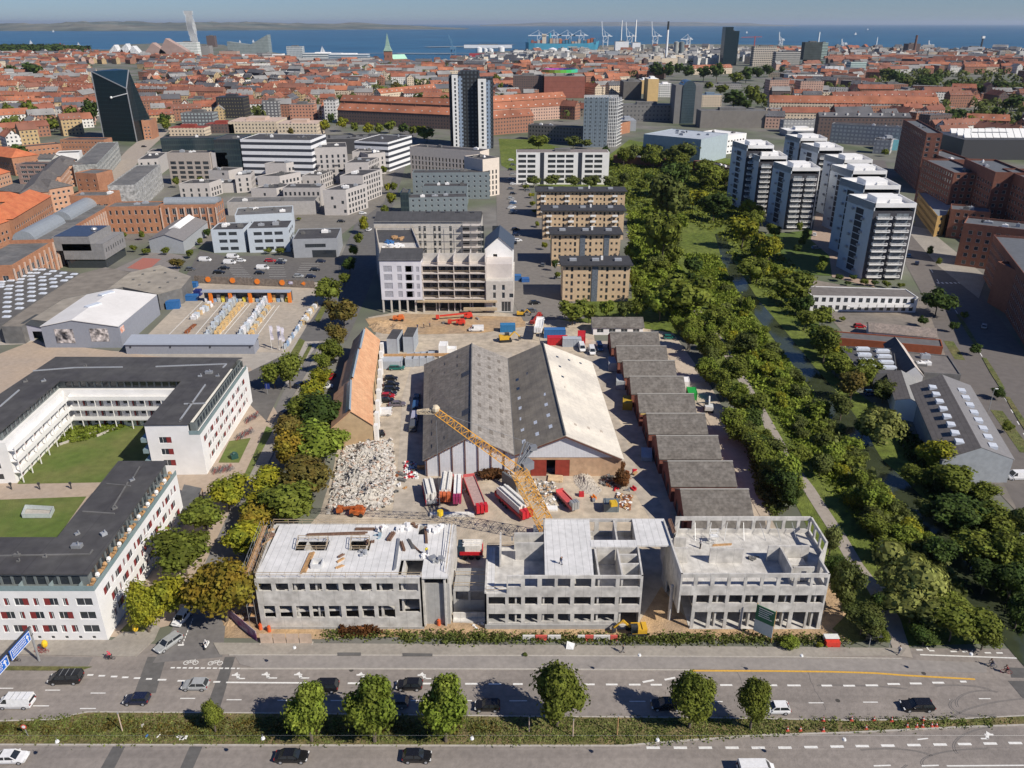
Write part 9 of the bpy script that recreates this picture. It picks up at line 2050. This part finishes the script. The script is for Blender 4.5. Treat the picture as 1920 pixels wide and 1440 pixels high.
RB1=ac('m278',(.46,.43,.38),.25,1.2);RB2=ac('m279',(.50,.46,.41),.12,2);RB3=ac('m280',(.62,.59,.55),.1,2);RB4=ac('m281',(.42,.30,.23),.2,2);RB5=flat('m282',(.10,.09,.08))
heap('rubble_heap','big heap of pale broken concrete rubble left of the yard','rubble',[(640,845),(670,828),(735,828),(742,900),(735,945),(700,958),(640,962),(612,965),(625,905)],2.6,3300,.85,[RB1,RB2,RB3,RB2,RB3,RB4,RB5,RB1],4)
SND=ac('m283',(.50,.45,.38),.12,1.5,aj=(.40,.36,.31),ao=.4,bJ=.5);heap('sand_heap','grey brown sand heap before the brick gable','sand',[(1072,880),(1090,872),(1105,890),(1128,920),(1118,932),(1095,925),(1075,905)],3.2,60,.5,[SND,SND,RB2],5)
heap('soil_heap','flat orange soil heap behind the terracotta house','soil',[(690,612),(705,600),(750,606),(775,622),(720,626)],2.2,0,1,[dm],6);heap('soil_heap','small orange soil heap at the left corner of the left concrete block','soil',[(410,1150),(440,1128),(468,1150),(455,1178),(420,1175)],1.6,30,.5,[dm,RB1,dm],8)
heap('debris_heap','scattered pale debris right of the yellow crane','debris',[(985,895),(1040,905),(1050,945),(1020,960),(990,930)],.7,220,.8,[ek,RB2,RB1,bp,ag,al],9)
heap('debris_heap','dark scrap metal beside the brick gable corner','debris',[(1130,880),(1150,885),(1152,915),(1128,910)],1.2,90,.9,[RB5,RB5,av,al,cv],10);heap('debris_heap','brown scrap heap near the grey blue container','debris',[(1158,925),(1185,930),(1182,958),(1155,950)],1,90,.9,[cv,cv,ag,bp,al],11)
heap('debris_heap','white and red goods in the shade at the corner of the twin hall','debris',[(758,868),(782,868),(784,898),(760,898)],1.2,80,.9,[ag,ag,ci,RB5],12)
rr=aZ(77)
for i in RG(34):
 x,y=rr.choice([(rr.uniform(740,760),rr.uniform(890,930)),(rr.uniform(985,1130),rr.uniform(880,965)),(rr.uniform(1140,1190),rr.uniform(880,960)),(rr.uniform(870,960),rr.uniform(880,925)),(rr.uniform(700,960),rr.uniform(598,620))]);c=G(x,y);mb=MB();m_=rr.choice([bp,ag,av,cv,ci,al,ORG]);mb.af(*c,0,rr.uniform(.5,2.2),rr.uniform(.3,.9),rr.uniform(.15,.6),rr.uniform(0,3)).af(c[0]+.3,c[1]+.2,.1,rr.uniform(.4,1.4),.3,rr.uniform(.2,.7),rr.uniform(0,3))
 aE(mb.aa('site_litter',m_,aq=(*c,0)),'small piece of building material lying on the yard','building material','small pieces of material on the yard')
def excavator(px,py,aI,aV,label,sc=1,reach=3.2):
 c=G(px,py);t=ae('excavator',(*c,.05),label,'excavator',None,R(aI));t.scale=(sc,)*3
 def bl(mb,nm,m_):o=mb.aa(nm,m_,t,aq=(0,0,0));o.location=(0,0,0)
 for s_ in(-1,1):mb=MB().af(0,s_*.95,.1,3,.5,.6).at((-1.5,s_*.95-.25,.4),(-1.5,s_*.95+.25,.4),.32,n=8).at((1.5,s_*.95-.25,.4),(1.5,s_*.95+.25,.4),.32,n=8);bl(mb,'track',dn)
 mb=MB().af(-.5,0,.8,2.8,2.2,.9).af(-1.5,0,1.2,.9,2,.7);bl(mb,'body',aV);mb=MB().af(.5,.6,.9,1.3,1,1.6);bl(mb,'cab',CARG)
 mb=MB().ad((.9,-.2,1.2),(2.6,-.2,3),.35).ad((2.6,-.2,3),(reach+1,-.2,1.4),.28);bl(mb,'arm',aV);mb=MB().af(reach+1,-.2,.5,.7,.9,.8);bl(mb,'bucket',aR);return t
DG=flat('m284',(.62,.36,.03));WHG=flat('m285',(.6,.6,.58))
excavator(1192,1188,182,DG,'small yellow digger on the bare soil between the middle and right blocks',.9);excavator(1328,770,80,WHG,'white digger on the gravel beside the sheds',1);excavator(948,640,10,DG,'yellow and black digger by the blue container behind the twin hall',1.1);excavator(977,592,0,DG,'small yellow digger at the foot of the unfinished housing',.8)
def dj(px,py,aV,label,L_=9,aI=14):
 c=G(px,py);t=ae('boom_lift',(*c,.05),label,'boom lift',None,R(aI))
 def bl(mb,nm,m_):o=mb.aa(nm,m_,t,aq=(0,0,0));o.location=(0,0,0)
 mb=MB().af(0,0,.5,3,2,.9).af(.4,0,1.4,1.6,1.2,.7);bl(mb,'chassis',aV)
 for x in(-1,1):
  for s_ in(-1,1):mb=MB().at((x,s_-.2,.45),(x,s_+.2,.45),.45,n=10);bl(mb,'wheel',dn)
 mb=MB().ad((1,0,2),(-L_,0,1.4),.5);bl(mb,'boom',aV);mb=MB().af(-L_-.8,0,.6,1.2,1.6,1);bl(mb,'basket',aV)
RD2=flat('m286',(.62,.05,.03));dj(878,597,RD2,'long red boom lift lying low before the unfinished housing',10,8);dj(864,609,RD2,'shorter red boom lift nearer the white pickup',3,-5);dj(750,601,flat('m287',(.62,.16,.04)),'orange tank trailer under the sheeted housing corner',1,0);dj(671,965,flat('m287',(.62,.16,.04)),'orange low machine at the edge of the rubble heap',3,-6);dj(1010,598,flat('m288',(.35,.04,.03)),'dark red crane arm beside the white lorry',6,70)
car(893,618,'van','white',182,'white pickup like van on the site road behind the hall')
CG=ac('m289',(.40,.43,.47),.06,1,stripe=('u',.5,.1,.3))
for x,y,L_,a,lb in((742,656,8.5,85,'left one of two stacked site cabins with dark roofs'),(771,652,8.5,87,'right one of two stacked site cabins with dark roofs')):
 t=container(x,y,L_,a,CG,lb,h=5.4,w_=3.2)
 mb=MB().af(0,0,5.4,L_*.98,3.1,.1);o=mb.aa('roof',bV,t,aq=(0,0,0));o.location=(0,0,0)
for i,(x,y)in EN(((735,688),(770,684),(782,683),(795,682),(806,681))):container(x,y-2,5.5,90,CG,['leftmost','second','third','fourth','rightmost'][i]+' grey site cabin of the front cabin row',h=2.7,w_=2.4 if i else 6.5)
aD(770,668,24,.8,.9,2,bp,'long timber gangway deck before the upper cabins','gangway','gangway',1,2.4)
for x,y,L_,a,c_,h_,lb in((832,667,4,88,ag,4.2,'tall white cabin behind the left hall'),(848,664,2.4,88,ag,2.4,'small white box beside the tall white cabin'),(952,621,5,2,flat('m290',(.03,.18,.38)),2.6,'blue cabin on the site road behind the halls'),(1090,640,6,85,ci,2.8,'red container behind the sheds corner'),(1148,690,5,85,CG,2.8,'grey green tank beside the sheds, upper one'),(1163,724,5.5,83,ac('m291',(.40,.42,.43),.1,1),2.8,'grey tank beside the sheds, lower one'),(1176,762,5,82,flat('m292',(.42,.28,.03)),2.2,'ochre yellow skip in the shade beside the sheds'),(1296,745,4,85,flat('m293',(.02,.32,.05)),2.4,'bright green container at the right end of a shed'),(1283,722,4,84,ag,2,'white tarpaulin box above the green container'),(1212,856,5,82,flat('m294',(.35,.45,.5)),1.2,'pale blue slab in the shade beside the sheds'),(1040,632,7,0,dT,3,'blue roofed container behind the white lorry'),(1045,645,6.5,2,ci,2.6,'red container below the blue roofed one'),(1072,648,6,0,CG,2.8,'grey container row by the red ones'),(970,525,3,0,dT,2.2,'blue skip in the car park bays, upper one'),(985,528,3,5,flat('m295',(.04,.13,.36)),1.6,'blue tarpaulin covered skip right of the upper one')):container(x,y,L_,a,c_,lb,h=h_)
WB=flat('m296',(.62,.60,.58));RBR=flat('m297',(.55,.10,.08))
mb=None
for i,(x0,x1,m_)in EN(((980,1003,WB),(1004,1026,RBR),(1027,1052,WB),(1083,1097,WB),(1097,1113,RBR),(1113,1144,WB),(1144,1158,RBR))):
 a,b=G(x0,1199),G(x1,1199);t=MB();t.ak([(a[0],a[1]-.15),(b[0]-.05,a[1]-.15),(b[0]-.05,a[1]+.15),(a[0],a[1]+.15)],.05,.9,aS=1);[t.af(lerp(a[0],b[0],f),a[1],0,.25,.8,.15)for f in(.2,.8)]
 aE(t.aa('road_barrier',m_,aq=(a[0],a[1],0)),('red' if m_ is RBR else 'white')+' plastic barrier before the middle concrete block, '+['first','second','third','fourth','fifth','sixth','last'][i]+' from the left','barrier','plastic barriers before the middle block')
for i in RG(4):
 a,b=G(489+i*24.5,1207),G(512.5+i*24.5,1207);t=ae('mesh_fence_panel',(a[0],a[1],0),'plywood covered fence panel at the left front corner of the site','fence','fence panels at the site corner');m2=MB();m2.af((a[0]+b[0])/2,a[1],.15,b[0]-a[0]-.05,.06,2);m2.aa('panel',ac('m298',(.52,.40,.31),.15,1),t);m2=MB();[m2.af(p,a[1],0,.15,.8,.15)for p in(a[0],b[0])];m2.aa('foot',dl,t)
t=ae('graffiti_hoarding',(*G(455,1180),0),'leaning hoarding with pink and purple graffiti at the corner of the left block','hoarding');a,b=ab(G(425,1155)),ab(G(482,1203));d=(b-a).normalized();n=ab((-d.y,d.x))*.1;mb=MB().ak([TU(a),TU(b),TU(b+n),TU(a+n)],0,2.2,aS=1).aa('panel',ac('m299',(.45,.38,.40),.2,2,aj=(.28,.08,.18),ao=.8,cp=.5),t)
for x,y,lb in((489,1180,'left orange site barrel at the corner of the left block'),(505,1184,'right orange site barrel at the corner of the left block'),(823,1172,'orange gas bottle before the gap between left and middle blocks')):
 c=G(x,y);mb=MB().at((*c,0),(*c,1.1),.35,.3,10).at((*c,1.1),(*c,1.35),.12,.1,8);aE(mb.aa('orange_barrel',flat('m300',(.62,.12,.04)),aq=(*c,0)),lb,'barrel')
c=G(896,1174);aL('white_sack','white sack before the gap between the left and middle blocks','sack',896,1174,0,ag,4,.8)
t=ae('tent',(*G(1565,1207),0),'small red and white striped tent beside the pavement on the right','tent');c=G(1565,1207);mb=MB().af(c[0]-.6,c[1]-.3,0,2.3,1.1,1).aa('red_cloth',RD2,t);mb=MB().face([(c[0]-1.8,c[1]-.3,1.3),(c[0]+.6,c[1]-.3,1.3),(c[0]+.8,c[1]+1.3,1),(c[0]-1.6,c[1]+1.3,1)]).af(c[0]-.5,c[1]+.8,0,2.3,.8,1).aa('white_cloth',aC,t)
t=ae('bus_shelter',(*G(1648,1215),0),'dark glass bus shelter under the trees by the path','shelter');c=G(1648,1216);mb=MB().af(c[0],c[1]+.8,2.3,3.6,1.6,.12).aa('roof',aR,t);mb=MB().af(c[0],c[1]+1.5,.1,3.5,.06,2.2).aa('glass_wall',CARG,t);mb=MB();[mb.ad((c[0]+x,c[1]+.1,0),(c[0]+x,c[1]+.1,2.3),.1)for x in(-1.7,1.7)];mb.aa('post',av,t)
cm=MB();cm.af(0,0,0,.5,.5,.06);cm.at((0,0,.06),(0,0,.35),.2,.13,10);cmw=MB();cmw.at((0,0,.35),(0,0,.55),.135,.09,10);cm2=MB();cm2.at((0,0,.55),(0,0,.8),.09,.04,10)
COR=flat('m301',(.55,.09,.06));me_a=cm.bme('cone_base',COR);me_b=cmw.bme('white_band',WB);me_c=cm2.bme('cone_top',COR)
for x,y in((1543,1353),(1596,1352),(1638,1352),(1671,1353),(1730,1352),(1476,1371),(1500,1371),(1543,1372),(1623,1368),(1700,1364),(1718,1364),(1729,1364),(1746,1363),(1755,1363)):
 t=ae('traffic_cone',(*G(x,y),.17),'red and white traffic cone on the grass median','traffic cone','traffic cones on the median');aM('base',me_a,t);aM('white_band',me_b,t);aM('top',me_c,t)
ZC=8.5;yc=G(960,1384,ZC)[1]
t=ae('span_wire',(0,yc,0),'thin cable stretched along the median carrying the suspended lamps','cable');mb=MB().at((-80,yc,ZC+.5),(80,yc,ZC+.5),.008,n=4).aa('wire',av,t)
def eu(px,py,lb,z=ZC):
 c=G(px,py,z);t=ae('suspended_lamp',(c[0],c[1],z),lb,'street lamp','lamps hanging over the road');mb=MB().at((c[0],c[1],z-.1),(c[0],c[1],z+.15),.28,.2,12).bd((c[0],c[1],z-.12),.22,8,4,0,.6).aa('lamp_head',aC,t);mb=MB().at((c[0],c[1],z+.15),(c[0],c[1],z+.7),.03,n=5).aa('hanger',av,t)
for x,y,lb in((107,1390,'leftmost suspended lamp above the median'),(493,1384,'suspended lamp left of the close row of median trees'),(885,1384,'suspended lamp right of the close row of median trees'),(1233,1387,'suspended lamp over the median below the long tree shadow'),(1583,1386,'rightmost suspended lamp over the median end'),(552,1214,'suspended lamp over the pavement before the left concrete block'),(1199,1228,'suspended lamp over the cycle track before the middle block'),(1503,1229,'suspended lamp over the pavement by the round bush'),(1821,1226,'suspended lamp over the path junction on the right')):eu(x,y,lb,ZC if y>1300 else 7)
for i,(x,y0,y1,m_)in EN(((992,1374,1345,cX),(1074,1383,1350,cX),(1157,1380,1343,bp),(230,1372,1338,cX))):
 c=G(x,y0);h=ah(x,y0,y1);t=ae('median_post',(*c,.1),['pale thin post left of the tall median tree base','pale thin post right of the tall median tree','dark wooden post on the median right of the tall tree','thin leaning post on the left part of the median'][i],'post');mb=MB().at((*c,0),(*c,h),.09,.07,7).aa('shaft',m_,t);mb=MB().at((*c,h),(*c,h+.15),.12,n=7).aa('cap',av,t)
def street_lamp(px,py,yt,lb,arm=1.2):
 c=G(px,py);h=ah(px,py,yt);t=ae('street_lamp',(*c,0),lb,'street lamp');mb=MB().at((*c,0),(*c,h),.1,.06,7).ad((c[0],c[1],h),(c[0]+arm,c[1],h+.2),.08).aa('pole',av,t);mb=MB().af(c[0]+arm,c[1],h+.1,.8,.3,.15).aa('lamp_head',aC,t)
street_lamp(1636,1130,1103,'white headed street lamp by the river path');street_lamp(1853,772,730,'street lamp in the shade right of the workshop hall',.6);street_lamp(1012-0,640,600,'lamp mast beside the white lorry');street_lamp(1041,524,495,'lamp mast at the corner of the front yellow flats')
zg=6.2;a,b=ab(G(-30,1286,zg)),ab(G(62,1184,zg));d,n=DN(a,b);t=ae('sign_gantry',(*((a+b)/2),0),'blue overhead direction sign with white lettering on a gantry at the left edge','sign gantry')
def gp(u,v_,z,off=0):p=a+(b-a)*u+ab((d.y,-d.x))*off;return(p.x,p.y,z)
tilt=ab((d.y,-d.x))
mb=MB();BLS=flat('m302',(.01,.12,.50),.5)
for u0,u1 in((0,.47),(.52,.93)):
 q=[gp(u0,0,zg-.9,.05),gp(u1,0,zg-.9,.05),gp(u1,0,zg+.9,-.02),gp(u0,0,zg+.9,-.02)];m2=MB();m2.face(q);m2.face([(x-tilt.x*.1,y-tilt.y*.1,z)for x,y,z in q][::-1]);m2.aa('sign_panel',BLS,t)
 m3=MB();W_=lambda u,z,o=.08:gp(u0+(u1-u0)*u,0,z,o)
 for p,q2 in(((.02,zg+.82),(.98,zg+.82)),((.02,zg-.82),(.98,zg-.82)),((.02,zg-.82),(.02,zg+.82)),((.98,zg-.82),(.98,zg+.82))):m3.ad(W_(*p),W_(*q2),.07)
 r_=aZ(int(u0*9)+1)
 for row in(.35,-.05,-.45):
  u=.1
  while u<.72:
   wv=r_.uniform(.02,.045);m3.ad(W_(u,zg+row,.1),W_(u+wv*.2,zg+row+.26,.1),.06);m3.ad(W_(u,zg+row+.13,.1),W_(u+wv,zg+row+.13,.1),.06);u+=wv+.03
 m3.ad(W_(.85,zg-.6,.1),W_(.85,zg+.3,.1),.12);m3.ad(W_(.80,zg+.1,.1),W_(.85,zg+.5,.1),.1);m3.ad(W_(.90,zg+.1,.1),W_(.85,zg+.5,.1),.1);m3.aa('white_lettering',aC,t)
mb=MB().ad(gp(-.1,0,zg+.7,-.5),gp(1.02,0,zg+.7,-.5),.3).ad(gp(-.1,0,zg-.7,-.5),gp(1.02,0,zg-.7,-.5),.3);[mb.ad(gp(k/10,0,zg-.7,-.5),gp((k+1)/10,0,zg+.7,-.5),.12)for k in RG(-1,10)];mb.aa('truss',aR,t)
mb=MB().at(gp(1,0,0,-.5),gp(1,0,zg+.8,-.5),.18,n=8).aa('leg',av,t)
for x,y,lb in((88,1222,'yellow wrapped sign on the pavement by the left crossing'),(257,1192,'yellow wrapped sign at the small green corner of the white block')):
 c=G(x,y);t=ae('covered_sign',(*c,0),lb,'sign');mb=MB().at((*c,0),(*c,1),.05,n=6).aa('post',av,t);mb=MB().bd((c[0],c[1],1.7),.5,8,5,0,1.5).aa('yellow_cover',flat('m303',(.75,.48,.02)),t)
c=G(54,1382);t=ae('road_sign',(*c,.1),'small red and white round sign leaning on the left median','sign');mb=MB().at((*c,0),(c[0]-.2,c[1],2),.05,n=6).aa('post',av,t);mb=MB().at((c[0]-.2,c[1]-.08,2.1),(c[0]-.2,c[1]-.04,2.1),.42,n=14).aa('red_disc',RD2,t);mb=MB().at((c[0]-.2,c[1]-.1,2.1),(c[0]-.2,c[1]-.08,2.1),.27,n=14).aa('white_disc',aC,t)
c=G(502,740);t=ae('parking_sign',(*c,0),'dark blue parking sign at the car park exit','sign');h=3.4;mb=MB().at((*c,0),(*c,h),.07,n=6).aa('post',av,t);mb=MB().af(c[0]+.2,c[1],h-1.6,1.3,.1,1.6).aa('panel',flat('m304',(.01,.03,.18)),t)
for x,y,m_,lb in((276,1381,dT,'blue box in the grass of the left median'),(300,1379,ag,'white carton right of the blue box'),(268,1362,dl,'pale board lying on the median')):aL('litter',lb,'litter',x,y,.16,m_,2,.45)
c=G(340,1383);
for i in RG(7):q=G(334+rr.uniform(0,16),1381+rr.uniform(0,7));mb=MB();mb.af(*q,.16,rr.uniform(.2,.6),rr.uniform(.2,.5),.1,rr.uniform(0,3));aE(mb.aa('litter',ag,aq=(*q,.16)),'white scrap of litter lying in the left median grass','litter','white litter on the left median')
mb=MB();c=G(1069,1217);mb.face([(c[0]-.7,c[1]-.2,.2),(c[0]+.5,c[1]-.5,.35),(c[0]+.8,c[1]+.3,.9),(c[0]-.5,c[1]+.6,1.2)]).face([(c[0]-.7,c[1]-.2,.15),(c[0]+.5,c[1]-.5,.3),(c[0]+.8,c[1]+.3,.85),(c[0]-.5,c[1]+.6,1.15)][::-1]);aE(mb.aa('white_sheet',aC,aq=(*c,0)),'white plastic sheet caught at the hedge below the middle block','sheet')
def c7(name,aB,edges,aU,m,lev=1):
 me=bpy.data.meshes.new(name);me.from_pydata(aB,edges,[]);o=bpy.data.objects.new(name,me);ca.objects.link(o)
 md=o.modifiers.new('s','SKIN');md.use_smooth_shade=1
 for i,v_ in EN(me.skin_vertices[0].data):v_.radius=(aU[i],aU[i])if isinstance(aU[i],(int,float))else aU[i];v_.use_root=(i==0)
 sb=o.modifiers.new('u','SUBSURF');sb.levels=lev;sb.render_levels=lev
 bpy.context.view_layer.update();dg=bpy.context.evaluated_depsgraph_get();r=bpy.data.meshes.new_from_object(o.evaluated_get(dg));r.materials.clear();r.materials.append(m);bpy.data.objects.remove(o);return r
SKN=flat('m305',(.48,.28,.20),.6)
dJ={}
def pose(kind):
 if kind=='walk':hips,cU,cK,cV,cQ,dE,dA=(0,0,.95),(.16,.09,.52),(.30,.10,.08),(.02,-.09,.50),(-.26,-.09,.12),(.46,.11,.05),(-.12,-.10,.05);cn=(.02,0,1.32);ds=(.03,0,1.50);head=(.05,0,1.66);elL,haL,elR,haR=(-.08,.27,1.16),(.06,.27,.92),(.06,-.27,1.16),(.24,-.25,1)
 elif kind=='ride':hips,cU,cK,cV,cQ,dE,dA=(-.22,0,1),(.16,.11,.78),(.02,.11,.36),(.10,-.11,.62),(-.02,-.11,.16),(.16,.12,.33),(.12,-.12,.13);cn=(.05,0,1.36);ds=(.14,0,1.52);head=(.2,0,1.67);elL,haL,elR,haR=(.24,.25,1.2),(.42,.24,1.06),(.24,-.25,1.2),(.42,-.24,1.06)
 else:hips,cU,cK,cV,cQ,dE,dA=(0,0,.95),(.03,.10,.50),(.0,.11,.08),(.03,-.10,.50),(.0,-.11,.08),(.16,.13,.05),(.16,-.13,.05);cn=(0,0,1.32);ds=(0,0,1.50);head=(.02,0,1.66);elL,haL,elR,haR=(-.02,.27,1.14),(.06,.27,.90),(.10,-.27,1.16),(.26,-.18,1.12)
 hL,hR=(hips[0],.09,hips[2]-.02),(hips[0],-.09,hips[2]-.02);sL,sR=(cn[0],.19,cn[2]+.10),(cn[0],-.19,cn[2]+.10)
 P=[hips,cn,ds,head,sL,elL,haL,sR,elR,haR,hL,cU,cK,hR,cV,cQ,dE,dA,(head[0]+.02,0,head[2]+.09)]
 E_=[(0,1),(1,2),(2,3),(3,18),(1,4),(4,5),(5,6),(1,7),(7,8),(8,9),(0,10),(10,11),(11,12),(0,13),(13,14),(14,15),(12,16),(15,17)]
 aU=[.12,.13,.055,.095,.06,.042,.032,.06,.042,.032,.085,.055,.04,.085,.055,.04,.035,.035,.07]
 hands=[]
 for h_,e_ in((6,5),(9,8)):
  base=ab(P[h_]);d=(base-ab(P[e_])).normalized();s_=d.orthogonal().normalized()
  for k in RG(5):
   off=s_*((k-2)*.02);P.append(TU(base+off+d*(.05 if k else .02)+(s_*.03 if k==0 else ab())));E_.append((h_,len(P)-1));aU.append(.012)
   P.append(TU(ab(P[-1])+d*(.05-.004*abs(k-2))+ab((.02,0,-.01))));E_.append((len(P)-2,len(P)-1));aU.append(.009)
 body=c7('body',P,E_,aU,SKN)
 jP=[hips,cn,(ds[0],0,ds[2]-.04),sL,elL,TU(ab(elL).lerp(ab(haL),.85)),sR,elR,TU(ab(elR).lerp(ab(haR),.85))]
 tP=[(hips[0],0,hips[2]+.05),hL,cU,TU(ab(cU).lerp(ab(cK),.88)),hR,cV,TU(ab(cV).lerp(ab(cQ),.88))]
 return body,(jP,[(0,1),(1,2),(1,3),(3,4),(4,5),(1,6),(6,7),(7,8)],[(.17,.14),(.19,.15),.08,.085,.062,.05,.085,.062,.05]),(tP,[(0,1),(1,2),(2,3),(0,4),(4,5),(5,6)],[.15,.11,.078,.06,.11,.078,.06]),(cK,dE,cQ,dA),head
PM={}
def person(px,py,kind,b3,jac,tro,dC,label,z=.05,name='person',world=None,helmet=0):
 if kind not in dJ:dJ[kind]=pose(kind)
 body,J,T_,F_,H_=dJ[kind];c=world or G(px,py,z);t=ae(name,(c[0],c[1],z),label,'person',None,R(b3));aM('body',body,t)
 for nm,D_,aV in(('jacket',J,jac),('trousers',T_,tro)):
  k=(kind,nm,aV)
  if k not in PM:PM[k]=c7(nm,D_[0],D_[1],D_[2],flat('cloth_%.2f_%.2f_%.2f'%aV,aV,.9))
  aM(nm,PM[k],t)
 k=(kind,'hair',dC)
 if k not in PM:
  mb=MB().bd((H_[0]-.025,0,H_[2]+.06),.125,10,6,0,.85);PM[k]=mb.bme('hair',flat('hair_%.2f_%.2f_%.2f'%dC,dC,.8))
  mb=MB()
  for a,b in((F_[0],F_[1]),(F_[2],F_[3])):mb.ad((a[0]-.05,a[1],a[2]-.03),(b[0]+.05,b[1],b[2]),.1,.1)
  PM[(kind,'shoes')]=mb.bme('shoes',aR)
  mb=MB()
  for s_ in(-.035,.035):mb.bd((H_[0]+.095,s_,H_[2]+.02),.014,6,4)
  mb.af(H_[0]+.10,0,H_[2]-.065,.02,.05,.012);PM[(kind,'face')]=mb.aa('eyes_and_mouth',flat('m306',(.08,.03,.03)),bH=1,uv=0)
  mb=MB().ad((H_[0]+.08,0,H_[2]+.015),(H_[0]+.12,0,H_[2]-.03),.03);[mb.bd((H_[0]-.0,s_,H_[2]),.028,6,4)for s_ in(-.1,.1)];PM[(kind,'nose')]=mb.bme('nose_and_ears',SKN)
 aM('helmet' if helmet else 'hair',PM[k],t);aM('shoes',PM[(kind,'shoes')],t);aM('face',PM[(kind,'face')],t);aM('nose_and_ears',PM[(kind,'nose')],t);return t
bY,NV,cB,RDc,YLc,GYc=(.03,.03,.035),(.03,.05,.12),(.6,.6,.6),(.5,.05,.08),(.6,.5,.03),(.2,.2,.21)
HR=(.08,.05,.03)
person(1685,1226,'walk',200,cB,NV,HR,'pedestrian in a white top on the pavement by the path junction',.15)
person(1168,1224,'walk',170,bY,GYc,HR,'pedestrian in dark clothes on the pavement below the middle block',.15)
person(712,799,'stand',40,bY,NV,HR,'person in dark clothes walking below the white panel van',.05)
person(783,616,'stand',250,NV,NV,YLc,'site worker on the dirt road, leftmost of three',.08,helmet=1);person(795,615,'walk',200,bY,bY,cB,'site worker on the dirt road, middle one of three',.08,helmet=1);person(806,613,'stand',90,GYc,bY,RDc,'site worker on the dirt road, rightmost of three',.08,helmet=1)
person(1313,1028,'stand',200,cB,bY,cB,'worker in white standing on the right concrete block near the platform',8.02,helmet=1);person(714,1000,'stand',90,NV,bY,cB,'worker in blue near the back of the left concrete deck',10.72,helmet=1);person(800,1040,'walk',300,YLc,NV,cB,'worker in a yellow vest on the right part of the left deck',10.72,helmet=1);person(1052,1058,'walk',120,bY,NV,cB,'worker on the white roof slab of the middle concrete block',11.2,helmet=1);person(821,948,'stand',0,(.6,.2,.04),NV,cB,'worker in orange beside the hanging yellow hook',.05,helmet=1)
def cP(px,py,b3,label,m_=0,scooter=None):
 c=G(px,py,.1)
 if scooter:
  t=ae('scooter',(*c,.05),label,'scooter',None,R(b3))
  def bl(mb,nm,m2):o=mb.aa(nm,m2,t,aq=(0,0,0));o.location=(0,0,0)
  for x in(-.6,.6):mb=MB().at((x,-.06,.26),(x,.06,.26),.26,n=12);bl(mb,'wheel',dn)
  mb=MB().ad((-.7,0,.6),(.1,0,.45),.34,.4).ad((.1,0,.35),(.5,0,.35),.3,.1).ad((.45,0,.35),(.35,0,1),.3,.14);bl(mb,'body',scooter);mb=MB().ad((.35,-.3,1.05),(.35,.3,1.05),.05);bl(mb,'handlebar',aR);return t
 o=bpy.data.objects.new('bicycle',BM[m_]);ca.objects.link(o);o.location=(*c,.05);o.rotation_euler=(0,0,R(b3));return aE(o,label,'bicycle')
def cO(px,py,b3,jac,tro,hc,lb,blb,scooter=None,m_=0):
 c=G(px,py,.1);o=cP(px,py,b3,blb,m_,scooter);return person(0,0,'ride',b3,jac,tro,hc,lb,-.02,world=(c[0],c[1]),helmet=1)
cO(207,1236,181,RDc,bY,(.6,.02,.1),'rider in a bright red jacket on the cycle track at the left crossing','dark bicycle ridden by the rider in red')
cO(388,1213,262,cB,GYc,cB,'rider in white on a scooter entering the side street','white scooter at the mouth of the side street',scooter=aC)
cO(1858,1250,165,bY,NV,HR,'front one of two cyclists on the right cycle track','bicycle of the front cyclist on the right',m_=2);cO(1886,1262,165,(.2,.04,.04),bY,HR,'rear cyclist with a dark red jacket on the right cycle track','bicycle of the rear cyclist on the right',m_=1)
cO(30,1240,182,(.45,.2,.15),bY,bY,'cyclist passing behind the blue overhead sign','bicycle of the cyclist behind the blue sign',m_=0)
for x,y,lb in((76,1221,'bicycle lying against the yellow sign on the left pavement'),(82,1225,'second bicycle beside the yellow sign')):cP(x,y,20,lb,1)
